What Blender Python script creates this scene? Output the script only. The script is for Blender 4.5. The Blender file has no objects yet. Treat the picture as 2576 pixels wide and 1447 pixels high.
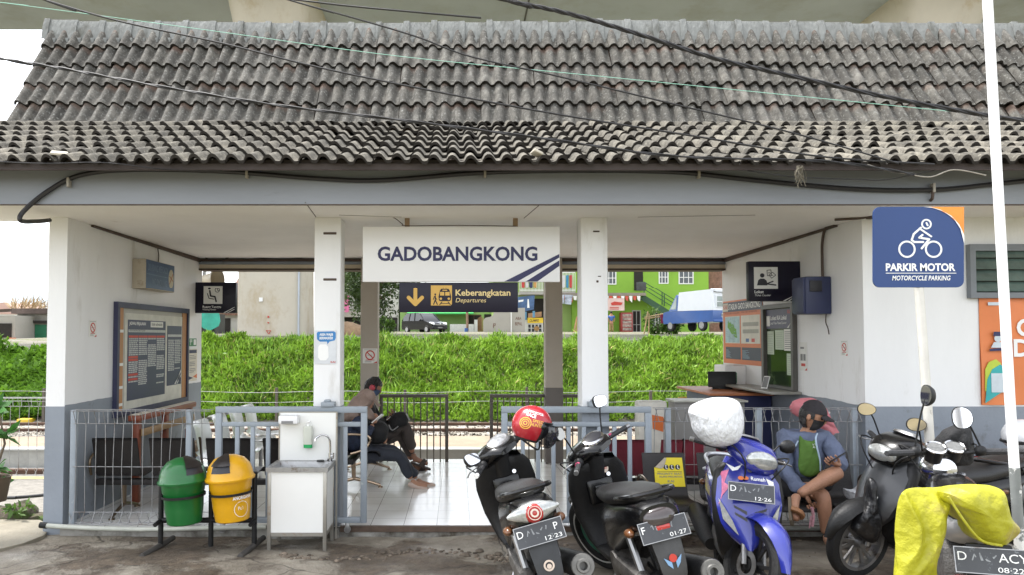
import bpy, bmesh, math, random
import numpy as np
from mathutils import Vector, Matrix, noise
R = math.radians
random.seed(7)
scene = bpy.context.scene
C = scene.collection

# ---------------------------------------------------------------- camera
F, PW, PH = 1860.0, 2576.0, 1447.0            # measured on the photograph at 2576 x 1447
PITCH = R(2.0)
CAM = Vector((0, -6.71, 1.70))
PCX, PCY = 1150.0, 850.0 - F*math.tan(PITCH)
cd = bpy.data.cameras.new('camera'); cam = bpy.data.objects.new('camera', cd); C.objects.link(cam)
cam.location = CAM; cam.rotation_euler = (R(90)+PITCH, 0, 0)
cd.sensor_width = 36; cd.lens = 36*F/PW
cd.shift_x = (PW/2-PCX)/PW; cd.shift_y = (PCY-PH/2)/PW
cd.clip_start = 0.05; cd.clip_end = 5000
scene.camera = cam

# ---------------------------------------------------------------- light
SUN_DIR = Vector((-0.34, 0.16, 0.92)).normalized()      # towards the sun: high, left, a little behind the station
EL = math.asin(SUN_DIR.z); AZ = math.atan2(SUN_DIR.x, SUN_DIR.y)
w = bpy.data.worlds.new('World'); scene.world = w; w.use_nodes = True
nt = w.node_tree; nt.nodes.clear()
sky = nt.nodes.new('ShaderNodeTexSky'); sky.sky_type = 'NISHITA'; sky.sun_disc = False
sky.sun_elevation = EL; sky.sun_rotation = AZ; sky.dust_density = 1.5; sky.air_density = 1.0; sky.ozone_density = 1
hs = nt.nodes.new('ShaderNodeHueSaturation'); hs.inputs['Saturation'].default_value = 0.22
bg = nt.nodes.new('ShaderNodeBackground'); bg.inputs['Strength'].default_value = 0.15
wo = nt.nodes.new('ShaderNodeOutputWorld')
nt.links.new(sky.outputs[0], hs.inputs['Color']); nt.links.new(hs.outputs[0], bg.inputs[0]); nt.links.new(bg.outputs[0], wo.inputs[0])
sd = bpy.data.lights.new('sun', 'SUN'); sd.energy = 1.5; sd.angle = R(8); sd.color = (1, 0.975, 0.94)
so = bpy.data.objects.new('sun', sd); C.objects.link(so)
so.rotation_euler = SUN_DIR.to_track_quat('Z', 'Y').to_euler(); so.location = (0, 0, 30)
scene.view_settings.view_transform = 'Standard'; scene.view_settings.look = 'None'
scene.view_settings.exposure = 2.02; scene.view_settings.gamma = 1
scene.cycles.max_bounces = 8; scene.cycles.diffuse_bounces = 5; scene.cycles.glossy_bounces = 3
scene.cycles.transparent_max_bounces = 12; scene.cycles.transmission_bounces = 4
scene.cycles.caustics_reflective = False; scene.cycles.caustics_refractive = False
scene.cycles.use_denoising = True

# ---------------------------------------------------------------- measuring the photograph
_up = Vector((0, -math.sin(PITCH), math.cos(PITCH))); _fw = Vector((0, math.cos(PITCH), math.sin(PITCH)))
def ray(px, py): return Vector(((px-PCX)/F, 0, 0)) + _up*(-(py-PCY)/F) + _fw
def at(px, py, Y): d = ray(px, py); return CAM + d*((Y-CAM.y)/d.y)
def onx(px, py, X): d = ray(px, py); return CAM + d*((X-CAM.x)/d.x)
def onz(px, py, z): d = ray(px, py); return CAM + d*((z-CAM.z)/d.z)
def sc(Y): return F/(Y-CAM.y)                     # pixels per metre at depth Y

# ---------------------------------------------------------------- materials
def srgb(h):
    if isinstance(h, str):
        h = h.lstrip('#'); c = [int(h[i:i+2], 16)/255 for i in (0, 2, 4)]
        return tuple(x/12.92 if x <= 0.04045 else ((x+0.055)/1.055)**2.4 for x in c)
    return tuple(h)
MATS = {}
def pm(name, col, rough=0.6, var=0.12, scale=6, bump=0.0, bscale=40, metal=0.0, spots=None, spot_scale=3, spot_lo=0.55, spot_hi=0.7,
       coat=0.0, island=0.0, stretch=None, alpha=1.0, trans=0.0, sub=0.0, spec=0.5):
    """procedural material: noise-varied colour, optional stains, bump and per-island variation"""
    if name in MATS: return MATS[name]
    m = bpy.data.materials.new(name); m.use_nodes = True; MATS[name] = m
    n = m.node_tree.nodes; l = m.node_tree.links; b = n['Principled BSDF']
    col = srgb(col)
    b.inputs['Roughness'].default_value = rough; b.inputs['Metallic'].default_value = metal
    b.inputs['Coat Weight'].default_value = coat; b.inputs['Coat Roughness'].default_value = 0.06
    b.inputs['Alpha'].default_value = alpha; b.inputs['Transmission Weight'].default_value = trans
    b.inputs['Specular IOR Level'].default_value = spec
    tc = n.new('ShaderNodeTexCoord'); src = tc.outputs['Object']
    if stretch:
        mp = n.new('ShaderNodeMapping'); mp.inputs['Scale'].default_value = stretch; l.new(src, mp.inputs[0]); src = mp.outputs[0]
    ns = n.new('ShaderNodeTexNoise'); ns.inputs['Scale'].default_value = scale; ns.inputs['Detail'].default_value = 5; ns.inputs['Roughness'].default_value = 0.65
    l.new(src, ns.inputs['Vector'])
    cr = n.new('ShaderNodeValToRGB'); cr.color_ramp.elements[0].position = 0.3; cr.color_ramp.elements[1].position = 0.7
    cr.color_ramp.elements[0].color = tuple(max(0, c*(1-var)) for c in col)+(1,)
    cr.color_ramp.elements[1].color = tuple(min(1, c*(1+var)) for c in col)+(1,)
    l.new(ns.outputs['Fac'], cr.inputs[0]); out = cr.outputs[0]
    if spots is not None:
        n2 = n.new('ShaderNodeTexNoise'); n2.inputs['Scale'].default_value = spot_scale; n2.inputs['Detail'].default_value = 8; n2.inputs['Roughness'].default_value = 0.7
        l.new(src, n2.inputs['Vector'])
        r2 = n.new('ShaderNodeValToRGB'); r2.color_ramp.elements[0].position = spot_lo; r2.color_ramp.elements[1].position = spot_hi
        l.new(n2.outputs['Fac'], r2.inputs[0])
        mx = n.new('ShaderNodeMix'); mx.data_type = 'RGBA'; l.new(r2.outputs[0], mx.inputs['Factor']); l.new(out, mx.inputs['A'])
        mx.inputs['B'].default_value = srgb(spots)+(1,); out = mx.outputs['Result']
    if island:
        ge = n.new('ShaderNodeNewGeometry'); mr = n.new('ShaderNodeMapRange')
        mr.inputs['To Min'].default_value = 1-island; mr.inputs['To Max'].default_value = 1+island
        l.new(ge.outputs['Random Per Island'], mr.inputs['Value'])
        h = n.new('ShaderNodeHueSaturation'); l.new(mr.outputs[0], h.inputs['Value']); l.new(out, h.inputs['Color']); out = h.outputs[0]
    l.new(out, b.inputs['Base Color'])
    if bump:
        n3 = n.new('ShaderNodeTexNoise'); n3.inputs['Scale'].default_value = bscale; n3.inputs['Detail'].default_value = 6; l.new(src, n3.inputs['Vector'])
        bp = n.new('ShaderNodeBump'); bp.inputs['Strength'].default_value = min(1, bump); bp.inputs['Distance'].default_value = 0.02
        l.new(n3.outputs['Fac'], bp.inputs['Height']); l.new(bp.outputs[0], b.inputs['Normal'])
    return m

# ---------------------------------------------------------------- objects
OFF = {}
def tag(o, label=None, cat=None, group=None, kind=None):
    if label: o['label'] = label
    if cat: o['category'] = cat
    if group: o['group'] = group
    if kind: o['kind'] = kind
    return o
def thing(name, label, cat, loc=(0, 0, 0), rot=None, group=None, local=False):
    o = bpy.data.objects.new(name, None); C.objects.link(o); o.empty_display_size = 0.1
    o.location = loc
    if rot is not None: o.rotation_euler = rot
    OFF[o.name] = Vector((0, 0, 0)) if (local or rot is not None) else Vector(loc)
    return tag(o, label, cat, group)
def copy_tree(o, parent=None):
    c = o.copy(); C.objects.link(c); c.parent = parent; OFF[c.name] = OFF.get(o.name, Vector())
    for ch in list(o.children): copy_tree(ch, c)
    return c
def link(name, me, mat, parent=None, label=None):
    o = bpy.data.objects.new(name, me); C.objects.link(o)
    for m in (mat if isinstance(mat, (list, tuple)) else [mat]): me.materials.append(m)
    if parent is not None:
        o.parent = parent; OFF[o.name] = OFF.get(parent.name, Vector())
        if OFF[o.name].length: me.transform(Matrix.Translation(-OFF[o.name]))
    if label: o['label'] = label
    return o
def frame_of(d, up=Vector((0, 0, 1))):
    d = d.normalized()
    if abs(d.dot(up)) > 0.98: up = Vector((0, 1, 0))
    s = d.cross(up).normalized(); return s, s.cross(d).normalized()
def catmull(pts, n=6):
    P = [Vector(p) for p in pts]
    if len(P) < 3: return P
    out = []
    for i in range(len(P)-1):
        a, b, c, d = P[max(i-1, 0)], P[i], P[i+1], P[min(i+2, len(P)-1)]
        for k in range(n):
            t = k/n
            out.append(0.5*((2*b)+(c-a)*t+(2*a-5*b+4*c-d)*t*t+(3*b-a-3*c+d)*t**3))
    out.append(P[-1]); return out
class MB:
    def __init__(s): s.v = []; s.f = []; s.mi = []; s.cur = 0
    def add(s, vs, fs):
        o = len(s.v); s.v += [tuple(v) for v in vs]
        for f in fs: s.f.append([i+o for i in f]); s.mi.append(s.cur)
        return s
    def mat(s, i): s.cur = i; return s
    def box(s, lo, hi, bev=0.0, M=None):
        lo, hi = [min(a, b) for a, b in zip(lo, hi)], [max(a, b) for a, b in zip(lo, hi)]
        if bev <= 0:
            vs = [Vector((x, y, z)) for x in (lo[0], hi[0]) for y in (lo[1], hi[1]) for z in (lo[2], hi[2])]
            fs = [(0, 1, 3, 2), (4, 6, 7, 5), (0, 4, 5, 1), (2, 3, 7, 6), (0, 2, 6, 4), (1, 5, 7, 3)]
        else:
            bev = min([bev]+[(hi[i]-lo[i])*0.49 for i in range(3)])
            bm = bmesh.new(); bmesh.ops.create_cube(bm, size=1)
            c = [(lo[i]+hi[i])/2 for i in range(3)]
            for v in bm.verts: v.co = Vector([c[i]+v.co[i]*(hi[i]-lo[i]) for i in range(3)])
            bmesh.ops.bevel(bm, geom=bm.edges[:], offset=bev, segments=2, affect='EDGES', profile=0.5)
            bm.verts.index_update(); vs = [v.co.copy() for v in bm.verts]; fs = [[v.index for v in f.verts] for f in bm.faces]; bm.free()
        if M is not None: vs = [M @ v for v in vs]
        return s.add(vs, fs)
    def tube(s, pts, r, seg=8, cap=True, smooth=0, flat=1.0):
        P = catmull(pts, smooth) if smooth else [Vector(p) for p in pts]
        n = len(P); rr = r if isinstance(r, (list, tuple)) else None
        vs = []; side = None
        for i, p in enumerate(P):
            d = (P[min(i+1, n-1)]-P[max(i-1, 0)])
            if d.length < 1e-9: d = Vector((0, 0, 1))
            d.normalize()
            if side is None: a, b = frame_of(d)
            else:
                a = (side-d*side.dot(d))
                a = a.normalized() if a.length > 1e-6 else frame_of(d)[0]
                b = a.cross(d).normalized()
            side = a
            q = r if rr is None else (rr[0]+(rr[-1]-rr[0])*i/max(1, n-1) if len(rr) != n else rr[i])
            for k in range(seg):
                t = 2*math.pi*k/seg; vs.append(p+a*math.cos(t)*q+b*math.sin(t)*q*flat)
        fs = [(i*seg+k, i*seg+(k+1) % seg, (i+1)*seg+(k+1) % seg, (i+1)*seg+k) for i in range(n-1) for k in range(seg)]
        if cap: fs += [tuple(range(seg))[::-1], tuple(range((n-1)*seg, n*seg))]
        return s.add(vs, fs)
    def bar(s, a, b, w, h=None, up=(0, 0, 1)):
        a, b = Vector(a), Vector(b); d = b-a; x, y = frame_of(d, Vector(up)); h = w if h is None else h
        vs = [p+x*sx*w/2+y*sy*h/2 for p in (a, b) for sx, sy in ((-1, -1), (1, -1), (1, 1), (-1, 1))]
        return s.add(vs, [(0, 1, 2, 3), (4, 7, 6, 5), (0, 4, 5, 1), (1, 5, 6, 2), (2, 6, 7, 3), (3, 7, 4, 0)])
    def lathe(s, prof, o=(0, 0, 0), axis=(0, 0, 1), seg=20, ang=2*math.pi):
        ax = Vector(axis).normalized(); a, b = frame_of(ax); o = Vector(o); n = len(prof); full = ang > 6.28
        cnt = seg if full else seg+1; vs = []
        for k in range(cnt):
            t = ang*k/seg
            for r, h in prof: vs.append(o+ax*h+(a*math.cos(t)+b*math.sin(t))*r)
        fs = [(k*n+i, ((k+1) % cnt)*n+i, ((k+1) % cnt)*n+i+1, k*n+i+1) for k in range(seg) for i in range(n-1)]
        return s.add(vs, fs)
    def ball(s, c, r, seg=12, rings=8, M=None):
        r = (r, r, r) if not isinstance(r, (tuple, list)) else r; vs = []; fs = []
        c = Vector(c)
        for i in range(rings+1):
            ph = math.pi*i/rings
            for k in range(seg):
                t = 2*math.pi*k/seg
                p = Vector((r[0]*math.sin(ph)*math.cos(t), r[1]*math.sin(ph)*math.sin(t), r[2]*math.cos(ph)))
                vs.append(c+(M @ p if M is not None else p))
        for i in range(rings):
            for k in range(seg): fs.append((i*seg+k, i*seg+(k+1) % seg, (i+1)*seg+(k+1) % seg, (i+1)*seg+k))
        return s.add(vs, fs)
    def rings(s, rs, closed=True, cap=True):
        n = len(rs[0]); vs = [p for r in rs for p in r]; m = n if closed else n-1
        fs = [(i*n+k, i*n+(k+1) % n, (i+1)*n+(k+1) % n, (i+1)*n+k) for i in range(len(rs)-1) for k in range(m)]
        if cap and closed: fs += [tuple(range(n))[::-1], tuple(range((len(rs)-1)*n, len(rs)*n))]
        return s.add(vs, fs)
    def loft(s, secs, axis='y', seg=16, p=2.4, M=None, cap=True):
        """secs: (pos, cx, cz, hw, hh[, exponent]) superellipse sections along y (or z: pos, cx, cy, hw, hd)"""
        rs = []
        for q in secs:
            e = q[5] if len(q) > 5 else p; r = []
            for k in range(seg):
                t = 2*math.pi*k/seg; c, sn = math.cos(t), math.sin(t)
                u = math.copysign(abs(c)**(2/e), c)*q[3]; v = math.copysign(abs(sn)**(2/e), sn)*q[4]
                pt = Vector((q[1]+u, q[0], q[2]+v)) if axis == 'y' else Vector((q[1]+u, q[2]+v, q[0]))
                r.append(M @ pt if M is not None else pt)
            rs.append(r)
        return s.rings(rs, cap=cap)
    def prism(s, poly, h0, h1, M):
        """poly in local xy, extruded from h0 to h1 along local z, placed by M"""
        n = len(poly); vs = [M @ Vector((x, y, h)) for h in (h0, h1) for x, y in poly]
        fs = [tuple(range(n))[::-1], tuple(range(n, 2*n))]+[(i, (i+1) % n, n+(i+1) % n, n+i) for i in range(n)]
        return s.add(vs, fs)
    def mesh(s, name, ang=40, smooth=True, recalc=True, sub=0):
        me = bpy.data.meshes.new(name); me.from_pydata(s.v, [], s.f); me.polygons.foreach_set('material_index', s.mi)
        if recalc or sub:
            bm = bmesh.new(); bm.from_mesh(me)
            if sub: bmesh.ops.remove_doubles(bm, verts=bm.verts[:], dist=1e-5)
            bmesh.ops.recalc_face_normals(bm, faces=bm.faces[:]); bm.to_mesh(me); bm.free()
        if sub: me = subdiv(me, sub)
        if smooth:
            me.polygons.foreach_set('use_smooth', [True]*len(me.polygons)); me.set_sharp_from_angle(angle=R(ang))
        me.update(); return me
    def build(s, name, mat, parent=None, label=None, ang=40, smooth=True, recalc=True, sub=0):
        return link(name, s.mesh(name, ang, smooth, recalc, sub), mat, parent, label)
def evaluated(o):
    bpy.context.view_layer.update(); dg = bpy.context.evaluated_depsgraph_get()
    me = bpy.data.meshes.new_from_object(o.evaluated_get(dg), depsgraph=dg); return me
def subdiv(me, lv):
    o = bpy.data.objects.new('tmp', me); C.objects.link(o); m = o.modifiers.new('s', 'SUBSURF'); m.levels = lv; m.render_levels = lv
    r = evaluated(o); bpy.data.objects.remove(o); return r
def skin(verts, edges, radii, sub=2, root=0):
    me = bpy.data.meshes.new('sk'); me.from_pydata([tuple(v) for v in verts], edges, []); o = bpy.data.objects.new('sk', me); C.objects.link(o)
    m = o.modifiers.new('k', 'SKIN'); m.use_smooth_shade = True
    for i, r in enumerate(radii):
        d = me.skin_vertices[0].data[i]; d.radius = r if isinstance(r, (tuple, list)) else (r, r); d.use_root = (i == root)
    s = o.modifiers.new('s', 'SUBSURF'); s.levels = sub; s.render_levels = sub
    r = evaluated(o); bpy.data.objects.remove(o); return r
def add_mesh(mb, me):
    mb.add([v.co.copy() for v in me.vertices], [list(p.vertices) for p in me.polygons]); return mb
class Frame:
    """a flat working plane: origin, u, v in world space; n points to the viewer"""
    def __init__(s, o, u, v): s.o = Vector(o); s.u = Vector(u).normalized(); s.v = Vector(v).normalized(); s.n = s.u.cross(s.v).normalized()
    def p(s, u, v, d=0): return s.o+s.u*u+s.v*v+s.n*d
    def M(s, u=0, v=0, d=0):
        m = Matrix((s.u, s.v, s.n)).transposed().to_4x4(); m.translation = s.p(u, v, d); return m
    def slab(s, mb, u0, v0, u1, v1, d0, d1): return mb.box((u0, v0, d0), (u1, v1, d1), 0, s.M())
    def poly(s, mb, pts, d0, d1): return mb.prism(pts, d0, d1, s.M())
    def ring(s, mb, u, v, r0, r1, d0, d1, seg=24):
        pr = [(r0, d0), (r0, d1), (r1, d1), (r1, d0), (r0, d0)]
        return mb.lathe(pr, s.p(u, v), s.n, seg)
    def disc(s, mb, u, v, r, d0, d1, seg=20, sy=1.0):
        return s.poly(mb, [(u+r*math.cos(2*math.pi*k/seg), v+r*sy*math.sin(2*math.pi*k/seg)) for k in range(seg)], d0, d1)
    def stroke(s, mb, pts, w, d0, d1):
        for (a, b), (c, e) in zip(pts[:-1], pts[1:]):
            L = math.hypot(c-a, e-b) or 1e-6; x, y = -(e-b)/L*w/2, (c-a)/L*w/2
            s.poly(mb, [(a+x, b+y), (a-x, b-y), (c-x, e-y), (c+x, e+y)], d0, d1)
        for a, b in pts: s.disc(mb, a, b, w/2, d0-0.0003, d1+0.0003, 10)
        return mb
def text_mesh(body, h, bold=0.0, shear=0.0, width=None, align='LEFT'):
    cu = bpy.data.curves.new('txt', 'FONT'); cu.body = body; cu.size = 1; cu.offset = bold; cu.shear = shear; cu.align_x = 'LEFT'
    cu.extrude = 0.0; cu.resolution_u = 3
    o = bpy.data.objects.new('txt', cu); C.objects.link(o); me = evaluated(o); bpy.data.objects.remove(o)
    xs = [v.co.x for v in me.vertices]; ys = [v.co.y for v in me.vertices]
    if not xs: return me
    k = h/0.7; w0 = (max(xs)-min(xs))*k; kx = k*(width/w0 if width else 1); x0 = min(xs)*kx
    W = (max(xs)-min(xs))*kx; sh = {'LEFT': 0, 'CENTER': -W/2, 'RIGHT': -W}[align]
    for v in me.vertices: v.co = Vector((v.co.x*kx-x0+sh, v.co.y*k, 0))
    return me
def text(fr, body, u, v, h, mat, parent, d=0.004, name='lettering', **kw):
    me = text_mesh(body, h, **kw); me.transform(fr.M(u, v, d)); me.name = name
    return link(name, me, mat, parent)
def texts(fr, items, mat, parent, d=0.004, name='lettering'):
    """several lines of the same writing as one part"""
    mb = MB()
    for body, u, v, h, kw in items:
        me = text_mesh(body, h, **kw); me.transform(fr.M(u, v, d)); add_mesh(mb, me)
    return mb.build(name, mat, parent, smooth=False, recalc=False)
XZ = lambda o: Frame(o, (1, 0, 0), (0, 0, 1))                 # faces the camera (-Y)
LW = lambda o: Frame(o, (0, 1, 0), (0, 0, 1))                 # on the left wall, faces +X
RW = lambda o: Frame(o, (0, -1, 0), (0, 0, 1))                # on the right wall, faces -X
# ---------------------------------------------------------------- shared materials
white_wall = pm('white_wall_paint', (0.78, 0.78, 0.775), 0.75, 0.04, 1.5, 0.12, 30, spots=(0.44, 0.41, 0.35), spot_scale=1.9, spot_lo=0.58, spot_hi=0.86, stretch=(1.3, 1.3, 0.35))
grey_dado = pm('grey_dado_paint', (0.235, 0.262, 0.298), 0.6, 0.08, 2.5, 0.12, 30, spots=(0.12, 0.12, 0.115), spot_scale=3.0, spot_lo=0.57, spot_hi=0.74)
beam_paint = pm('beam_paint', (0.235, 0.25, 0.272), 0.6, 0.1, 1.6, 0.1, 25, spots=(0.13, 0.12, 0.12), spot_scale=2.5, spot_lo=0.62, spot_hi=0.8, stretch=(0.35, 1, 1.5))
ceil_paint = pm('ceiling_paint', (0.87, 0.85, 0.815), 0.8, 0.05, 1.2, 0.06, 20, spots=(0.52, 0.44, 0.34), spot_scale=1.1, spot_lo=0.68, spot_hi=0.85)
gate_paint = pm('grey_gate_paint', (0.27, 0.305, 0.34), 0.45, 0.08, 6, 0.1, 60, spots=(0.42, 0.45, 0.45), spot_scale=9, spot_lo=0.66, spot_hi=0.7)
brown_trim = pm('brown_trim', (0.075, 0.05, 0.038), 0.7, 0.25, 6)
wire_metal = pm('galvanised_wire', (0.32, 0.32, 0.32), 0.5, 0.2, 12, metal=0.6, spots=(0.12, 0.07, 0.04), spot_scale=5)
rail_brown = pm('brown_rail_paint', (0.09, 0.075, 0.06), 0.5, 0.2, 8)
rubber = pm('tyre_rubber', (0.011, 0.011, 0.0115), 0.75, 0.3, 14, 0.2, 60, spots=(0.06, 0.05, 0.04), spot_scale=6, spot_lo=0.55, spot_hi=0.75)
black_gloss = pm('black_gloss_plastic', (0.005, 0.005, 0.0055), 0.25, 0.3, 9, 0.03, 20, coat=0.2, spec=0.35, spots=(0.014, 0.0125, 0.0105), spot_scale=7, spot_lo=0.6, spot_hi=0.8)
black_matt = pm('black_matt_plastic', (0.009, 0.009, 0.0095), 0.5, 0.3, 12, 0.15, 70, spec=0.35, spots=(0.032, 0.028, 0.023), spot_scale=7, spot_lo=0.6, spot_hi=0.8)
vinyl = pm('black_vinyl', (0.007, 0.007, 0.0075), 0.45, 0.3, 8, 0.2, 120)
chrome = pm('chrome', (0.65, 0.65, 0.66), 0.15, 0.06, 8, metal=1.0)
steel = pm('dull_steel', (0.33, 0.33, 0.33), 0.4, 0.15, 12, metal=0.9, spots=(0.14, 0.1, 0.07), spot_scale=8)
mirror_mat = pm('mirror_glass', (0.85, 0.87, 0.9), 0.03, 0.01, 3, metal=1.0)
navy = pm('navy_sign', (0.009, 0.0075, 0.020), 0.4, 0.1, 3, spec=0.3)
navy_ink = pm('navy_ink', (0.017, 0.018, 0.080), 0.5, 0.06, 5)
white_ink = pm('white_ink', (0.82, 0.82, 0.80), 0.5, 0.03, 5)
paper = pm('paper', (0.74, 0.74, 0.70), 0.7, 0.05, 6)
red_ink = pm('red_ink', (0.50, 0.045, 0.03), 0.5, 0.08, 6)
orange_ink = pm('orange_ink', (0.62, 0.15, 0.03), 0.5, 0.08, 4)
black_ink = pm('black_ink', (0.02, 0.02, 0.025), 0.5, 0.1, 5)
grey_ink = pm('grey_ink', (0.20, 0.20, 0.20), 0.6, 0.1, 5)
gold_ink = pm('gold_ink', (0.60, 0.36, 0.07), 0.45, 0.05, 4)

def ground_z(x, Y): return -0.115+0.05*max(0.0, -Y)+0.012*math.sin(x*1.3+Y*2.1)

# ---------------------------------------------------------------- terrain: one sheet out to the horizon
def terr(x, Y):
    if Y <= 0.2: return ground_z(x, max(Y, -14))
    prof = [(0.2, -0.14), (1.2, -0.28), (3.9, -0.31), (4.0, -0.47), (5.55, -0.47), (5.7, -0.30), (7.2, -0.30), (7.4, -0.36), (10.2, -0.33), (10.6, -0.22), (12.0, 0.48), (13.4, 1.18),
            (14.4, 1.42), (15.5, 1.50), (30, 1.82), (60, 2.2), (120, 3.5), (700, 9)]
    for (a, za), (b, zb) in zip(prof[:-1], prof[1:]):
        if Y <= b:
            k = min(1, max(0, (-0.40-x/(Y+6.71))/0.08)); k = k*k*(3-2*k); d_ = 0 if Y < 12.2 else min(0.9, (Y-12.2)*0.2 if Y < 14.4 else 0.44+(Y-14.4)*0.0105)
            return za+(zb-za)*(Y-a)/(b-a)-k*d_
    return 9
ys = [-60, -30, -14]+[-8+i*0.25 for i in range(33)]+[0.2, 0.7, 1.2, 2, 3, 3.9, 4.0, 4.6, 5.55, 5.7, 6.4, 7.2, 7.4, 8.5, 10.2, 10.6]+[11+i*0.35 for i in range(11)]+[15.5, 17, 20, 25, 30, 40, 60, 90, 120, 250, 700]
xs = [-700, -250, -90, -40, -20]+[-14+i*0.5 for i in range(57)]+[20, 40, 90, 250, 700]
mb = MB(); nx = len(xs)
def jit(x, y):
    if abs(x) > 15 or y > 16 or y < -8: return 0
    n_ = noise.noise(Vector((x*0.7, y*0.7, 1.3)))
    return (0.16*n_ if y > 10.8 else 0.012*n_)
mb.add([(x, y, terr(x, y)+jit(x, y)) for y in ys for x in xs], [(j*nx+i, j*nx+i+1, (j+1)*nx+i+1, (j+1)*nx+i) for j in range(len(ys)-1) for i in range(nx-1)])
gm = pm('bare_earth', (0.19, 0.17, 0.14), 0.95, 0.3, 2.0, 0.6, 18, spots=(0.10, 0.11, 0.03), spot_scale=0.8, spot_lo=0.45, spot_hi=0.6)
mb.build('ground', gm, ang=60); tag(bpy.data.objects['ground'], kind='structure')

# forecourt: worn concrete and mud in front of the station
def forecourt_mat():
    m = bpy.data.materials.new('worn_concrete'); m.use_nodes = True; n = m.node_tree.nodes; l = m.node_tree.links; b = n['Principled BSDF']
    tc = n.new('ShaderNodeTexCoord'); P = tc.outputs['Object']
    def noi(s, d=6, r=0.65, off=0, st=None):
        mp = n.new('ShaderNodeMapping'); mp.inputs['Location'].default_value = (off, off*0.7, 0)
        if st: mp.inputs['Scale'].default_value = st
        l.new(P, mp.inputs[0]); t = n.new('ShaderNodeTexNoise'); t.inputs['Scale'].default_value = s; t.inputs['Detail'].default_value = d; t.inputs['Roughness'].default_value = r
        l.new(mp.outputs[0], t.inputs['Vector']); return t.outputs['Fac']
    def ramp(f, e):
        r = n.new('ShaderNodeValToRGB'); r.color_ramp.elements[0].position = e[0][0]; r.color_ramp.elements[0].color = e[0][1]+(1,)
        r.color_ramp.elements[1].position = e[-1][0]; r.color_ramp.elements[1].color = e[-1][1]+(1,)
        for p, c in e[1:-1]: q = r.color_ramp.elements.new(p); q.color = c+(1,)
        l.new(f, r.inputs[0]); return r.outputs[0]
    def mix(f, a, bb, mode='MIX'):
        m_ = n.new('ShaderNodeMix'); m_.data_type = 'RGBA'; m_.blend_type = mode
        for sck, val in (('Factor', f), ('A', a), ('B', bb)):
            if hasattr(val, 'is_linked'): l.new(val, m_.inputs[sck])
            else: m_.inputs[sck].default_value = val
        return m_.outputs['Result']
    conc = ramp(noi(5), [(0.3, (0.27, 0.235, 0.19)), (0.55, (0.37, 0.33, 0.265)), (0.75, (0.48, 0.43, 0.35))])
    mud = ramp(noi(11, off=3), [(0.3, (0.085, 0.066, 0.048)), (0.7, (0.22, 0.17, 0.12))])
    k = ramp(noi(0.9, 9, 0.62, 5), [(0.47, (0, 0, 0)), (0.53, (1, 1, 1))])
    col = mix(k, mud, conc)
    damp = ramp(noi(2.3, 7, 0.6, 8), [(0.4, (0.62, 0.6, 0.57)), (0.62, (1, 1, 1))])
    col = mix(1.0, col, damp, 'MULTIPLY')
    vor = n.new('ShaderNodeTexVoronoi'); vor.feature = 'DISTANCE_TO_EDGE'; vor.inputs['Scale'].default_value = 0.55; vor.inputs['Randomness'].default_value = 1
    wv = n.new('ShaderNodeMix'); wv.data_type = 'VECTOR'; wv.inputs['Factor'].default_value = 0.22
    nn = n.new('ShaderNodeTexNoise'); nn.inputs['Scale'].default_value = 2.5; l.new(P, nn.inputs['Vector'])
    l.new(P, wv.inputs['A']); l.new(nn.outputs['Color'], wv.inputs['B']); l.new(wv.outputs['Result'], vor.inputs['Vector'])
    ck = ramp(vor.outputs['Distance'], [(0.0006, (0.35, 0.35, 0.35)), (0.004, (1, 1, 1))])
    col = mix(ck, (0.04, 0.03, 0.022, 1), col)
    l.new(col, b.inputs['Base Color'])
    rr = ramp(noi(1.6, 4, 0.5, 2), [(0.35, (0.45, 0.45, 0.45)), (0.6, (0.9, 0.9, 0.9))]); l.new(rr, b.inputs['Roughness'])
    ad = n.new('ShaderNodeMath'); ad.operation = 'MULTIPLY_ADD'; l.new(k, ad.inputs[0]); ad.inputs[1].default_value = 1.2; l.new(noi(26, 8), ad.inputs[2])
    a2 = n.new('ShaderNodeMath'); a2.operation = 'ADD'; l.new(ad.outputs[0], a2.inputs[0]); l.new(ck, a2.inputs[1])
    bp = n.new('ShaderNodeBump'); bp.inputs['Strength'].default_value = 0.9; bp.inputs['Distance'].default_value = 0.025; l.new(a2.outputs[0], bp.inputs['Height']); l.new(bp.outputs[0], b.inputs['Normal'])
    return m
fm = forecourt_mat()
mb = MB(); N = 90; Mx = 60
def fz(x, y):
    r = 0.018*noise.noise(Vector((x*1.7, y*2.6, 0)))+0.010*noise.noise(Vector((x*5, y*6, 3)))
    return ground_z(x, y)+0.030+r
mb.add([(-5.6+11.6*i/N, -3.6+3.62*j/Mx, fz(-5.6+11.6*i/N, -3.6+3.62*j/Mx)) for j in range(Mx+1) for i in range(N+1)],
       [(j*(N+1)+i, j*(N+1)+i+1, (j+1)*(N+1)+i+1, (j+1)*(N+1)+i) for j in range(Mx) for i in range(N)])
tag(mb.build('forecourt_pavement', fm, ang=80), kind='structure')
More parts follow.
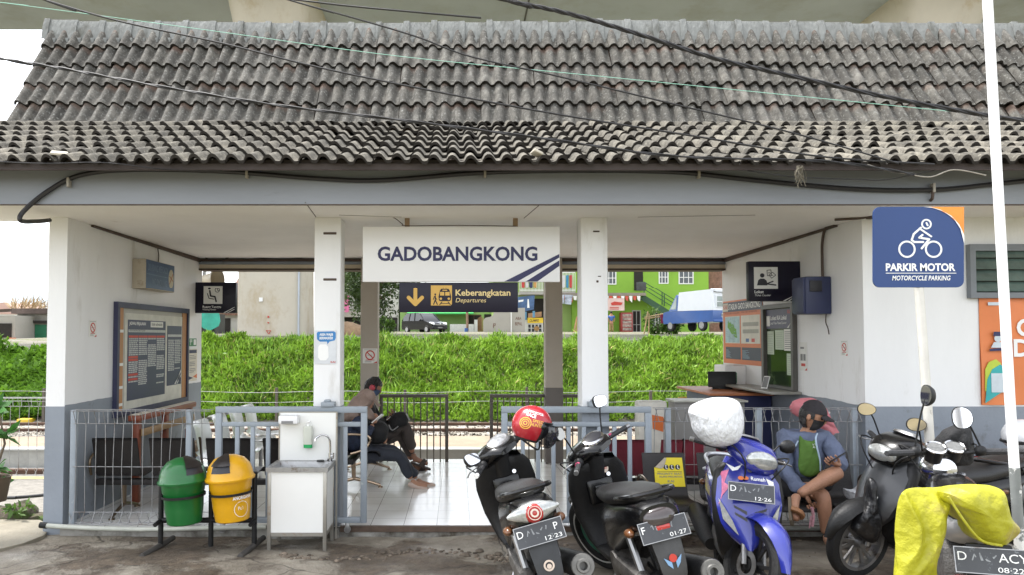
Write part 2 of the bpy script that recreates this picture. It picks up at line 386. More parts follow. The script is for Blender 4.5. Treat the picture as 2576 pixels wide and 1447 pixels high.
# rubble along the broken edge of the concrete
mb = MB(); rr = random.Random(5)
for k in range(260):
    px = rr.uniform(700, 1420) if rr.random() < 0.75 else rr.uniform(1420, 2080)
    t = (px-700)/720
    py = 1408+12*math.sin(t*9)-10*t+rr.gauss(0, 5) if px < 1420 else rr.uniform(1345, 1440)
    p = onz(px, py, -0.07); s_ = rr.uniform(0.006, 0.022)*(1 if rr.random() < 0.9 else 1.8)
    z = fz(p.x, p.y)
    mb.ball((p.x, p.y, z+s_*0.2), (s_*rr.uniform(0.8, 1.5), s_, s_*0.6), 6, 4, Matrix.Rotation(rr.uniform(0, 6), 3, 'Z'))
tag(mb.build('rubble', pm('rubble_stone', (0.15, 0.12, 0.09), 0.9, 0.3, 20, island=0.5), smooth=False), kind='stuff', label='small stones scattered along the broken concrete edge', cat='rubble')

# lit pale paving to the left of the station, with a rounded slab
pv = MB()
pl = [onz(px, py, -0.06) for px, py in ((-260, 1306), (100, 1312), (128, 1326), (112, 1352), (60, 1376), (0, 1392), (-260, 1400))]
pv.add([(p.x, p.y, ground_z(p.x, p.y)+0.055) for p in pl]+[(p.x, p.y, ground_z(p.x, p.y)-0.05) for p in pl], [tuple(range(7))]+[(i, (i+1) % 7, 7+(i+1) % 7, 7+i) for i in range(7)])
tag(pv.build('paving_slab', pm('pale_paving', (0.24, 0.215, 0.165), 0.9, 0.15, 4, 0.4, 25, spots=(0.22, 0.18, 0.12), spot_scale=2.5), smooth=False), kind='structure')

# ---------------------------------------------------------------- tracks
tm = pm('track_ballast_stone', (0.27, 0.245, 0.205), 0.95, 0.45, 25, 1.0, 22, island=0.3)
mb = MB()
mb.add([(x, y, z) for y, z in ((7.35, -0.34), (7.8, -0.28), (10.1, -0.27), (10.5, -0.26)) for x in (-40, 40)], [(2*j, 2*j+1, 2*j+3, 2*j+2) for j in range(3)])
mb.add([(x, y, z) for y, z in ((4.05, -0.44), (5.5, -0.44)) for x in (-40, 40)], [(0, 1, 3, 2)])
tag(mb.build('track_bed', tm), kind='structure')
mb = MB(); rr = random.Random(3)
for k in range(5200):
    x = rr.uniform(-13.5, 8); y = rr.choice((rr.uniform(7.3, 8.7), rr.uniform(7.3, 10.3))); s_ = rr.uniform(0.02, 0.045)
    c = Vector((x, y, -0.27)); M3 = Matrix.Rotation(rr.uniform(0, 6), 3, (rr.random(), rr.random(), 1))
    mb.add([c+M3 @ (Vector(q)*s_) for q in ((1, 0, 0), (0, 1, 0), (-1, 0, 0.2), (0, -1, 0), (0, 0, 0.9))], [(0, 1, 4), (1, 2, 4), (2, 3, 4), (3, 0, 4)])
tag(mb.build('track_ballast', tm, smooth=False, recalc=False), kind='stuff', label='pale grey ballast stones between the rails', cat='ballast')
rust = pm('rusty_rail', (0.105, 0.055, 0.035), 0.6, 0.3, 6, spots=(0.2, 0.13, 0.09), spot_scale=4)
for y, zt in ((4.95, -0.36), (8.80, -0.20), (9.87, -0.20)):
    mb = MB(); pr = [(-0.055, -0.13), (0.055, -0.13), (0.05, -0.115), (0.009, -0.105), (0.009, -0.035), (0.034, -0.028), (0.034, 0), (-0.034, 0), (-0.034, -0.028), (-0.009, -0.035), (-0.009, -0.105), (-0.05, -0.115)]
    mb.prism(pr, -30, 30, Matrix(((0, 0, 1, 0), (1, 0, 0, y), (0, 1, 0, zt), (0, 0, 0, 1))))
    lb = {4.95: 'rusty rail nearest the platform edge', 8.80: 'rusty near rail of the far track', 9.87: 'rusty far rail below the grass bank'}[y]
    tag(mb.build('railway_rail', rust, smooth=False), lb, 'rail', 'railway rails')
sl = MB()
for k in range(-45, 30): sl.box((k*0.6, 8.3, -0.36), (k*0.6+0.22, 10.35, -0.265))
tag(sl.build('railway_sleepers', pm('concrete_sleeper', (0.33, 0.30, 0.26), 0.9, 0.2, 6), smooth=False), 'concrete sleepers half buried in the far track ballast', 'sleepers', kind='stuff')
ip = MB(); ip.box((-40, 5.6, -0.5), (40, 7.25, -0.15)); 
ipo = ip.build('island_platform', pm('sandy_concrete', (0.29, 0.225, 0.16), 0.95, 0.16, 2, 0.3, 20), smooth=False); tag(ipo, kind='structure')
wf = MB(); wf.box((-40, 5.57, -0.5), (40, 5.597, -0.175)); wf.box((-40, 5.55, -0.172), (40, 5.85, -0.146))
tag(wf.build('platform_edge', pm('pale_platform_edge', (0.33, 0.33, 0.31), 0.85, 0.2, 3, 0.3, 14, spots=(0.36, 0.25, 0.08), spot_scale=1.4, spot_lo=0.6, spot_hi=0.7), smooth=False), kind='structure')
np_ = MB(); np_.box((-40, 1.6, -0.5), (-3.75, 3.9, -0.285)); tag(np_.build('near_platform', pm('gravel_paving', (0.21, 0.195, 0.17), 0.95, 0.25, 12, 0.6, 30), smooth=False), kind='structure')
yl = MB(); yl.box((-40, 3.72, -0.284), (-3.75, 3.88, -0.279)); tag(yl.build('yellow_line', pm('worn_yellow_line', (0.5, 0.42, 0.2), 0.9, 0.3, 4), smooth=False), kind='structure')

# ---------------------------------------------------------------- grass bank (stuff)
def grass_mat(name, a, b_, sss=0.25):
    m = bpy.data.materials.new(name); m.use_nodes = True; n = m.node_tree.nodes; l = m.node_tree.links; b = n['Principled BSDF']
    ge = n.new('ShaderNodeNewGeometry'); cr = n.new('ShaderNodeValToRGB'); cr.color_ramp.elements[0].color = a+(1,); cr.color_ramp.elements[1].color = b_+(1,)
    tc = n.new('ShaderNodeTexCoord'); ns = n.new('ShaderNodeTexNoise'); ns.inputs['Scale'].default_value = 0.9; l.new(tc.outputs['Object'], ns.inputs['Vector'])
    mx = n.new('ShaderNodeMath'); mx.operation = 'MULTIPLY_ADD'; l.new(ge.outputs['Random Per Island'], mx.inputs[0]); mx.inputs[1].default_value = 0.55
    sb = n.new('ShaderNodeMapRange'); sb.inputs['From Min'].default_value = 0.3; sb.inputs['From Max'].default_value = 0.7; sb.inputs['To Max'].default_value = 0.5; l.new(ns.outputs['Fac'], sb.inputs['Value'])
    l.new(sb.outputs[0], mx.inputs[2]); l.new(mx.outputs[0], cr.inputs[0]); l.new(cr.outputs[0], b.inputs['Base Color']); b.inputs['Roughness'].default_value = 0.6
    tr = n.new('ShaderNodeBsdfTranslucent'); l.new(cr.outputs[0], tr.inputs[0]); ms = n.new('ShaderNodeMixShader'); ms.inputs[0].default_value = sss
    o = n['Material Output']; l.new(b.outputs[0], ms.inputs[1]); l.new(tr.outputs[0], ms.inputs[2]); l.new(ms.outputs[0], o.inputs[0]); return m
def leaf_mesh(name, pos, nrm, size, up=0.35, wid=0.5, seed=0):
    """many small folded leaves as one mesh (numpy); pos Nx3, nrm Nx3 main direction"""
    r = np.random.default_rng(seed); n = len(pos); d = nrm+r.normal(0, 0.55, (n, 3)); d /= np.linalg.norm(d, axis=1)[:, None]
    s = np.cross(d, r.normal(0, 1, (n, 3))); s /= np.linalg.norm(s, axis=1)[:, None]
    L = size*r.uniform(0.6, 1.4, n); W = L*wid*r.uniform(0.6, 1.2, n)
    droop = np.cross(s, d)*(L*r.uniform(-0.1, 0.35, n))[:, None]
    a = pos; m = pos+d*(L*0.5)[:, None]; t = pos+d*L[:, None]-droop
    v = np.stack([a, m+s*(W*0.5)[:, None], t, m-s*(W*0.5)[:, None]], 1).reshape(-1, 3)
    me = bpy.data.meshes.new(name); me.vertices.add(4*n); me.vertices.foreach_set('co', v.astype(np.float32).ravel())
    me.loops.add(4*n); me.loops.foreach_set('vertex_index', np.arange(4*n, dtype=np.int32)); me.polygons.add(n)
    me.polygons.foreach_set('loop_start', np.arange(0, 4*n, 4, dtype=np.int32)); me.update(calc_edges=True); return me
rg = np.random.default_rng(11)
def scatter_bank(n, x0, x1, y0, y1, lift=0.1):
    x = rg.uniform(x0, x1, n); y = rg.uniform(y0, y1, n)
    z = np.array([terr(a, b)+jit(a, b) for a, b in zip(x, y)])
    cl = np.array([noise.noise(Vector((a*1.1, b*1.4, 7)))+0.6*noise.noise(Vector((a*3, b*3, 2))) for a, b in zip(x, y)])
    z = z+lift*np.clip(cl+0.35, 0, 1.2)*rg.uniform(0.3, 1, n)
    return np.stack([x, y, z], 1)
bank_green = grass_mat('bank_grass_leaf', (0.018, 0.055, 0.007), (0.30, 0.50, 0.045), 0.3)
P_ = np.concatenate([scatter_bank(100000, -8.3, 8.3, 10.5, 14.9, 0.30), scatter_bank(14000, -8.3, 8.3, 13.9, 15.6, 0.30)])
g1 = link('grass', leaf_mesh('grass', P_, np.tile(np.array([0, -0.5, 0.85]), (len(P_), 1)), 0.112, seed=2), bank_green)
tag(g1, 'bright green leafy grass covering the bank beyond the tracks', 'grass', kind='stuff')
P2 = np.concatenate([scatter_bank(4200, -8.3, 8.3, 13.6, 15.6, 0.2), scatter_bank(3800, -8.3, 8.3, 10.6, 13.6, 0.3)])
g2 = link('tall_grass', leaf_mesh('tall_grass', P2, np.tile(np.array([0, -0.1, 1.0]), (len(P2), 1)), 0.26, wid=0.10, seed=4), grass_mat('tall_grass_blade', (0.09, 0.22, 0.02), (0.40, 0.62, 0.08), 0.3))
tag(g2, 'tall pale green grass blades along the top of the bank', 'grass', kind='stuff')
P3 = scatter_bank(26000, -13.8, -8.3, 10.6, 13.6, 0.35); P4 = scatter_bank(15000, -13.8, -8.3, 13.0, 14.8, 0.7)
P5 = scatter_bank(2600, -8.3, 8.3, 10.6, 14.6, 0.34); g4 = link('dry_grass', leaf_mesh('dry_grass', P5, np.tile(np.array([0.1, -0.5, 0.8]), (len(P5), 1)), 0.2, wid=0.10, seed=14), pm('dry_blade', (0.34, 0.30, 0.10), 0.8, 0.3, 2, island=0.4)); tag(g4, 'straw coloured dry blades scattered through the green bank', 'grass', kind='stuff')
g3 = link('creeper_cover', leaf_mesh('creeper_cover', np.concatenate([P3, P4]), np.tile(np.array([0, -0.6, 0.75]), (len(P3)+len(P4), 1)), 0.14, wid=0.8, seed=9), grass_mat('creeper_leaf', (0.03, 0.085, 0.010), (0.22, 0.42, 0.035)))
tag(g3, 'leafy creeper covering the bank left of the station wall', 'creeper', kind='stuff')

# far hill in the haze and the sky's edge
mb = MB(); pts = []
for i in range(41):
    x = -760+i*11; h = 12+44*math.exp(-((x+420)/70)**2)+16*math.exp(-((x+620)/50)**2)+4*noise.noise(Vector((x*0.03, 0, 0)))
    pts.append((x, h))
mb.add([(x, 600+12*math.sin(x*0.02), 0) for x, h in pts]+[(x, 680, h*0.75) for x, h in pts]+[(x, 760, h*0.9) for x, h in pts]+[(x, 860, 0) for x, h in pts], [(j*41+i, j*41+i+1, (j+1)*41+i+1, (j+1)*41+i) for j in range(3) for i in range(40)])
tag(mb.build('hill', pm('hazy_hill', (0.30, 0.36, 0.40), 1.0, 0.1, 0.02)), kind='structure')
# ---------------------------------------------------------------- station building
ST = thing('station_building', 'small open-fronted station hall under a dark double-pitched tiled roof', 'building', (0, 0, 0))
CZ = 2.80; BY = 3.56                                           # ceiling height, depth of the hall
WX = 3.69
DZ = 1.075                                                     # top of the grey dado
def dado_wall(name, x0, x1, y0, y1, z0, z1, wob=None):
    """white wall with its grey painted base 2 mm proud"""
    a = MB(); a.box((x0, y0, z0), (x1, y1, z1)); o = a.build(name, white_wall, ST, smooth=False)
    d = MB(); e = 0.0025; d.box((x0-e, y0-e, z0), (x1+e, y1+e, DZ)); d.build('dado', grey_dado, o, smooth=False)
    if wob:
        q = MB(); F_ = (LW if wob > 0 else RW)((x1+0.003 if wob > 0 else x0-0.003, 0, 0)); n_ = 60; u = [(0.004+(BY-0.008)*i/n_)*(1 if wob > 0 else -1) for i in range(n_+1)]
        F_.poly(q, [(a, DZ-0.03) for a in u]+[(a, DZ+0.012+0.016*noise.noise(Vector((a*2.2, 1, wob)))+0.007*noise.noise(Vector((a*9, 3, wob)))) for a in u[::-1]], 0, 0.002); q.build('dado_edge', grey_dado, o, smooth=False)
    return o
dado_wall('wall', -3.72, -3.55, 0.0, BY, -0.3, CZ, 1)
dado_wall('wall', WX, 7.6, 0.0, BY, -0.3, CZ, -1)
# floor
def tile_mat():
    m = bpy.data.materials.new('white_floor_tile'); m.use_nodes = True; n = m.node_tree.nodes; l = m.node_tree.links; b = n['Principled BSDF']
    tc = n.new('ShaderNodeTexCoord'); mp = n.new('ShaderNodeMapping'); mp.inputs['Location'].default_value = (-0.1155+0.3, 0, 0); l.new(tc.outputs['Object'], mp.inputs[0])
    br = n.new('ShaderNodeTexBrick'); br.offset = 0; br.squash = 1; br.inputs['Scale'].default_value = 1; br.inputs['Brick Width'].default_value = 0.3; br.inputs['Row Height'].default_value = 0.3
    br.inputs['Mortar Size'].default_value = 0.0028; br.inputs['Mortar Smooth'].default_value = 0.1; br.inputs['Color1'].default_value = (0.86, 0.855, 0.83, 1); br.inputs['Color2'].default_value = (0.81, 0.80, 0.775, 1); br.inputs['Mortar'].default_value = (0.24, 0.22, 0.19, 1)
    l.new(mp.outputs[0], br.inputs['Vector'])
    ns = n.new('ShaderNodeTexNoise'); ns.inputs['Scale'].default_value = 2.2; ns.inputs['Detail'].default_value = 7; l.new(tc.outputs['Object'], ns.inputs['Vector'])
    cr = n.new('ShaderNodeValToRGB'); cr.color_ramp.elements[0].position = 0.3; cr.color_ramp.elements[0].color = (0.88, 0.86, 0.83, 1); cr.color_ramp.elements[1].position = 0.6; cr.color_ramp.elements[1].color = (1, 1, 1, 1); l.new(ns.outputs['Fac'], cr.inputs[0])
    mx = n.new('ShaderNodeMix'); mx.data_type = 'RGBA'; mx.blend_type = 'MULTIPLY'; mx.inputs['Factor'].default_value = 1; l.new(br.outputs['Color'], mx.inputs['A']); l.new(cr.outputs[0], mx.inputs['B']); l.new(mx.outputs['Result'], b.inputs['Base Color'])
    r2 = n.new('ShaderNodeMapRange'); r2.inputs['To Min'].default_value = 0.08; r2.inputs['To Max'].default_value = 0.3; l.new(ns.outputs['Fac'], r2.inputs['Value']); l.new(r2.outputs[0], b.inputs['Roughness'])
    bp = n.new('ShaderNodeBump'); bp.inputs['Strength'].default_value = 0.3; bp.inputs['Distance'].default_value = 0.003; bp.invert = True; l.new(br.outputs['Fac'], bp.inputs['Height']); l.new(bp.outputs[0], b.inputs['Normal'])
    return m
mb = MB(); mb.box((-3.55, 0.03, -0.06), (WX, BY+0.12, 0)); fl = mb.build('tiled_floor', tile_mat(), ST, smooth=False)
mb = MB(); mb.box((-1.05, -0.012, -0.045), (WX, 0.03, 0.004)); mb.build('floor_nosing', pm('dark_nosing', (0.10, 0.065, 0.045), 0.6, 0.3, 9, 0.3), ST, smooth=False)
mb = MB(); mb.box((-3.55, -0.04, -0.30), (-1.055, 0.03, -0.01)); mb.box((-1.055, -0.0, -0.3), (WX, 0.028, -0.05)); mb.build('plinth', pm('stained_plinth', (0.30, 0.29, 0.265), 0.9, 0.25, 3, 0.4, 20, spots=(0.07, 0.06, 0.045), spot_scale=2, spot_lo=0.45, spot_hi=0.6), ST, smooth=False)
# pillars
def pillar(x0, x1, y0, y1, lo, mt, brk=()):
    a = MB(); a.box((x0, y0, 0), (x1, y1, CZ), 0.006); o = a.build('pillar', mt, ST)
    d = MB(); e = 0.0035; d.box((x0-e, y0-e, 0.001), (x1+e, y1+e, lo), 0.006); d.build('dado', grey_dado if y0 < 1 else pm('brown_grey_dado', (0.13, 0.115, 0.105), 0.6, 0.1, 4), o)
    for (px, py, w_, h_) in brk:
        p = at(px, py, y0); q = MB(); q.box((p.x-w_/2, y0-0.006, p.z-h_/2), (p.x+w_/2, y0+0.01, p.z+h_/2), 0.004); q.build('wall_scar', brown_trim, o)
    return o
beige = pm('beige_pillar_paint', (0.42, 0.375, 0.32), 0.7, 0.06, 2, 0.1, 30)
pillar(-1.30, -1.06, 0.0, 0.24, DZ, white_wall, ((830, 586, 0.12, 0.022), (830, 702, 0.12, 0.022)))
pillar(1.13, 1.37, 0.0, 0.24, DZ, white_wall, ((1500, 581, 0.06, 0.014), (1503, 707, 0.02, 0.02), (1508, 694, 0.03, 0.008)))
pillar(-1.31, -1.08, 3.32, 3.55, 0.01, beige); pillar(1.20, 1.43, 3.32, 3.55, 1.02, beige)
# ceiling slab and front overhang
mb = MB(); mb.box((-7, -0.72, CZ), (7.6, 0.22, CZ+0.06)); mb.box((-3.72, 0.222, CZ+0.001), (7.6, BY+0.2, CZ+0.06)); cl = mb.build('ceiling', ceil_paint, ST, smooth=False)
for px0, py0, px1, py1 in ((768, 508, 795, 545), (1318, 548, 1360, 512), (853, 540, 1010, 545), (1605, 545, 1900, 540)):
    a, b = onz(px0, py0, CZ-0.001), onz(px1, py1, CZ-0.001); mb = MB(); mb.bar(a, b, 0.006, 0.003); mb.build('ceiling_joint', brown_trim, cl, smooth=False)
# front fascia beam
mb = MB(); mb.box((-7, -0.745, CZ-0.012), (7.6, -0.722, CZ+0.33)); bmo = mb.build('fascia_beam', beam_paint, ST, smooth=False)
mb = MB(); mb.box((-7, -0.749, CZ-0.018), (7.6, -0.715, CZ-0.0125)); mb.build('drip_edge', brown_trim, bmo, smooth=False)
# rear beam and trims
mb = MB(); mb.box((-3.55, BY-0.12, 2.66), (WX, BY+0.1, CZ-0.001)); rb = mb.build('rear_beam', pm('cream_beam', (0.66, 0.58, 0.45), 0.7, 0.06, 2), ST, smooth=False)
mb = MB(); mb.box((-3.55, BY-0.14, 2.635), (WX, BY+0.12, 2.659)); mb.box((-3.55, BY-0.15, CZ-0.045), (WX, BY-0.121, CZ-0.004)); mb.build('beam_trim', brown_trim, rb, smooth=False)
mb = MB(); mb.box((-3.55, BY-0.135, CZ-0.085), (WX, BY-0.1215, CZ-0.046)); mb.build('grey_band', grey_dado, rb, smooth=False)
for s, x in ((1, -3.55), (-1, WX)):
    mb = MB(); mb.add([(x+s*0.004, 0.42, CZ-0.002), (x+s*0.03, 0.42, CZ-0.002), (x+s*0.03, BY-0.15, CZ-0.002), (x+s*0.004, BY-0.15, CZ-0.002), (x+s*0.004, 0.42, CZ-0.02), (x+s*0.03, 0.42, CZ-0.02), (x+s*0.03, BY-0.15, CZ-0.055), (x+s*0.004, BY-0.15, CZ-0.055)],
                      [(0, 1, 2, 3), (4, 5, 6, 7), (0, 1, 5, 4), (1, 2, 6, 5), (2, 3, 7, 6), (3, 0, 4, 7)])
    mb.build('ceiling_molding', brown_trim, ST, smooth=False)

# ---------------------------------------------------------------- tiled roof
def roof_mat(name, warm):
    m = bpy.data.materials.new(name); m.use_nodes = True; n = m.node_tree.nodes; l = m.node_tree.links; b = n['Principled BSDF']
    tc = n.new('ShaderNodeTexCoord'); P = tc.outputs['Object']; ge = n.new('ShaderNodeNewGeometry'); at_ = n.new('ShaderNodeAttribute'); at_.attribute_name = 'along'
    def noi(s, d=6, r=0.65, st=None):
        src = P
        if st: mp = n.new('ShaderNodeMapping'); mp.inputs['Scale'].default_value = st; l.new(P, mp.inputs[0]); src = mp.outputs[0]
        t = n.new('ShaderNodeTexNoise'); t.inputs['Scale'].default_value = s; t.inputs['Detail'].default_value = d; t.inputs['Roughness'].default_value = r; l.new(src, t.inputs['Vector']); return t.outputs['Fac']
    def ramp(f, e):
        r = n.new('ShaderNodeValToRGB'); r.color_ramp.elements[0].position = e[0][0]; r.color_ramp.elements[0].color = e[0][1]+(1,)
        r.color_ramp.elements[1].position = e[-1][0]; r.color_ramp.elements[1].color = e[-1][1]+(1,)
        for p, c in e[1:-1]: q = r.color_ramp.elements.new(p); q.color = c+(1,)
        l.new(f, r.inputs[0]); return r.outputs[0]
    def mix(f, a, bb, mode='MIX'):
        m_ = n.new('ShaderNodeMix'); m_.data_type = 'RGBA'; m_.blend_type = mode
        for sck, val in (('Factor', f), ('A', a), ('B', bb)):
            if hasattr(val, 'is_linked'): l.new(val, m_.inputs[sck])
            else: m_.inputs[sck].default_value = val
        return m_.outputs['Result']
    g = (0.084, 0.080, 0.072) if not warm else (0.112, 0.103, 0.085)  # lower slope has the sunlit, warmer tone painted into its base colour
    base = ramp(noi(7, 8, 0.7), [(0.32, tuple(c*0.5 for c in g)), (0.52, g), (0.72, tuple(min(1, c*1.9) for c in g))])
    tone = n.new('ShaderNodeMapRange'); tone.inputs['To Min'].default_value = 0.72; tone.inputs['To Max'].default_value = 1.25; l.new(ge.outputs['Random Per Island'], tone.inputs['Value'])
    base = mix(1.0, base, tone.outputs[0], 'MULTIPLY')
    pat = ramp(noi(1.1, 5, 0.6), [(0.36, (0.74, 0.72, 0.66)), (0.64, (1.12, 1.10, 1.06))]); base = mix(1.0, base, pat, 'MULTIPLY')
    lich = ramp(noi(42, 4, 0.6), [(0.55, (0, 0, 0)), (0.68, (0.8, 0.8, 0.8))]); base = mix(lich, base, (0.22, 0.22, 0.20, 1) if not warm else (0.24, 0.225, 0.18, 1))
    dark = ramp(noi(16, 6, 0.7, (1, 0.45, 0.45)), [(0.50, (0, 0, 0)), (0.66, (0.85, 0.85, 0.85))]); base = mix(dark, base, (0.032, 0.028, 0.022, 1))
    # clay showing near the head of some tiles
    cl_ = n.new('ShaderNodeMath'); cl_.operation = 'MULTIPLY'; ra = ramp(at_.outputs['Fac'], [(0.62, (0, 0, 0)), (0.98, (1, 1, 1))]); rb_ = ramp(noi(3.2, 3, 0.5), [(0.48, (0, 0, 0)), (0.62, (0.62, 0.62, 0.62))])
    l.new(ra, cl_.inputs[0]); l.new(rb_, cl_.inputs[1])
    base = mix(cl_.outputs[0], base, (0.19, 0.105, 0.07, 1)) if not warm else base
    # shade under the tile lips, painted into the drip edge colour
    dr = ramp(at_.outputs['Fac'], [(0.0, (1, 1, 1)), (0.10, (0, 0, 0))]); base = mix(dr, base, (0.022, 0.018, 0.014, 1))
    l.new(base, b.inputs['Base Color']); b.inputs['Roughness'].default_value = 0.92
    bp = n.new('ShaderNodeBump'); bp.inputs['Strength'].default_value = 0.7; bp.inputs['Distance'].default_value = 0.012; l.new(noi(38, 7, 0.7), bp.inputs['Height']); l.new(bp.outputs[0], b.inputs['Normal'])
    return m
PITCHW = 0.142
def tile_field(name, p0, p1, x0, x1, courses, mat, seed, jitter=1.0):
    """courses of double-roll tiles from eave point p0 to p1 (y, z); each tile its own little shell"""
    r = random.Random(seed); d = Vector((0, p1[0]-p0[0], p1[1]-p0[1])); L = d.length; d.normalize(); nrm = Vector((0, -d.z, d.y))
    if nrm.z < 0: nrm = -nrm
    ex = L/courses; tw = PITCHW*2; V = []; Fc = []; A = []
    prof = []
    for bnum in range(2):
        for k in range(8):
            t = k/8; u = (bnum+t)*PITCHW
            prof.append((u, 0.050*math.sin(math.pi*t/0.68)**0.62 if t < 0.68 else -0.004*math.sin(math.pi*(t-0.68)/0.32)))
    prof.append((2*PITCHW, 0.0)); npf = len(prof); th = 0.026
    for c in range(courses):
        k = 0; x = x0
        while x < x1:
            jy = r.gauss(0, 0.006)*jitter; jt = r.gauss(0, 0.010)*jitter; jn = r.gauss(0, 0.003)*jitter; jx = r.gauss(0, 0.003)
            o = Vector((x+jx, p0[0], p0[1]))+d*(c*ex+jy)+nrm*(0.037+jn)
            if r.random() < 0.012*jitter: jt += r.choice((-1, 1))*0.10; o += d*-0.04
            base = len(V)
            rows = [(0.0, 0.0), (ex*0.33, -0.012), (ex*0.7, -0.023), (ex*1.10, -0.038)]
            for (s_, dn) in rows:
                for u, h in prof:
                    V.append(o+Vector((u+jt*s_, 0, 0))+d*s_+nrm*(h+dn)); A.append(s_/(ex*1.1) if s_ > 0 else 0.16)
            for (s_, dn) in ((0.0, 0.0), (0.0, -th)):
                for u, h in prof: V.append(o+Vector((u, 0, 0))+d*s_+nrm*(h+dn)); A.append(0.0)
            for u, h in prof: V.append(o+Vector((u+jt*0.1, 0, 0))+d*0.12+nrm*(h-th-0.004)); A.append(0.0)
            for j in range(3):
                for i in range(npf-1): a = base+j*npf+i; Fc.append((a, a+1, a+npf+1, a+npf))
            for j in (4, 5):
                for i in range(npf-1): a = base+j*npf+i; Fc.append((a, a+npf, a+npf+1, a+1))
            x += tw; k += 1
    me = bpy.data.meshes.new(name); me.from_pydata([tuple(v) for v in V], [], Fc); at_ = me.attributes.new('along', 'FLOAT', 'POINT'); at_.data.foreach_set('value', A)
    me.polygons.foreach_set('use_smooth', [True]*len(me.polygons)); me.set_sharp_from_angle(angle=R(50)); me.update(); return me
EAVE = (-1.03, 3.035); BRK = (0.76, 3.865); RID = (1.50, 5.14)
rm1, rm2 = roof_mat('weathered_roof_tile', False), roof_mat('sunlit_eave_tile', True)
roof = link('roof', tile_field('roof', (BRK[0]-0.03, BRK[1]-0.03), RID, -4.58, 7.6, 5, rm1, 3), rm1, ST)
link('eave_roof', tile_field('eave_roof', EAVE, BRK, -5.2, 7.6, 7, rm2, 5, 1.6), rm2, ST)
mb = MB()                                                      # boarding below the tiles, rear slope, gables
mb.add([(x, y, z) for x in (-4.56, 7.6) for y, z in ((BRK[0], BRK[1]-0.02), (RID[0], RID[1]-0.03), (RID[0]+0.10, RID[1]-0.03), (3.0, 3.86), (4.7, 3.0))], [(0, 5, 6, 1), (1, 6, 7, 2), (2, 7, 8, 3), (3, 8, 9, 4), (0, 1, 2, 3)])
mb.add([(x, y, z) for x in (-5.2, 7.6) for y, z in ((EAVE[0]+0.02, EAVE[1]-0.03), (BRK[0]+0.2, BRK[1]-0.01))], [(0, 2, 3, 1)])
mb.build('roof_boarding', pm('dark_roof_boarding', (0.09, 0.065, 0.05), 0.9, 0.2, 4), roof, smooth=False)
mb = MB(); mb.box((-7, -0.975, EAVE[1]-0.02), (7.6, -0.95, EAVE[1]+0.03)); mb.box((-7, -0.95, CZ+0.27), (7.6, -0.746, CZ+0.30)); mb.build('eave_board', pm('eave_board', (0.07, 0.055, 0.05), 0.8, 0.2, 3), roof, smooth=False)  # board colour darkened to carry the shade under the eave
# ridge: angular cement caps with collars
cem = pm('ridge_cement', (0.20, 0.205, 0.195), 0.92, 0.2, 5, 0.6, 22, spots=(0.10, 0.10, 0.085), spot_scale=3.5, spot_lo=0.52, spot_hi=0.68, stretch=(1.6, 1, 0.6))
mb = MB(); rr = random.Random(2)
ry, rz = RID[0], RID[1]
prof = [(ry-0.085, rz-0.14), (ry-0.055, rz+0.02), (ry-0.02, rz+0.115), (ry+0.08, rz+0.115), (ry+0.16, rz-0.05)]
x = -4.60
while x < 7.6:
    w_ = 0.31; dz = rr.gauss(0, 0.006)+0.012*math.sin(x*0.9)
    rs = [[Vector((xx, y-0.0*k, z+dz+g)) for k, (y, z) in enumerate(prof)] for xx, g in ((x, 0), (x+w_-0.004, 0))]; mb.rings(rs)
    rs = [[Vector((xx, y+(-0.012 if y < ry else 0.012), z+dz+0.012+rr.gauss(0, 0.003))) for k, (y, z) in enumerate(prof)] for xx in (x-0.03, x+0.035)]; mb.rings(rs)
    x += w_
for k in range(90):                                            # ragged mortar tongues between the top tiles
    xx = -4.5+k*PITCHW; mb.box((xx-0.05, ry-0.12, rz-0.20-rr.uniform(0, 0.05)), (xx+0.045, ry-0.055, rz-0.10), 0.02)
mb.build('ridge_cap', cem, roof)
# ---------------------------------------------------------------- working planes measured on the photograph
class FF(Frame):
    def __init__(s, Y): Frame.__init__(s, (0, Y, 0), (1, 0, 0), (0, 0, 1)); s.Y = Y
    def q(s, px, py): p = at(px, py, s.Y); return (p.x, p.z)
class LF(Frame):
    def __init__(s, X): Frame.__init__(s, (X, 0, 0), (0, 1, 0), (0, 0, 1)); s.X = X
    def q(s, px, py): p = onx(px, py, s.X); return (p.y, p.z)
class RF(Frame):
    def __init__(s, X): Frame.__init__(s, (X, 0, 0), (0, -1, 0), (0, 0, 1)); s.X = X
    def q(s, px, py): p = onx(px, py, s.X); return (-p.y, p.z)
def qr(f, x0, y0, x1, y1):                                      # pixel rectangle -> u0, v0, u1, v1
    a, b = f.q(x0, y1), f.q(x1, y0); return a[0], a[1], b[0], b[1]
def slabp(f, mb, x0, y0, x1, y1, d0, d1): u0, v0, u1, v1 = qr(f, x0, y0, x1, y1); return f.slab(mb, u0, v0, u1, v1, d0, d1)
def polyp(f, mb, pts, d0, d1): return f.poly(mb, [f.q(*p) for p in pts], d0, d1)
def strokep(f, mb, pts, w, d0, d1): return f.stroke(mb, [f.q(*p) for p in pts], w*(f.q(101, 700)[0]-f.q(100, 700)[0]) if isinstance(f, FF) else w, d0, d1)
def discp(f, mb, x, y, r, d0, d1): u, v = f.q(x, y); k = abs(f.q(x+1, y)[0]-u); return f.disc(mb, u, v, r*k, d0, d1)
def textp(f, body, x0, ybase, x1, cap, mat, parent, d=0.004, **kw):
    u, v = f.q(x0, ybase); u1, _ = f.q(x1, ybase); h = f.q(x0, ybase-cap)[1]-v
    return text(f, body, u, v, h, mat, parent, d, width=abs(u1-u), **kw)

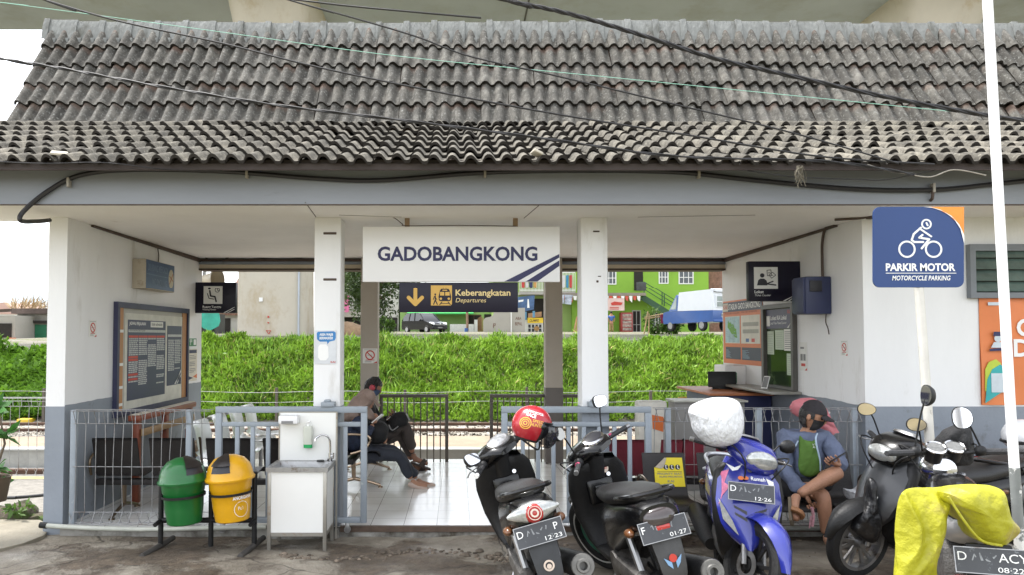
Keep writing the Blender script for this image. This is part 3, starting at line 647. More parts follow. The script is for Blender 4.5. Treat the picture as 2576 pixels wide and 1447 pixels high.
# ---------------------------------------------------------------- hanging station name sign
f = FF(0.02); u0, v0, u1, v1 = qr(f, 912, 569, 1408, 708)
t = thing('station_sign', 'wide white hanging board reading GADOBANGKONG with navy slanted stripes', 'sign', f.p(0.5*(u0+u1), v0))
mb = MB(); mb.box((u0, 0.02, v0), (u1, 0.07, v1), 0.004); mb.build('board', pm('sign_white', (0.78, 0.78, 0.78), 0.4, 0.015, 2), t)
textp(f, 'GADOBANGKONG', 950, 654, 1352, 34, navy_ink, t, 0.003, bold=0.028)
mb = MB(); polyp(f, mb, [(1269, 707), (1302, 707), (1407, 647), (1407, 638)], 0.001, 0.003); polyp(f, mb, [(1323, 707), (1352, 707), (1407, 668), (1407, 654)], 0.001, 0.003); mb.build('stripes', navy_ink, t, smooth=False)
for px in (1024, 1297):
    mb = MB(); a = f.q(px-6, 540); b = f.q(px+6, 569); mb.box((a[0], 0.03, b[1]-0.01), (b[0], 0.06, CZ)); mb.build('bracket', pm('rusty_bracket', (0.26, 0.18, 0.11), 0.7, 0.3, 9), t, smooth=False)
# departures sign
f = FF(0.03); u0, v0, u1, v1 = qr(f, 1004, 709.5, 1303, 787)
t = thing('departures_sign', 'dark board below the station name reading Keberangkatan Departures', 'sign', f.p(0.5*(u0+u1), v0))
mb = MB(); mb.box((u0, 0.03, v0), (u1, 0.065, v1), 0.004); mb.build('board', navy, t)
mb = MB(); strokep(f, mb, [(1045, 728), (1045, 766)], 9.5, 0.001, 0.003); strokep(f, mb, [(1028, 750), (1045, 767), (1062, 750)], 9.5, 0.0012, 0.0032); mb.build('arrow', gold_ink, t, smooth=False)
mb = MB(); polyp(f, mb, [(1084, 717), (1137, 717), (1137, 766), (1134, 770), (1084, 770)], 0.001, 0.003); mb.build('pictogram_panel', gold_ink, t, smooth=False)
mb = MB(); polyp(f, mb, [(1107, 732), (1110, 728), (1128, 728), (1131, 732), (1135, 748), (1134, 757), (1131, 759), (1107, 759), (1104, 757), (1103, 748)], 0.0035, 0.0045)
for a, b in (((1112, 761), (1106, 768)), ((1127, 761), (1133, 768))): strokep(f, mb, [a, b], 2, 0.0035, 0.0045)
strokep(f, mb, [(1109, 765), (1130, 765)], 1.6, 0.0036, 0.0046)
for x in (1115, 1122): discp(f, mb, x, 725, 1.7, 0.0035, 0.0045)
discp(f, mb, 1095, 742, 2.3, 0.0035, 0.0045); strokep(f, mb, [(1095, 746), (1095, 756), (1091, 767)], 2.6, 0.0036, 0.0046); strokep(f, mb, [(1095, 756), (1100, 767)], 2.6, 0.0035, 0.0047); strokep(f, mb, [(1090, 755), (1093, 747), (1099, 755)], 1.9, 0.0037, 0.0048)
mb.build('pictogram', navy, t, smooth=False)
mb = MB(); slabp(f, mb, 1107, 736, 1117.5, 745, 0.005, 0.006); slabp(f, mb, 1120, 736, 1131, 745, 0.005, 0.006); slabp(f, mb, 1113, 730.5, 1125, 733, 0.005, 0.006)
for x in (1109, 1129): discp(f, mb, x, 753, 3, 0.005, 0.006)
mb.build('pictogram_detail', gold_ink, t, smooth=False)
pale_gold = pm('pale_gold_ink', (0.68, 0.53, 0.24), 0.45, 0.04, 4)
textp(f, 'Keberangkatan', 1146, 745, 1284, 15, pale_gold, t, 0.003, bold=0.022); textp(f, 'Departures', 1146, 762, 1223, 11, pale_gold, t, 0.003, shear=0.22)

# ---------------------------------------------------------------- projecting signs
def proj_sign(name, label, Y, rect, pan, l1, l2, draw, tri, wall_x):
    f = FF(Y); u0, v0, u1, v1 = qr(f, *rect); t = thing(name, label, 'sign', (0.5*(u0+u1), Y, v0))
    mb = MB(); mb.box((u0, Y, v0), (u1, Y+0.09, v1), 0.01); mb.build('board', navy, t)
    mb = MB(); slabp(f, mb, *pan, 0.001, 0.003); mb.build('pictogram_panel', paper, t, smooth=False)
    mb = MB(); draw(f, mb); mb.build('pictogram', black_ink, t, smooth=False)
    textp(f, l1[0], l1[1], l1[2], l1[3], l1[4], white_ink, t, 0.003, bold=0.02); textp(f, l2[0], l2[1], l2[2], l2[3], l2[4], white_ink, t, 0.003, shear=0.2)
    mb = MB()
    for q in tri: polyp(f, mb, q, 0.001, 0.003)
    mb.build('stripes', white_ink, t, smooth=False)
    mb = MB(); mb.box((wall_x[0], Y+0.02, v0+0.03), (wall_x[1], Y+0.07, v1-0.03)); mb.build('bracket', steel, t, smooth=False)
    return t
def seat_pic(f, mb):
    discp(f, mb, 527, 726, 3.6, 0.0035, 0.0045); strokep(f, mb, [(528, 733), (530, 746), (541, 748), (544, 760)], 4, 0.0035, 0.0045); strokep(f, mb, [(522, 740), (526, 752), (538, 754)], 2.2, 0.0036, 0.0046)
    u, v = f.q(547, 731); f.ring(mb, u, v, 0.026, 0.034, 0.0035, 0.0045); strokep(f, mb, [(547, 726), (547, 731), (551, 733)], 1.5, 0.0036, 0.0047)
proj_sign('waiting_room_sign', 'dark projecting sign reading Ruang Tunggu with a seated figure and clock', 3.30, (490, 709, 594, 789), (512, 719, 560, 766), ('Ruang Tunggu', 510, 776, 556, 5.5), ('Waiting Room', 510, 782, 543, 4.4), seat_pic,
          [[(562, 788.5), (566, 788.5), (590, 775), (590, 773.5)], [(571, 788.5), (574, 788.5), (590, 780), (590, 778.5)]], (-3.55, -3.50))
def clerk_pic(f, mb):
    discp(f, mb, 1917, 692, 5.5, 0.0035, 0.0045); polyp(f, mb, [(1904, 717), (1907, 704), (1912, 700), (1922, 700), (1928, 705), (1930, 711), (1930, 717)], 0.0035, 0.0045)
    strokep(f, mb, [(1926, 713), (1951, 716)], 3.5, 0.0036, 0.0047); strokep(f, mb, [(1930, 712), (1944, 707)], 3.2, 0.0037, 0.0048)
    for a in ([(1929, 679), (1939, 678), (1940, 692), (1930, 693)], [(1943, 684), (1951, 691), (1941, 699), (1934, 691)]):
        strokep(f, mb, a+[a[0]], 1.4, 0.0035, 0.0046); strokep(f, mb, [((a[0][0]+a[2][0])/2-2, (a[0][1]+a[2][1])/2), ((a[0][0]+a[2][0])/2+2, (a[0][1]+a[2][1])/2)], 1.6, 0.0036, 0.0047)
proj_sign('ticket_counter_sign', 'dark projecting sign reading Loket Ticket Counter with a clerk pictogram', 1.22, (1885, 656, 2014, 759), (1897, 671, 1956, 728), ('Loket', 1898, 739, 1921, 7), ('Ticket Counter', 1899, 746.5, 1939, 5), clerk_pic,
          [[(1969, 758.5), (1975, 758.5), (1999, 745), (1999, 744)], [(1982, 758.5), (1986, 758.5), (2000, 749), (2000, 747.5)]], (3.64, WX))

# ---------------------------------------------------------------- left wall
f = LF(-3.40)
t = thing('smoking_ban_lightbox', 'old wall lightbox with a faded blue no smoking face', 'sign', (-3.47, 1.75, 2.24))
mb = MB(); mb.box((-3.549, 1.34, 2.235), (-3.40, 2.16, 2.57), 0.006); mb.build('housing', pm('aged_cream', (0.42, 0.37, 0.29), 0.7, 0.12, 4, spots=(0.2, 0.15, 0.1), spot_scale=4), t)
mb = MB(); f.slab(mb, 1.35, 2.245, 2.15, 2.565, 0.001, 0.003); mb.build('face', pm('faded_blue', (0.045, 0.085, 0.18), 0.4, 0.15, 5), t, smooth=False)
fb = pm('faded_lettering', (0.16, 0.22, 0.32), 0.5, 0.3, 20)
texts(f, [('DILARANG MEROKOK', 1.40, 2.45, 0.075, dict(width=0.56, bold=0.01)), ('NO SMOKING', 1.52, 2.30, 0.07, dict(width=0.40, bold=0.01))], fb, t)
mb = MB(); f.slab(mb, 1.36, 2.405, 2.0, 2.412, 0.003, 0.004); mb.build('divider', fb, t, smooth=False)
mb = MB(); f.disc(mb, 2.05, 2.40, 0.075, 0.0035, 0.0045, sy=1.5); mb.build('roundel', pm('faded_cream', (0.5, 0.45, 0.33), 0.6), t, smooth=False)
mb = MB(); f.stroke(mb, [(2.0, 2.34), (2.10, 2.46)], 0.014, 0.005, 0.006); f.stroke(mb, [(2.0, 2.43), (2.10, 2.38)], 0.012, 0.0053, 0.0063); mb.build('roundel_mark', pm('faded_red', (0.35, 0.12, 0.07), 0.6), t, smooth=False)
mb = MB(); a = Vector((-3.535, 2.0, 2.57)); mb.tube([a, a+Vector((0, 0.02, 0.1)), a+Vector((0, -0.01, 0.19))], 0.006, 6, smooth=3); mb.build('supply_cable', brown_trim, t)
# timetable board
f = LF(-3.55); t = thing('timetable_board', 'large framed train timetable board with navy sheets and wooden edge strips', 'notice board', (-3.53, 1.94, 0.87))
y0, y1, z0, z1 = 0.92, 2.96, 0.87, 2.07
mb = MB(); f.slab(mb, y0+0.03, z0+0.03, y1-0.03, z1-0.03, 0.004, 0.02); mb.build('backing', pm('pale_backing', (0.44, 0.43, 0.38), 0.6, 0.06, 3), t, smooth=False)
mb = MB()
for a in ((y0, z0, y1, z0+0.06), (y0, z1-0.06, y1, z1), (y0, z0+0.06, y0+0.05, z1-0.06), (y1-0.05, z0+0.06, y1, z1-0.06)): f.slab(mb, *a, 0.003, 0.05)
mb.build('frame', pm('navy_frame', (0.03, 0.032, 0.075), 0.5, 0.2, 8, spots=(0.25, 0.25, 0.26), spot_scale=7, spot_lo=0.64, spot_hi=0.7), t, smooth=False)
wood = pm('varnished_wood', (0.42, 0.20, 0.075), 0.55, 0.2, 3, 0.15, 30, stretch=(1, 6, 0.6))
mb = MB(); f.slab(mb, y0+0.05, z0+0.06, y0+0.17, z1-0.06, 0.02, 0.03); wd = mb.build('wooden_strip', wood, t, smooth=False); mb = MB(); f.slab(mb, y1-0.19, z0+0.06, y1-0.05, z1-0.06, 0.02, 0.03); mb.build('wooden_strip', wood, t, smooth=False)
for z in (1.75, 1.40, 1.16, 0.98): mb = MB(); f.slab(mb, y0+0.05, z, y0+0.17, z+0.03, 0.0305, 0.032); mb.build('tape', paper, wd, smooth=False)
mb = MB(); f.slab(mb, 1.14, 0.93, 2.78, 1.96, 0.021, 0.026); mb.build('cream_mount', pm('cream_mount', (0.60, 0.59, 0.52), 0.6), t, smooth=False)
def sheet(nm, a, b, c, d, cols, reds, seed):
    mb = MB(); f.slab(mb, a, b, c, d, 0.027, 0.030); s = mb.build(nm, pm('timetable_navy', (0.035, 0.036, 0.10), 0.4, 0.06, 3), t, smooth=False)
    wr, rd = MB(), MB(); r = random.Random(seed); cw = (c-a-0.04)/cols
    f.slab(wr, a+0.01, d-0.135, c-0.01, d-0.105, 0.0305, 0.0315)
    for k in range(cols):
        u = a+0.02+k*cw; v = d-0.17; end = b+0.14+r.uniform(0, 0.2)
        while v > end:
            if reds and r.random() < 0.10 or (reds and v > d-0.18): f.slab(rd, u, v-0.024, u+cw-0.012, v, 0.0305, 0.0315); v -= 0.03
            else:
                x = u+0.006
                while x < u+cw-0.03: w_ = r.choice((0.04, 0.06, 0.075)); f.slab(wr, x, v-0.014, min(x+w_, u+cw-0.012), v, 0.0305, 0.0315); x += w_+0.008
                v -= 0.0215
                if r.random() < 0.04: v -= 0.05
    wr.build('timetable_rows', pm('row_grey', (0.46, 0.47, 0.47), 0.5, 0.1, 30), s, smooth=False, recalc=False)
    if rd.v: rd.build('timetable_headings', red_ink, s, smooth=False, recalc=False)
    return s
s1 = sheet('timetable_sheet', 1.20, 1.02, 2.22, 1.89, 4, True, 4); s2 = sheet('timetable_sheet', 2.28, 1.11, 2.74, 1.84, 2, False, 8)
texts(f, [('JADWAL PERJALANAN', 1.23, 1.835, 0.034, dict(width=0.42, bold=0.02))], white_ink, s1, 0.031); 
mb = MB(); f.slab(mb, 1.78, 1.815, 2.14, 1.88, 0.0305, 0.0315); hp = mb.build('heading_panel', paper, s1, smooth=False); texts(f, [('train schedule', 1.81, 1.835, 0.034, dict(width=0.30, bold=0.01))], black_ink, s1, 0.0325)
texts(f, [('KEDATANGAN DAN TUJUAN', 1.23, 1.765, 0.02, dict(width=0.4))], black_ink, s1, 0.0325)
mb = MB(); f.poly(mb, [(2.52, 1.12), (2.56, 1.12), (2.73, 1.29), (2.73, 1.26)], 0.0305, 0.0315); f.poly(mb, [(2.59, 1.12), (2.62, 1.12), (2.73, 1.23), (2.73, 1.21)], 0.0305, 0.0315); mb.build('stripes', white_ink, s2, smooth=False)
# small notices
def notice(name, label, f, u0, v0, u1, v1, base=paper, cat='notice'):
    t = thing(name, label, cat, f.p(0.5*(u0+u1), v0)); mb = MB(); f.slab(mb, u0, v0, u1, v1, 0.0035, 0.006); mb.build('sheet', base, t, smooth=False); return t
def smoke_notice(label, f, u, v, w_, h_):
    t = notice('no_smoking_notice', label, f, u-w_/2, v-h_/2, u+w_/2, v+h_/2, paper, 'notice'); mb = MB()
    f.ring(mb, u, v+h_*0.05, w_*0.25, w_*0.33, 0.0063, 0.0075); f.stroke(mb, [(u-w_*0.2, v+h_*0.05+w_*0.2), (u+w_*0.2, v+h_*0.05-w_*0.2)], w_*0.07, 0.0066, 0.0078); f.slab(mb, u-w_*0.3, v-h_*0.30, u+w_*0.3, v-h_*0.26, 0.0063, 0.007); f.poly(mb, [(u+w_*0.2, v-h_*0.49), (u+w_*0.48, v-h_*0.49), (u+w_*0.48, v-h_*0.36)], 0.0063, 0.007); mb.build('ban_symbol', red_ink, t, smooth=False)
    mb = MB(); f.slab(mb, u-w_*0.18, v+h_*0.035, u+w_*0.15, v+h_*0.065, 0.0064, 0.0072)
    for k in range(3): f.slab(mb, u-w_*0.35, v-h_*(0.35+0.04*k), u+w_*0.1, v-h_*(0.335+0.04*k), 0.0063, 0.007)
    f.slab(mb, u-w_*0.4, v+h_*0.40, u+w_*0.4, v+h_*0.42, 0.0063, 0.007); mb.build('print', grey_ink, t, smooth=False); return t
f = LF(-3.55); u, v = f.q(232, 828); smoke_notice('small paper no smoking notice on the left white wall', f, u, v, 0.15, 0.165)
u0, v0, u1, v1 = qr(f, 475, 874, 493, 852); u0, v1 = f.q(475, 853); u1, v0 = f.q(493, 872)
t = notice('exit_notice', 'small green emergency exit sticker beside the timetable board', f, u0, v0, u1, v1, pm('exit_green', (0.03, 0.20, 0.07), 0.5), 'sticker'); mb = MB()
f.slab(mb, u0+(u1-u0)*0.6, v0+0.015, u1-0.02, v1-0.012, 0.0065, 0.0075); f.stroke(mb, [(u0+0.05, v0+0.02), (u0+0.05, v0+0.06)], 0.012, 0.0065, 0.0075)
for k in range(3): f.slab(mb, u0+0.02, v1-0.02-0.014*k, u0+0.11, v1-0.013-0.014*k, 0.0065, 0.0075)
mb.build('print', white_ink, t, smooth=False)
u0, v1 = f.q(474, 880); u1, v0 = f.q(494, 958); t = notice('rules_notice', 'tall cream notice sheet of small print under the green exit sticker', f, u0, v0, u1, v1, pm('cream_sheet', (0.66, 0.62, 0.52), 0.7), 'notice'); mb = MB(); W_ = u1-u0; r = random.Random(1)
for k in range(11):
    vv = v1-0.09-k*0.022
    if k not in (3, 7): f.slab(mb, u0+0.03, vv, u0+W_*r.uniform(0.6, 0.9), vv+0.008, 0.0063, 0.007)
mb.build('print', grey_ink, t, smooth=False); mb = MB(); f.slab(mb, u0+0.02, v1-0.055, u1-0.02, v1-0.012, 0.0063, 0.007); f.poly(mb, [(u0, v0+0.02), (u0, v0+0.07), (u0+W_*0.55, v0+0.04)], 0.0063, 0.007); mb.build('heading', navy_ink, t, smooth=False); mb = MB(); f.poly(mb, [(u1, v0+0.03), (u1, v0+0.09), (u0+W_*0.5, v0+0.055)], 0.0063, 0.007); mb.build('arrow_mark', orange_ink, t, smooth=False)
# mask poster on the front pillar
f = FF(-0.001); u0, v0, u1, v1 = qr(f, 791, 833, 846, 917); t = notice('mask_poster', 'white poster on the left front pillar with a blue AREA WAJIB BERMASKER bubble', f, u0, v0, u1, v1, pm('poster_paper', (0.62, 0.64, 0.66), 0.5), 'poster')
mb = MB(); polyp(f, mb, [(797, 840), (800, 836), (840, 835), (845, 838), (845, 852), (842, 858), (829, 861), (824, 868), (823, 861), (805, 861), (798, 855)], 0.0065, 0.0075); mb.build('speech_bubble', pm('poster_blue', (0.035, 0.20, 0.48), 0.5), t, smooth=False)
textp(f, 'AREA WAJIB', 804, 846, 838, 6, white_ink, t, 0.0085, bold=0.03, shear=0.15); textp(f, 'BERMASKER', 804, 855, 838, 6, white_ink, t, 0.0085, bold=0.03, shear=0.15)
mb = MB(); polyp(f, mb, [(801, 874), (806, 868), (820, 868), (826, 874), (827, 900), (820, 908), (806, 908), (800, 900)], 0.0065, 0.0075); mb.build('plain_panel', white_ink, t, smooth=False)
textp(f, 'KAI', 832, 914, 844, 4, red_ink, t, 0.0085, bold=0.03)
f = FF(3.318); u, v = f.q(931, 893); t = smoke_notice('no smoking notice on the beige rear pillar above the seated pair', f, u, v-0.02, 0.20, 0.20)

# ---------------------------------------------------------------- right wall
f = RF(WX); 
def rq(y, z): return (-y, z)
t = thing('station_map_poster', 'orange poster with a green route map titled STASIUN GADO BANGKONG', 'poster', (WX, 2.86, 1.33))
a0, a1, b0, b1 = -3.52, -2.20, 1.35, 2.19; og = pm('poster_orange', (0.60, 0.17, 0.055), 0.5, 0.06, 3)
mb = MB(); f.slab(mb, a0, b0, a1, b1, 0.003, 0.008); mb.build('sheet', og, t, smooth=False)
mb = MB(); f.slab(mb, a0, b1-0.15, a1, b1-0.02, 0.0083, 0.0095); f.slab(mb, a0+0.09, b0+0.06, a0+0.62, b0+0.22, 0.0083, 0.0095); f.slab(mb, a0+0.66, b0+0.06, a1-0.06, b0+0.22, 0.0083, 0.0095); mb.build('navy_panels', pm('poster_navy', (0.035, 0.04, 0.07), 0.5), t, smooth=False)
mb = MB(); f.slab(mb, a0+0.01, b1-0.14, a0+0.19, b1-0.03, 0.0105, 0.0115); f.slab(mb, a0+0.08, b0+0.27, a0+0.60, b0+0.63, 0.0083, 0.0095); f.slab(mb, a0+0.64, b0+0.27, a1-0.08, b0+0.63, 0.0083, 0.0095); mb.build('pale_panels', pm('poster_cream', (0.62, 0.60, 0.52), 0.6), t, smooth=False)
mb = MB(); f.slab(mb, a0+0.09, b0+0.28, a0+0.59, b0+0.62, 0.0098, 0.0105); mb.build('map_sea', pm('map_blue', (0.36, 0.52, 0.54), 0.6, 0.2, 9), t, smooth=False)
mb = MB(); f.poly(mb, [(a0+0.17+x*0.34, b0+0.34+y*0.24) for x, y in ((0.05, 1), (0.2, 0.85), (0.3, 0.9), (0.45, 0.75), (0.6, 0.78), (0.75, 0.55), (0.9, 0.5), (0.95, 0.2), (1.0, 0), (0.75, 0.05), (0.55, 0.2), (0.4, 0.25), (0.2, 0.45), (0.0, 0.6))], 0.0108, 0.0115); mb.build('map_land', pm('map_green', (0.13, 0.34, 0.03), 0.6, 0.1, 9), t, smooth=False)
mb = MB(); r = random.Random(6)
for k in range(26): x = a0+0.10+r.random()*0.42; y = b0+0.29+r.random()*0.32; f.slab(mb, x, y, x+r.uniform(0.02, 0.06), y+0.006, 0.0117, 0.0123)
for k in range(10): f.slab(mb, a0+0.10, b0+0.08+k*0.011, a0+0.10+r.uniform(0.08, 0.2), b0+0.084+k*0.011, 0.0098, 0.0105); f.slab(mb, a0+0.68, b0+0.08+k*0.011, a0+0.68+r.uniform(0.1, 0.25), b0+0.084+k*0.011, 0.0098, 0.0105)
mb.build('print', pm('pale_blue_print', (0.25, 0.38, 0.46), 0.6), t, smooth=False)
mb = MB(); f.slab(mb, a0+0.70, b0+0.49, a1-0.12, b0+0.54, 0.0098, 0.0105); f.slab(mb, a0+0.70, b0+0.40, a1-0.12, b0+0.45, 0.0098, 0.0105); mb.build('plan_drawing', pm('plan_grey', (0.33, 0.33, 0.28), 0.6), t, smooth=False)
mb = MB(); f.slab(mb, a0+0.80, b0+0.29, a0+0.90, b0+0.335, 0.0098, 0.0105); mb.build('blue_mark', pm('mark_blue', (0.05, 0.12, 0.3), 0.5), t, smooth=False); mb = MB(); f.slab(mb, a0+0.98, b0+0.29, a0+1.08, b0+0.335, 0.0098, 0.0105); mb.build('red_mark', red_ink, t, smooth=False)
texts(f, [('STASIUN GADO BANGKONG', a0+0.21, b1-0.12, 0.075, dict(width=1.05, bold=0.015))], white_ink, t, 0.0115); texts(f, [('KAI', a0+0.03, b1-0.11, 0.06, dict(width=0.14, bold=0.02))], red_ink, t, 0.0125)
texts(f, [('PETA JALUR KERETA API PULAU JAWA', a0+0.08, b0+0.66, 0.02, dict(width=0.5)), ('DENAH STASIUN GADOBANGKONG', a0+0.66, b0+0.665, 0.02, dict(width=0.5))], pm('dark_red_print', (0.18, 0.03, 0.02), 0.6), t, 0.0095)
# ticket window
t = thing('ticket_window', 'tall ticket window with papers taped inside and a Loket KA Lokal header', 'window', (WX, 1.73, 1.10))
w0, w1, wz0, wz1 = -2.14, -1.31, 1.12, 2.08
mb = MB()
for a in ((w0, wz0, w0+0.06, wz1), (w1-0.05, wz0, w1, wz1), (w0+0.06, wz1-0.05, w1-0.05, wz1), (w0+0.06, wz0, w1-0.05, wz0+0.03)): f.slab(mb, *a, 0.003, 0.055)
mb.build('window_frame', pm('grey_brown_frame', (0.09, 0.085, 0.075), 0.5, 0.15, 6), t, smooth=False)
mb = MB(); f.slab(mb, w0+0.06, wz0+0.03, w1-0.05, wz1-0.05, 0.004, 0.010); mb.build('window_pane', pm('dark_green_glass', (0.028, 0.05, 0.022), 0.08, 0.5, 6, spots=(0.09, 0.13, 0.06), spot_scale=5), t, smooth=False)
mb = MB(); f.slab(mb, w0+0.065, 1.80, w1-0.055, 2.02, 0.012, 0.018); hd = mb.build('header_sign', pm('header_grey_navy', (0.075, 0.072, 0.12), 0.5), t, smooth=False)
texts(f, [('Loket KA Lokal', -1.95, 1.90, 0.05, dict(width=0.42, bold=0.015)), ('Local Train Ticket Counter', -1.95, 1.85, 0.028, dict(width=0.42))], white_ink, hd, 0.020); texts(f, [('KAI', -1.50, 1.965, 0.04, dict(width=0.1, bold=0.02))], red_ink, hd, 0.020)
mb = MB(); f.slab(mb, -2.06, 1.83, -1.97, 1.95, 0.019, 0.020); f.poly(mb, [(-1.52, 1.805), (-1.48, 1.805), (-1.38, 1.90), (-1.38, 1.88)], 0.019, 0.020); mb.build('header_marks', paper, hd, smooth=False)
pg = pm('greenish_paper', (0.48, 0.56, 0.44), 0.7, 0.08, 6)
for a in ((-2.06, 1.50, -1.88, 1.77), (-1.84, 1.56, -1.62, 1.78), (-1.61, 1.55, -1.38, 1.79), (-1.55, 1.28, -1.38, 1.52)):
    mb = MB(); f.slab(mb, *a, 0.012, 0.014); pp = mb.build('taped_paper', pg if a[0] != -1.61 else paper, t, smooth=False); mb = MB()
    for k in range(9): vv = a[1]+0.02+k*(a[3]-a[1]-0.03)/9; f.slab(mb, a[0]+0.02, vv, a[2]-0.03, vv+(0.009 if a[0] == -1.61 else 0.003), 0.0143, 0.015)
    mb.build('print', grey_ink, pp, smooth=False)
mb = MB(); mb.box((WX-0.34, 1.22, 1.085), (WX-0.003, 2.55, 1.115), 0.006); mb.build('counter_shelf', pm('worn_counter', (0.26, 0.25, 0.22), 0.35, 0.2, 4), t)
t = thing('phone_on_counter', 'white phone propped on a stand on the ticket counter shelf', 'phone', (WX-0.2, 1.72, 1.115)); M = Matrix.Translation((WX-0.2, 1.72, 1.118)) @ Matrix.Rotation(R(-60), 4, 'Z') @ Matrix.Rotation(R(-22), 4, 'X')
mb = MB(); mb.box((-0.04, -0.005, 0), (0.04, 0.005, 0.15), 0.004, M); mb.build('body', white_ink, t); mb = MB(); mb.box((-0.033, -0.0065, 0.012), (0.033, -0.0055, 0.138), 0, M); mb.build('screen', grey_ink, t, smooth=False); mb = MB(); mb.box((-0.03, 0, 0), (0.03, 0.07, 0.012), 0.004, M); mb.build('stand', black_matt, t)
u, v = f.q(2125, 877); smoke_notice('small no smoking notice on the right wall near the blue box', f, u, v, 0.125, 0.145)
u, v = f.q(2022, 898); t = notice('payment_notice', 'tall narrow white payment notice with grey and red blocks by the ticket window', f, u-0.085, v-0.15, u+0.085, v+0.15); mb = MB(); f.slab(mb, u-0.06, v+0.08, u+0.02, v+0.10, 0.0065, 0.0075); f.slab(mb, u-0.06, v-0.045, u-0.01, v+0.025, 0.0065, 0.0075); f.slab(mb, u+0.005, v-0.045, u+0.055, v+0.025, 0.0065, 0.0075); mb.build('print', grey_ink, t, smooth=False); mb = MB(); f.slab(mb, u-0.045, v-0.105, u+0.045, v-0.075, 0.0065, 0.0075); f.poly(mb, [(u+0.03, v-0.148), (u+0.083, v-0.148), (u+0.083, v-0.12)], 0.0065, 0.0075); mb.build('red_block', red_ink, t, smooth=False)
# electric box with conduit
t = thing('electric_box', 'dark blue electric box on the right wall with a conduit rising from it', 'electric box', (WX-0.12, 0.72, 1.88))
e0, e1 = 0.56, 0.84; zt, zb = 2.31, 1.93
mb = MB(); mb.box((WX-0.26, e0, zb), (WX-0.002, e1, zt), 0.012); mb.box((WX-0.275, e0+0.015, zb+0.015), (WX-0.255, e1-0.015, zt-0.015), 0.005); mb.build('housing', pm('dark_blue_paint', (0.026, 0.034, 0.088), 0.45, 0.15, 5), t)
mb = MB(); mb.box((WX-0.22, e0-0.012, zt-0.16), (WX-0.10, e0+0.002, zt-0.04), 0.004); mb.build('breaker_opening', black_ink, t)
mb = MB(); c = Vector((WX-0.03, 0.68, zt)); mb.tube([c, c+Vector((0, 0, 0.2)), c+Vector((0, -0.01, 0.36)), c+Vector((0, -0.08, 0.48)), c+Vector((0, -0.25, 0.485))], 0.014, 8, smooth=5); mb.build('conduit', brown_trim, t)
mb = MB(); c = Vector((WX-0.03, 0.62, zb)); mb.tube([c, c+Vector((0, 0.01, -0.08)), c+Vector((0, -0.03, -0.14)), c+Vector((0, -0.05, -0.2))], 0.006, 6, smooth=4); mb.build('loose_wire', brown_trim, t)
# first aid box, extinguisher, desk, laptop
t = thing('dispenser_cabinet', 'small white wall cabinet with a green figure below the map poster', 'cabinet', (3.5, 3.0, 1.12)); mb = MB(); mb.box((3.42, 2.75, 1.10), (WX-0.003, 3.15, 1.34), 0.01); mb.build('body', white_ink, t); g = FF(2.75); mb = MB(); g.slab(mb, 3.47, 1.12, 3.57, 1.25, 0.001, 0.003); mb.build('green_label', pm('label_green', (0.03, 0.22, 0.09), 0.5), t, smooth=False)
mb = MB(); g.disc(mb, 3.52, 1.22, 0.014, 0.004, 0.005); g.slab(mb, 3.50, 1.15, 3.54, 1.20, 0.004, 0.005); mb.build('figure', white_ink, t, smooth=False)
t = thing('fire_extinguisher', 'red fire extinguisher standing at the far end of the right wall', 'fire extinguisher', (3.62, 3.50, 0.95)); cx, cy = 3.60, 3.50
mb = MB(); mb.lathe([(0, 0.93), (0.055, 0.93), (0.06, 0.95), (0.06, 1.20), (0.045, 1.25), (0.02, 1.27), (0, 1.27)], (cx, cy, 0)); mb.build('cylinder', pm('extinguisher_red', (0.5, 0.02, 0.025), 0.3, 0.06), t)
mb = MB(); mb.lathe([(0.0606, 1.04), (0.0612, 1.04), (0.0612, 1.12), (0.0606, 1.12)], (cx, cy, 0)); mb.build('label', pm('label_yellow', (0.65, 0.55, 0.15), 0.5), t); mb = MB(); mb.box((cx-0.02, cy-0.05, 1.27), (cx+0.02, cy+0.03, 1.31), 0.006); mb.tube([(cx, cy-0.03, 1.29), (cx-0.05, cy-0.06, 1.22), (cx-0.06, cy-0.07, 1.05)], 0.01, 6, smooth=4); mb.build('valve', black_matt, t)
mb = MB(); mb.box((cx-0.07, cy-0.07, 0.0), (cx+0.07, cy+0.07, 0.93), 0.01); mb.build('pedestal', white_ink, t)
t = thing('blue_desk', 'dark blue desk with an orange top edge below the map poster', 'desk', (3.42, 2.6, 0)); mb = MB(); mb.box((3.05, 1.95, 0.02), (WX-0.02, 3.15, 1.02), 0.01); mb.build('cabinet', pm('desk_navy', (0.03, 0.036, 0.10), 0.45, 0.08, 3), t); mb = MB(); mb.box((2.93, 1.90, 1.021), (WX-0.006, 3.2, 1.05), 0.006); mb.build('top', pm('orange_edge', (0.42, 0.15, 0.06), 0.5, 0.1), t)
t = thing('monitor', 'black monitor turned away on the blue desk', 'monitor', (3.35, 2.6, 1.05)); M = Matrix.Translation((3.33, 2.6, 1.052)) @ Matrix.Rotation(R(-12), 4, 'Z') @ Matrix.Rotation(R(-10), 4, 'X'); mb = MB(); mb.box((-0.17, -0.012, 0.02), (0.17, 0.012, 0.22), 0.008, M); mb.build('panel', black_matt, t); mb = MB(); mb.box((-0.12, -0.02, 0), (0.12, 0.1, 0.02), 0.004, M); mb.build('base', black_matt, t)
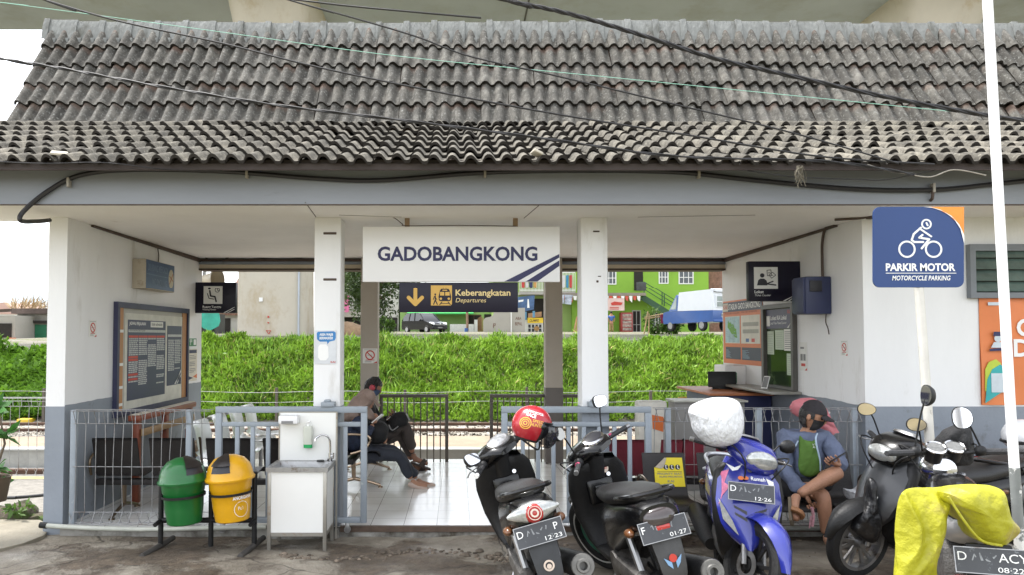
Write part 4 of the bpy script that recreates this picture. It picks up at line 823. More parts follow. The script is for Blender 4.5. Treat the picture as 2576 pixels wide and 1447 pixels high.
t = thing('grey_counter', 'long grey counter front standing behind the right wire fence', 'counter', (2.9, 1.4, 0)); mb = MB(); mb.box((2.42, 1.55, 0), (3.2, 1.8, 0.98), 0.006); mb.build('front_panel', pm('counter_grey', (0.27, 0.265, 0.25), 0.6, 0.06, 2), t); mb = MB(); mb.box((2.40, 1.50, 0.981), (3.22, 1.84, 1.0)); mb.build('top', pm('counter_top', (0.5, 0.5, 0.44), 0.5), t, smooth=False)
t = thing('white_lectern', 'cream panel stand with an orange sticker behind the right gate', 'stand', (2.2, 1.4, 0)); mb = MB(); mb.box((1.98, 1.40, 0), (2.30, 1.60, 1.0), 0.03); mb.build('body', pm('cream_panel', (0.62, 0.60, 0.53), 0.5), t); g = FF(1.40); mb = MB(); polyp(g, mb, [(1640, 1045), (1668, 1050), (1675, 1072), (1668, 1088), (1642, 1080)], 0.001, 0.003); mb.build('orange_sticker', orange_ink, t, smooth=False)
t = thing('barrier_bar', 'yellow bar on a blue post in front of the grass bank', 'barrier', (3.0, 4.2, 0)); mb = MB(); a = at(1706, 1004, 3.9); b = at(1800, 1000, 3.9); mb.tube([a, b], 0.022, 8); mb.build('bar', pm('barrier_yellow', (0.62, 0.40, 0.03), 0.5, 0.1), t); mb = MB(); mb.tube([a+Vector((0.02, 0, 0)), (a.x+0.02, a.y, -0.3)], 0.02, 8); mb.build('post', pm('barrier_blue', (0.05, 0.09, 0.2), 0.5), t)
t = thing('orange_bollard', 'orange bollard standing beside the right front pillar', 'bollard', (1.28, 0.55, 0)); mb = MB(); c = onz(1470, 1213, 0.0); mb.lathe([(0, 0), (0.06, 0), (0.06, 0.02), (0.035, 0.04), (0.03, 0.5), (0, 0.52)], c); mb.build('body', pm('bollard_orange', (0.62, 0.28, 0.02), 0.5, 0.12, 5), t)

# ---------------------------------------------------------------- front wall, right: window and banner
t = thing('louvre_window', 'grey framed louvre window above the orange banner', 'window', (6.3, 0.0, 2.05)); f = FF(-0.002); ax, zb_ = f.q(2432, 752); zt_ = f.q(2432, 615)[1]
mb = MB()
for a in ((ax, zb_, ax+0.05, zt_), (ax+0.05, zb_, 7.3, zb_+0.05), (ax+0.05, zt_-0.06, 7.3, zt_), (5.62, zb_+0.05, 5.67, zt_-0.06)): f.slab(mb, *a, 0.002, 0.06)
mb.build('window_frame', pm('grey_window_paint', (0.17, 0.185, 0.20), 0.6, 0.1, 4), t, smooth=False)
mb = MB(); f.slab(mb, ax+0.05, zb_+0.05, 7.3, zt_-0.06, 0.0015, 0.004); mb.build('dark_room', pm('dark_interior', (0.03, 0.035, 0.033), 0.6, 0.3), t, smooth=False)
mb = MB()
for k in range(4): z = zb_+0.06+k*0.105; mb.add([(ax+0.05, -0.012, z+0.10), (7.3, -0.012, z+0.10), (7.3, -0.05, z), (ax+0.05, -0.05, z), (ax+0.05, -0.008, z+0.10), (7.3, -0.008, z+0.10), (7.3, -0.046, z), (ax+0.05, -0.046, z)], [(0, 1, 2, 3), (4, 7, 6, 5), (2, 3, 7, 6), (0, 1, 5, 4), (0, 3, 7, 4), (1, 2, 6, 5)])
mb.build('louvres', pm('louvre_glass', (0.09, 0.13, 0.115), 0.08, 0.3, 3, spec=0.8), t, smooth=False)
t = thing('orange_banner', 'orange hanging banner with big white letters on the right front wall', 'banner', (5.5, -0.02, 1.08)); f = FF(-0.004); bx, bz1 = f.q(2461, 745); bz0 = f.q(2476, 1020)[1]
mb = MB(); n_ = 30
g = [[Vector((bx+0.03*(1-j/12)*0+2.3*i/n_, -0.016-0.008*math.sin(i*0.9+j*0.5), bz0+(bz1-bz0)*j/12)) for i in range(n_+1)] for j in range(13)]; mb.rings(g, closed=False)
mb.add([(bx, -0.006, bz0), (bx+2.3, -0.006, bz0), (bx+2.3, -0.006, bz1), (bx, -0.006, bz1)], [(0, 1, 2, 3)])
mb.build('sheet', pm('banner_orange', (0.68, 0.20, 0.06), 0.5, 0.08, 2), t)
texts(f, [('Gunakan', f.q(2552, 846)[0], f.q(2552, 846)[1], 0.15, dict(bold=0.03)), ('Dompet', f.q(2545, 897)[0], f.q(2545, 897)[1], 0.15, dict(bold=0.03))], white_ink, t, 0.028)
mb = MB(); polyp(f, mb, [(2473, 985), (2473, 930), (2482, 912), (2500, 905), (2512, 915), (2520, 985)], 0.026, 0.028); mb.build('lime_shape', pm('banner_lime', (0.45, 0.55, 0.05), 0.5), t, smooth=False)
mb = MB(); polyp(f, mb, [(2473, 1015), (2478, 955), (2490, 930), (2510, 918), (2535, 935), (2545, 975), (2510, 990)], 0.029, 0.031); mb.build('teal_shape', pm('banner_teal', (0.03, 0.36, 0.36), 0.5), t, smooth=False)
mb = MB(); slabp(f, mb, 2488, 940, 2527, 988, 0.033, 0.034); discp(f, mb, 2505, 853, 9, 0.026, 0.028); polyp(f, mb, [(2488, 876), (2495, 862), (2515, 862), (2522, 876)], 0.026, 0.028); slabp(f, mb, 2480, 762, 2525, 770, 0.026, 0.028); mb.build('white_shapes', pm('banner_pale', (0.55, 0.62, 0.66), 0.5), t, smooth=False)
mb = MB(); polyp(f, mb, [(2493, 847), (2494, 836), (2514, 836), (2516, 847)], 0.0285, 0.029); polyp(f, mb, [(2484, 879), (2524, 876), (2526, 883), (2484, 885)], 0.029, 0.030); mb.build('navy_shapes', navy_ink, t, smooth=False)
# ---------------------------------------------------------------- gates and fences at the front
def gate(label, x0, x1, post_drop, barpx):
    f = FF(-0.06); t = thing('sliding_gate', label, 'gate', (0.5*(f.q(x0, 1300)[0]+f.q(x1, 1300)[0]), -0.06, 0))
    a = f.q(x0, 1025)[0]; b = f.q(x1, 1025)[0]; zt = f.q(900, 1024)[1]; zb = 0.02
    zr0, zr1 = f.q(900, 1074)[1], f.q(900, 1063)[1]
    mb = MB(); Y0, Y1 = -0.085, -0.035; w_ = 0.055
    mb.box((a, Y0, zt-w_), (b, Y1, zt), 0.004); mb.box((a, Y0, zb+0.03), (a+w_, Y1, zt-w_-0.001), 0.004); mb.box((b-w_, Y0, zb+0.03), (b, Y1, zt-w_-0.001), 0.004)
    mb.box((a+w_+0.001, Y0+0.003, zb+0.03), (b-w_-0.001, Y1-0.003, zb+0.03+0.05), 0.004); mb.box((a+w_+0.001, Y0+0.004, zr0), (b-w_-0.001, Y1-0.004, zr1), 0.004); mb.build('gate_frame', gate_paint, t)
    n_ = round((b-a-2*w_)/0.134); sp = (b-a-2*w_)/n_
    for k in range(1, n_):
        x = a+w_+k*sp; m2 = MB(); m2.box((x-0.018, Y0+0.008, zb+0.081), (x+0.018, Y1-0.008, zr0-0.001), 0.003); m2.build('gate_bar', gate_paint, t)
    for px in post_drop:
        m2 = MB(); x = f.q(px, 1310)[0]; m2.box((x-0.02, Y0+0.005, -0.03), (x+0.02, Y1-0.005, zb+0.029), 0.003); m2.lathe([(0, -0.01), (0.03, -0.01), (0.03, 0.01), (0, 0.01)], (x, -0.06, -0.01), (0, 1, 0), 14); m2.build('gate_wheel', steel, t)
    return t
gate('grey steel sliding gate behind the wash basin', 544, 924, (560, 874), 0)
gate('grey steel sliding gate behind the two black motorcycles', 1261, 1637, (1290, 1610), 0)
for px in (824, 1498):                                          # latch boxes on the pillars
    f = FF(-0.10); u, v = f.q(px, 1019); t = thing('gate_latch', 'small grey latch box on top of the gate behind the %s' % ('wash basin' if px < 1000 else 'black motorcycles'), 'latch', (u, -0.08, v)); mb = MB(); mb.box((u-0.06, -0.11, v-0.02), (u+0.06, -0.002, v+0.02), 0.005); mb.box((u-0.035, -0.09, v+0.02), (u+0.02, -0.03, v+0.04), 0.006); mb.build('body', gate_paint, t)
def mesh_fence(name, label, x0, x1, Y, z0, z1, sp, posts, post_h=None, r=0.0032, seed=0, hz=(0.13, 0.5), top=True, jx=0.006):
    """welded wire panel with folded triangular top and bottom edges"""
    t = thing(name, label, 'fence', ((x0+x1)/2, Y, z0)); rr = random.Random(seed); mb = MB(); H = z1-z0; fo = 0.055
    n_ = int((x1-x0)/sp)
    for k in range(n_+1):
        x = x0+k*sp+rr.gauss(0, jx); b = rr.gauss(0, jx*1.5)
        pts = [(x, Y, z0+0.10), (x+b, Y-0.004, z0+H*0.5), (x, Y, z1-0.12)]
        mb.tube(pts, r, 5, smooth=3)
        if top:
            mb.tube([(x, Y, z1-0.12), (x+0.004, Y-fo, z1-0.005), (x+0.012, Y+0.02, z1+0.002), (x+0.03+rr.gauss(0, 0.01), Y-0.01, z1-0.12)], r, 5)
            mb.tube([(x, Y, z0+0.10), (x-0.01, Y-fo, z0+0.008), (x-0.02, Y+0.02, z0+0.004), (x-0.045, Y-0.01, z0+0.10)], r, 5)
    zs = [z0+0.10, z1-0.12]+[z0+H*h for h in hz[1:]]
    for z in zs: mb.tube([(x0-0.02, Y+0.004, z), ((x0+x1)/2, Y+0.004, z+rr.gauss(0, 0.004)), (x1+0.02, Y+0.004, z)], r*1.15, 5)
    if top:
        for z, y in ((z1-0.003, Y-fo), (z1+0.003, Y+0.022), (z0+0.006, Y-fo), (z0+0.002, Y+0.022)): mb.tube([(x0-0.02, y, z), (x1+0.02, y, z)], r*1.15, 5)
    mb.build('wire_mesh', wire_metal, t, recalc=False)
    for px in posts:
        m2 = MB(); m2.box((px-0.025, Y+0.012, z0-0.02), (px+0.025, Y+0.062, (post_h or z1)), 0.004); m2.build('post', gate_paint, t)
    return t
mesh_fence('wire_fence', 'bent wire mesh fence left of the gate in front of the black chairs', -3.43, -2.22, -0.03, 0.035, 1.045, 0.087, (-3.46, -2.42), seed=3)
mesh_fence('wire_fence', 'wire mesh fence behind the black bench and the seated man', 1.80, 3.66, 0.03, 0.035, 1.055, 0.087, (1.92, 2.75, 3.62), seed=5)
mesh_fence('wire_fence', 'rusty wire mesh fence along the platform left of the station wall', -7.6, -3.76, 3.86, -0.26, 0.84, 0.125, (-7.5, -5.6), seed=8, r=0.004)
# railings at the platform side of the hall
def railing(label, px0, px1, Y=3.46):
    f = FF(Y); a, zt = f.q(px0, 993); b = f.q(px1, 993)[0]; t = thing('platform_railing', label, 'railing', ((a+b)/2, Y, 0)); mb = MB()
    mb.box((a, Y-0.03, zt-0.045), (b, Y+0.03, zt), 0.004); mb.box((a, Y-0.02, 0), (a+0.045, Y+0.02, zt-0.046), 0.003); mb.box((b-0.045, Y-0.02, 0), (b, Y+0.02, zt-0.046), 0.003); mb.build('rail_frame', rail_brown, t)
    n_ = int((b-a)/0.087)
    for k in range(1, n_): x = a+0.02+k*(b-a-0.04)/n_; m2 = MB(); m2.box((x-0.008, Y-0.008, 0.0), (x+0.008, Y+0.008, zt-0.046)); m2.build('baluster', rail_brown, t, smooth=False)
railing('dark brown railing beside the seated pair', 955, 1128); railing('dark brown railing behind the right pillars', 1232, 1475)
t = thing('trackside_fence', 'barbed wire fence on thin dark posts at the foot of the grass bank', 'fence', (-2, 10.35, -0.26))
for k, x in enumerate((-12.6, -9.5, -6.0, -4.15, -1.2, 1.6, 4.45, 7.0)):
    mb = MB(); mb.box((x-0.03, 10.32, -0.3), (x+0.03, 10.38, 0.52+0.05*math.sin(k*3))); mb.build('fence_post', rail_brown, t, smooth=False)
for z in (0.22, 0.45): mb = MB(); mb.tube([(x, 10.3, z+0.02*math.sin(x*1.7)) for x in np.arange(-13, 8.1, 0.5)], 0.006, 5); mb.build('barbed_wire', wire_metal, t)
mb = MB(); c = at(63, 1060, 10.4); t = thing('marker_box', 'small yellow marker box beside the rails at the far left', 'marker', c-Vector((0, 0, 0.18))); mb.box((c.x-0.15, 10.3, c.z-0.2), (c.x+0.14, 10.6, c.z+0.05), 0.03); mb.build('body', pm('marker_yellow', (0.62, 0.42, 0.03), 0.6, 0.15, 5), t)

# pipe along the floor edge
t = thing('water_pipe', 'pale plastic pipe lying along the foot of the station floor', 'pipe', (-2.8, -0.08, 0)); mb = MB()
mb.tube([at(108, 1323, -0.08), at(170, 1327, -0.09), at(260, 1331, -0.10), at(380, 1333, -0.10), at(520, 1330, -0.09), at(670, 1327, -0.07)], 0.021, 10, smooth=5); mb.build('pipe', pm('pale_pipe', (0.47, 0.48, 0.42), 0.5, 0.15, 5), t)
mb = MB(); a, b = at(101, 1322, -0.08), at(118, 1324, -0.08); mb.tube([a, b], 0.027, 10); mb.build('end_cap', black_matt, t)
t = thing('right_pipe', 'grey pipe lying under the black bench', 'pipe', (2.6, -0.05, 0)); mb = MB(); mb.tube([(1.75, -0.06, 0.0), (3.66, -0.06, 0.0)], 0.02, 10); mb.build('pipe', pm('grey_pipe', (0.40, 0.41, 0.38), 0.5, 0.15, 5), t)

# ---------------------------------------------------------------- bins on a stand
gnd = lambda x, y: fz(x, y)
t = thing('bin_stand', 'black tube stand carrying the green and yellow bins', 'stand', (-2.05, -0.5, gnd(-2.05, -0.5)))
Yb = -0.50; fb_ = FF(Yb)
def bx_(px): return fb_.q(px, 1300)[0]
g0 = gnd(-2.0, Yb)
for px in (405, 531, 640):
    mb = MB(); x = bx_(px); zt = fb_.q(px, 1188)[1]; mb.tube([(x, Yb, g0+0.02), (x, Yb, zt)], 0.022, 10); mb.build('upright', black_matt, t)
mb = MB(); z = fb_.q(500, 1310)[1]; mb.tube([(bx_(405), Yb-0.0, z), (bx_(640), Yb, z)], 0.022, 10); mb.tube([(bx_(405), Yb+0.0, z-0.001), (bx_(405), Yb-0.12, z-0.01)], 0.018, 8); mb.tube([(bx_(640), Yb, z), (bx_(640), Yb-0.12, z-0.01)], 0.018, 8); mb.build('crossbar', black_matt, t)
for px in (405, 640):
    mb = MB(); x = bx_(px); mb.tube([(x-0.03, Yb-0.30, g0+0.022), (x+0.02, Yb+0.22, g0+0.03)], 0.024, 10); mb.build('foot', pm('worn_black_tube', (0.06, 0.055, 0.05), 0.6, 0.4, 9), t)
def bin_(name, label, cx, zb, body, tilt, flap_ang, col, txt):
    t = thing(name, label, 'bin', (cx, Yb-0.14, zb), (R(0), R(-tilt), 0), None, True)
    prof = [(0, 0), (0.125, 0), (0.135, 0.008), (0.150, 0.12), (0.158, 0.25), (0.166, 0.26), (0.172, 0.335), (0.165, 0.335), (0.12, 0.02), (0, 0.02)]
    mb = MB(); mb.lathe(prof, seg=32); o = mb.build('bin_body', col, t)
    mb = MB(); mb.lathe([(0.172, 0.336), (0.196, 0.33), (0.200, 0.345), (0.186, 0.362), (0.180, 0.40), (0.163, 0.45), (0.12, 0.50), (0.06, 0.525), (0, 0.53)], seg=32); mb.build('lid', col, t)
    mb = MB(); mb.lathe([(0.167, 0.215), (0.172, 0.215), (0.173, 0.235), (0.168, 0.235)], seg=32); mb.build('strap', black_matt, t)
    # swing flap: a shell piece set into the dome
    mb = MB(); rs = []
    for i in range(7):
        a = R(flap_ang-26+52*i/6); row = []
        for r_, h_ in ((0.1815, 0.405), (0.166, 0.452), (0.123, 0.505), (0.07, 0.530)): row.append(Vector(((r_)*math.sin(a), -(r_)*math.cos(a), h_)))
        rs.append(row)
    mb.rings(rs, closed=False); mb.build('opening', black_ink, t)
    mb = MB(); rs = []
    for i in range(7):
        a = R(flap_ang-27+54*i/6); rs.append([Vector((r_*math.sin(a), -r_*math.cos(a), h_)) for r_, h_ in ((0.178, 0.462), (0.150, 0.492), (0.105, 0.522), (0.04, 0.544))])
    mb.rings(rs, closed=False); mb.build('flap', pm('dark_brown_flap', (0.018, 0.014, 0.013), 0.3, 0.2, 6), t)
    return t, o
def zpx(py): return fb_.q(500, py)[1]
bin_('green_bin', 'green plastic bin with a dome lid and black swing flap', bx_(464)+0.055, zpx(1306), None, 3, 55, pm('bin_green', (0.006, 0.115, 0.022), 0.33, 0.1, 6, coat=0.2), None)
tb, ob = bin_('yellow_bin', 'yellow plastic bin with a dome lid and dark swing flap', bx_(580)+0.06, zpx(1299), None, 4, -8, pm('bin_yellow', (0.64, 0.33, 0.005), 0.36, 0.1, 6, coat=0.2, spots=(0.35, 0.17, 0.02), spot_scale=9, spot_lo=0.64, spot_hi=0.72), None)
def wrap_text(body, h, w_, ang, z, rad, mat, parent, **kw):
    me = text_mesh(body, h, width=w_, align='CENTER', **kw)
    for v in me.vertices: a = R(ang)+v.co.x/rad; q = rad+0.0015+ (v.co.y+z-0.12)*0.06; v.co = Vector((q*math.sin(a), -q*math.cos(a), z+v.co.y))
    return link('lettering', me, mat, parent)
wrap_text('ANORGANIK', 0.026, 0.17, 52, 0.185, 0.156, white_ink, tb, bold=0.03)
mb = MB()
for k in range(40):
    a0_ = 2*math.pi*k/40; pts = []
    for aa in (a0_, a0_+2*math.pi/40):
        for r_ in (0.060, 0.064): x = r_*math.cos(aa); z = 0.105+r_*math.sin(aa); an = R(48)+x/0.15; q = 0.1475+0.06*(z-0.105)+0.0015; pts.append((q*math.sin(an), -q*math.cos(an), z))
    mb.add(pts, [(0, 1, 3, 2)])
mb.build('round_mark', white_ink, tb, recalc=False); wrap_text('PET', 0.028, 0.05, 46, 0.10, 0.148, white_ink, tb); 

# ---------------------------------------------------------------- wash basin cabinet
t = thing('wash_basin', 'white panelled wash basin cabinet with a steel frame and tap', 'wash basin', (-1.45, -0.35, gnd(-1.45, -0.4)))
Yf, Yk = -0.52, -0.14; ff = FF(Yf); fk = FF(Yk); xa, ztop = ff.q(673, 1178); xb = ff.q(822, 1178)[0]; gz = gnd(-1.45, -0.4)
whp = pm('white_laminate', (0.80, 0.80, 0.77), 0.3, 0.02, 2, spots=(0.55, 0.5, 0.42), spot_scale=3, spot_lo=0.72, spot_hi=0.85)
alu = pm('aluminium_angle', (0.36, 0.345, 0.31), 0.4, 0.12, 6, metal=0.7, spots=(0.26, 0.18, 0.12), spot_scale=6)
mb = MB(); zp0 = ff.q(700, 1342)[1]; mb.box((xa+0.02, Yf+0.006, zp0), (xb-0.02, Yf+0.012, ztop-0.03)); mb.build('front_panel', whp, t, smooth=False)
for x in (xb-0.012, xa+0.006): mb = MB(); mb.box((x, Yf+0.03, zp0), (x+0.006, Yk-0.03, ztop-0.03)); mb.build('side_panel', whp, t, smooth=False)
for x in (xa, xb-0.03):
    for y in (Yf, Yk-0.03): mb = MB(); mb.box((x, y, gz-0.01), (x+0.03, y+0.03, ztop-0.036), 0.002); mb.build('leg', alu, t)
mb = MB(); mb.box((xa+0.031, Yf+0.002, zp0-0.03), (xb-0.031, Yf+0.028, zp0-0.001)); mb.box((xb-0.028, Yf+0.031, zp0-0.03), (xb-0.002, Yk-0.031, zp0-0.001)); mb.build('lower_frame', alu, t, smooth=False)
mb = MB(); z = ztop; mb.box((xa-0.012, Yf-0.012, z-0.035), (xb+0.012, Yf+0.03, z)); mb.box((xa-0.012, Yk-0.06, z-0.035), (xb+0.012, Yk, z)); mb.box((xa-0.012, Yf+0.0301, z-0.035), (xa+0.03, Yk-0.0601, z)); mb.box((xb-0.03, Yf+0.0301, z-0.035), (xb+0.012, Yk-0.0601, z)); mb.build('counter_rim', steel, t, smooth=False)
mb = MB(); mb.add([(xa+0.03, Yf+0.03, z-0.002), (xb-0.03, Yf+0.03, z-0.002), (xb-0.03, Yk-0.06, z-0.002), (xa+0.03, Yk-0.06, z-0.002), (xa+0.06, Yf+0.06, z-0.14), (xb-0.06, Yf+0.06, z-0.14), (xb-0.06, Yk-0.09, z-0.14), (xa+0.06, Yk-0.09, z-0.14)], [(0, 1, 5, 4), (1, 2, 6, 5), (2, 3, 7, 6), (3, 0, 4, 7), (4, 5, 6, 7)]); mb.build('basin', steel, t, smooth=False)
k0, kz = fk.q(704, 1152); k1, kt = fk.q(845, 1040); mb = MB(); mb.box((k0, Yk, ztop-0.0345), (k1, Yk+0.012, kt)); sp = mb.build('splashback', whp, t, smooth=False)
mb = MB(); mb.box((k0-0.012, Yk-0.004, ztop-0.03), (k0-0.0005, Yk+0.02, kt+0.01)); mb.box((k1+0.0005, Yk-0.004, gz), (k1+0.014, Yk+0.02, kt+0.01)); mb.box((k0, Yk-0.002, kt+0.0005), (k1, Yk+0.018, kt+0.01)); mb.build('splashback_edge', alu, sp, smooth=False)
mb = MB(); tx, tz = fk.q(833, 1150); mb.tube([(tx, Yk-0.06, tz-0.02), (tx, Yk-0.06, tz+0.13), (tx-0.02, Yk-0.07, tz+0.185), (tx-0.07, Yk-0.09, tz+0.20), (tx-0.115, Yk-0.11, tz+0.175), (tx-0.12, Yk-0.115, tz+0.15)], 0.009, 10, smooth=6); mb.lathe([(0, 0), (0.024, 0), (0.024, 0.02), (0.014, 0.03), (0.012, 0.07), (0, 0.07)], (tx, Yk-0.06, tz-0.03)); mb.tube([(tx, Yk-0.06, tz+0.01), (tx+0.035, Yk-0.08, tz+0.02)], 0.008, 8); mb.tube([(tx+0.03, Yk-0.075, tz-0.005), (tx+0.035, Yk-0.08, tz+0.045)], 0.006, 8); mb.build('tap', chrome, t)
mb = MB(); mb.lathe([(0, 0), (0.035, 0), (0.03, 0.012), (0, 0.014)], (tx-0.08, Yk-0.075, ztop)); mb.build('plug', black_matt, t)
t = thing('soap_dispenser', 'clear soap dispenser holding green liquid on the white splashback', 'soap dispenser', (fk.q(777, 1125)[0], Yk-0.04, fk.q(777, 1125)[1])); c = (fk.q(777, 1125)[0], Yk-0.035, fk.q(777, 1126)[1])
mb = MB(); mb.loft([(c[2], c[0], c[1], 0.036, 0.025), (c[2]+0.15, c[0], c[1], 0.042, 0.03), (c[2]+0.19, c[0], c[1], 0.036, 0.026)], axis='z', p=4); mb.build('bottle', pm('clear_plastic', (0.55, 0.57, 0.50), 0.2, 0.05, 9), t); mb = MB(); mb.loft([(c[2]-0.001, c[0], c[1], 0.0375, 0.0265), (c[2]+0.03, c[0], c[1], 0.0385, 0.0275)], axis='z', p=4); mb.build('soap', pm('green_soap', (0.02, 0.32, 0.10), 0.2), t); mb = MB(); mb.tube([(c[0], c[1], c[2]+0.19), (c[0], c[1], c[2]+0.225)], 0.01, 8); mb.tube([(c[0]-0.01, c[1], c[2]+0.222), (c[0]+0.02, c[1]-0.02, c[2]+0.228)], 0.009, 8); mb.build('pump', white_ink, t)
u0, v0, u1, v1 = qr(fk, 706, 1044, 755, 1066); t = thing('tissue_box', 'small white tissue box at the top left of the splashback', 'tissue box', ((u0+u1)/2, Yk-0.04, v0)); mb = MB(); mb.box((u0, Yk-0.10, v0), (u1, Yk-0.002, v1), 0.015); mb.build('box', pm('white_plastic', (0.78, 0.78, 0.78), 0.35, 0.03), t); mb = MB(); mb.box((u0+0.03, Yk-0.102, v0+0.006), (u1-0.04, Yk-0.099, v0+0.03)); mb.build('slot', grey_ink, t, smooth=False)

# ---------------------------------------------------------------- waiting benches (perforated steel)
perf = pm('perforated_black_steel', (0.024, 0.021, 0.020), 0.38, 0.3, 5, 0.35, 160, metal=0.3)
def bench(name, label, n, loc, rz, panel, frame_m, sw=0.52, group=None, back=True, beam=perf):
    t = thing(name, label, 'bench', loc, (0, 0, rz), group, True); W = n*sw
    mb = MB(); mb.box((-W/2, 0.02, 0.30), (W/2, 0.10, 0.36), 0.006); mb.build('beam', beam, t)
    for k in range(n):
        x0 = -W/2+k*sw+0.015; x1 = x0+sw-0.03; mb = MB()
        prof = [(-0.27, 0.385), (-0.25, 0.42), (-0.18, 0.435), (0.0, 0.415), (0.10, 0.41), (0.155, 0.43), (0.185, 0.50), (0.235, 0.70), (0.262, 0.80), (0.275, 0.81)]
        P_ = catmull([Vector((0, a, b)) for a, b in prof], 3)
        mb.rings([[Vector((x, p.y, p.z)) for p in P_] for x in (x0+0.04, x1-0.04)], closed=False)
        mb.rings([[Vector((x, p.y+0.008, p.z-0.012)) for p in P_] for x in (x0+0.04, x1-0.04)], closed=False); mb.build('seat_shell', panel, t, ang=60)
        for x in (x0+0.03, x1-0.03):
            m2 = MB(); m2.tube(P_, 0.013, 8); m2.build('seat_edge', frame_m, t)
    for sx in (-1, 1):
        x = sx*(W/2-sw*0.5); mb = MB(); mb.tube([(x, 0.06, 0.33), (x, 0.05, 0.09)], [0.03, 0.022], 10); mb.tube([(x, 0.05, 0.10), (x, -0.10, 0.07), (x, -0.25, 0.025)], [0.022, 0.014], 8, smooth=3); mb.tube([(x, 0.05, 0.10), (x, 0.16, 0.07), (x, 0.30, 0.025)], [0.022, 0.014], 8, smooth=3)
        for y in (-0.25, 0.30): mb.lathe([(0, 0), (0.03, 0), (0.028, 0.012), (0.008, 0.016), (0.008, 0.03), (0, 0.03)], (x, y, 0), seg=12)
        mb.build('leg', frame_m, t)
    for sx in (-1, 1):
        x = sx*W/2; mb = MB(); mb.tube([(x, 0.16, 0.42), (x, 0.19, 0.56), (x, 0.10, 0.63), (x, -0.12, 0.62), (x, -0.16, 0.56), (x, -0.10, 0.47), (x, 0.05, 0.42)], 0.014, 8, smooth=4); mb.build('armrest', frame_m, t)
    return t
bronze = pm('bronzed_chrome', (0.36, 0.27, 0.19), 0.25, 0.2, 6, metal=1.0)
bench('waiting_bench', 'row of black perforated seats seen from behind through the left wire fence', 4, (-2.42, 0.55, 0), R(180), perf, pm('dark_bronze', (0.16, 0.12, 0.08), 0.35, 0.2, 6, metal=0.8), 0.535).scale = (1, 1, 0.93)
bench('waiting_bench', 'chrome legged bench where the pair with phones sit', 3, (-1.12, 2.30, 0), R(90), perf, bronze, 0.56)
pb = bench('waiting_bench', 'black bench outside the fence with a yellow priority sticker on one backrest', 4, (2.557, -0.36, gnd(2.7, -0.3)), 0, perf, bronze, 0.485); pb.scale = (1, 1, 0.92)
maroon = pm('maroon_steel', (0.22, 0.03, 0.045), 0.45, 0.12, 5, 0.3, 150)
bench('waiting_bench', 'maroon bench behind the right wire fence', 3, (2.15, 0.62, 0), R(180), maroon, black_matt, 0.53).scale = (1, 1, 0.90)
# priority sticker on the backrest
t = thing('priority_sticker', 'peeling yellow PRIORITY SEAT sticker on the black bench back', 'sticker', (1.95, -0.16, 0.5)); gz2 = gnd(2.7, -0.3)
o = at(1647, 1230, -0.165); vdir = Vector((0, 0.05, 0.20)).normalized(); pf = Frame((o.x, -0.36+0.189-0.006, gz2+0.462), (1, 0, 0), vdir); s_ = 1/290
def pu(px, py): return ((px-1647)*s_, (1230-py)*s_)
mb = MB(); pf.poly(mb, [pu(*p) for p in ((1648, 1230), (1724, 1230), (1721, 1157), (1680, 1157), (1672, 1178), (1648, 1182))], 0.002, 0.004); mb.build('sheet', pm('sticker_yellow', (0.72, 0.58, 0.02), 0.5, 0.05), t, smooth=False)
mb = MB(); pf.poly(mb, [pu(*p) for p in ((1650, 1181), (1676, 1157), (1681, 1158), (1673, 1180), (1665, 1185))], 0.006, 0.009); mb.build('peeled_corner', pm('peeled_paper', (0.42, 0.37, 0.28), 0.7, 0.2, 14), t, smooth=False)
mb = MB()
for px in (1678, 1693, 1708): pf.disc(mb, *pu(px, 1181), 6.5*s_, 0.0045, 0.0055)
pf.slab(mb, *pu(1655, 1193), *pu(1718, 1192), 0.0045, 0.0055); mb.build('symbols', black_ink, t, smooth=False)
mb = MB()
for px in (1678, 1693, 1708): pf.disc(mb, *pu(px, 1177.5), 1.5*s_, 0.006, 0.007); pf.stroke(mb, [pu(px-0.5, 1180), pu(px, 1184), pu(px+3, 1185)], 1.6*s_, 0.006, 0.007)
mb.build('symbol_figures', white_ink, t, smooth=False)
for b_, px0, py, px1, h_ in (('PRIORITY SEAT', 1655, 1200, 1718, 5), ('KURSI PRIORITAS', 1660, 1207, 1718, 4.2), ('KAI', 1680, 1219, 1696, 6)): u, v = pu(px0, py); text(pf, b_, u, v, h_*s_, grey_ink, t, 0.0055, width=(px1-px0)*s_, bold=0.015)
# white shell chairs, wooden bench
shellm = pm('white_fibreglass', (0.72, 0.75, 0.73), 0.25, 0.04, 3, coat=0.2)
def shell_chair(label, x, y):
    t = thing('shell_chair', label, 'chair', (x, y, 0), (0, 0, R(90)), 'white shell chairs', True)
    P_ = catmull([Vector((0, a, b)) for a, b in ((-0.24, 0.40), (-0.20, 0.43), (0.0, 0.41), (0.14, 0.43), (0.20, 0.52), (0.23, 0.68), (0.27, 0.80), (0.33, 0.80), (0.36, 0.74))], 3); mb = MB(); rs = []
    for i in range(9): a = -1+2*i/8; rs.append([Vector((a*0.235, p.y-0.05*a*a*(1 if p.z > 0.5 else 0), p.z+0.045*a*a*(1 if p.z < 0.5 else 0.2))) for p in P_])
    mb.rings(rs, closed=False); mb.build('shell', shellm, t, ang=70)
    mb = MB(); mb.tube([(0, 0.05, 0.41), (0, 0.05, 0.02)], 0.025, 8); mb.box((-0.26, -0.01, 0.33), (0.26, 0.05, 0.38)); mb.build('stand', steel, t)
for k, (x, y, lb) in enumerate(((-2.50, 1.15, 'white shell chair nearest the wooden bench end'), (-2.50, 1.75, 'second white shell chair behind the bins'), (-2.50, 2.35, 'third white shell chair behind the grey gate bars'), (-2.50, 2.95, 'white shell chair farthest back near the tracks'))): shell_chair(lb, x, y)
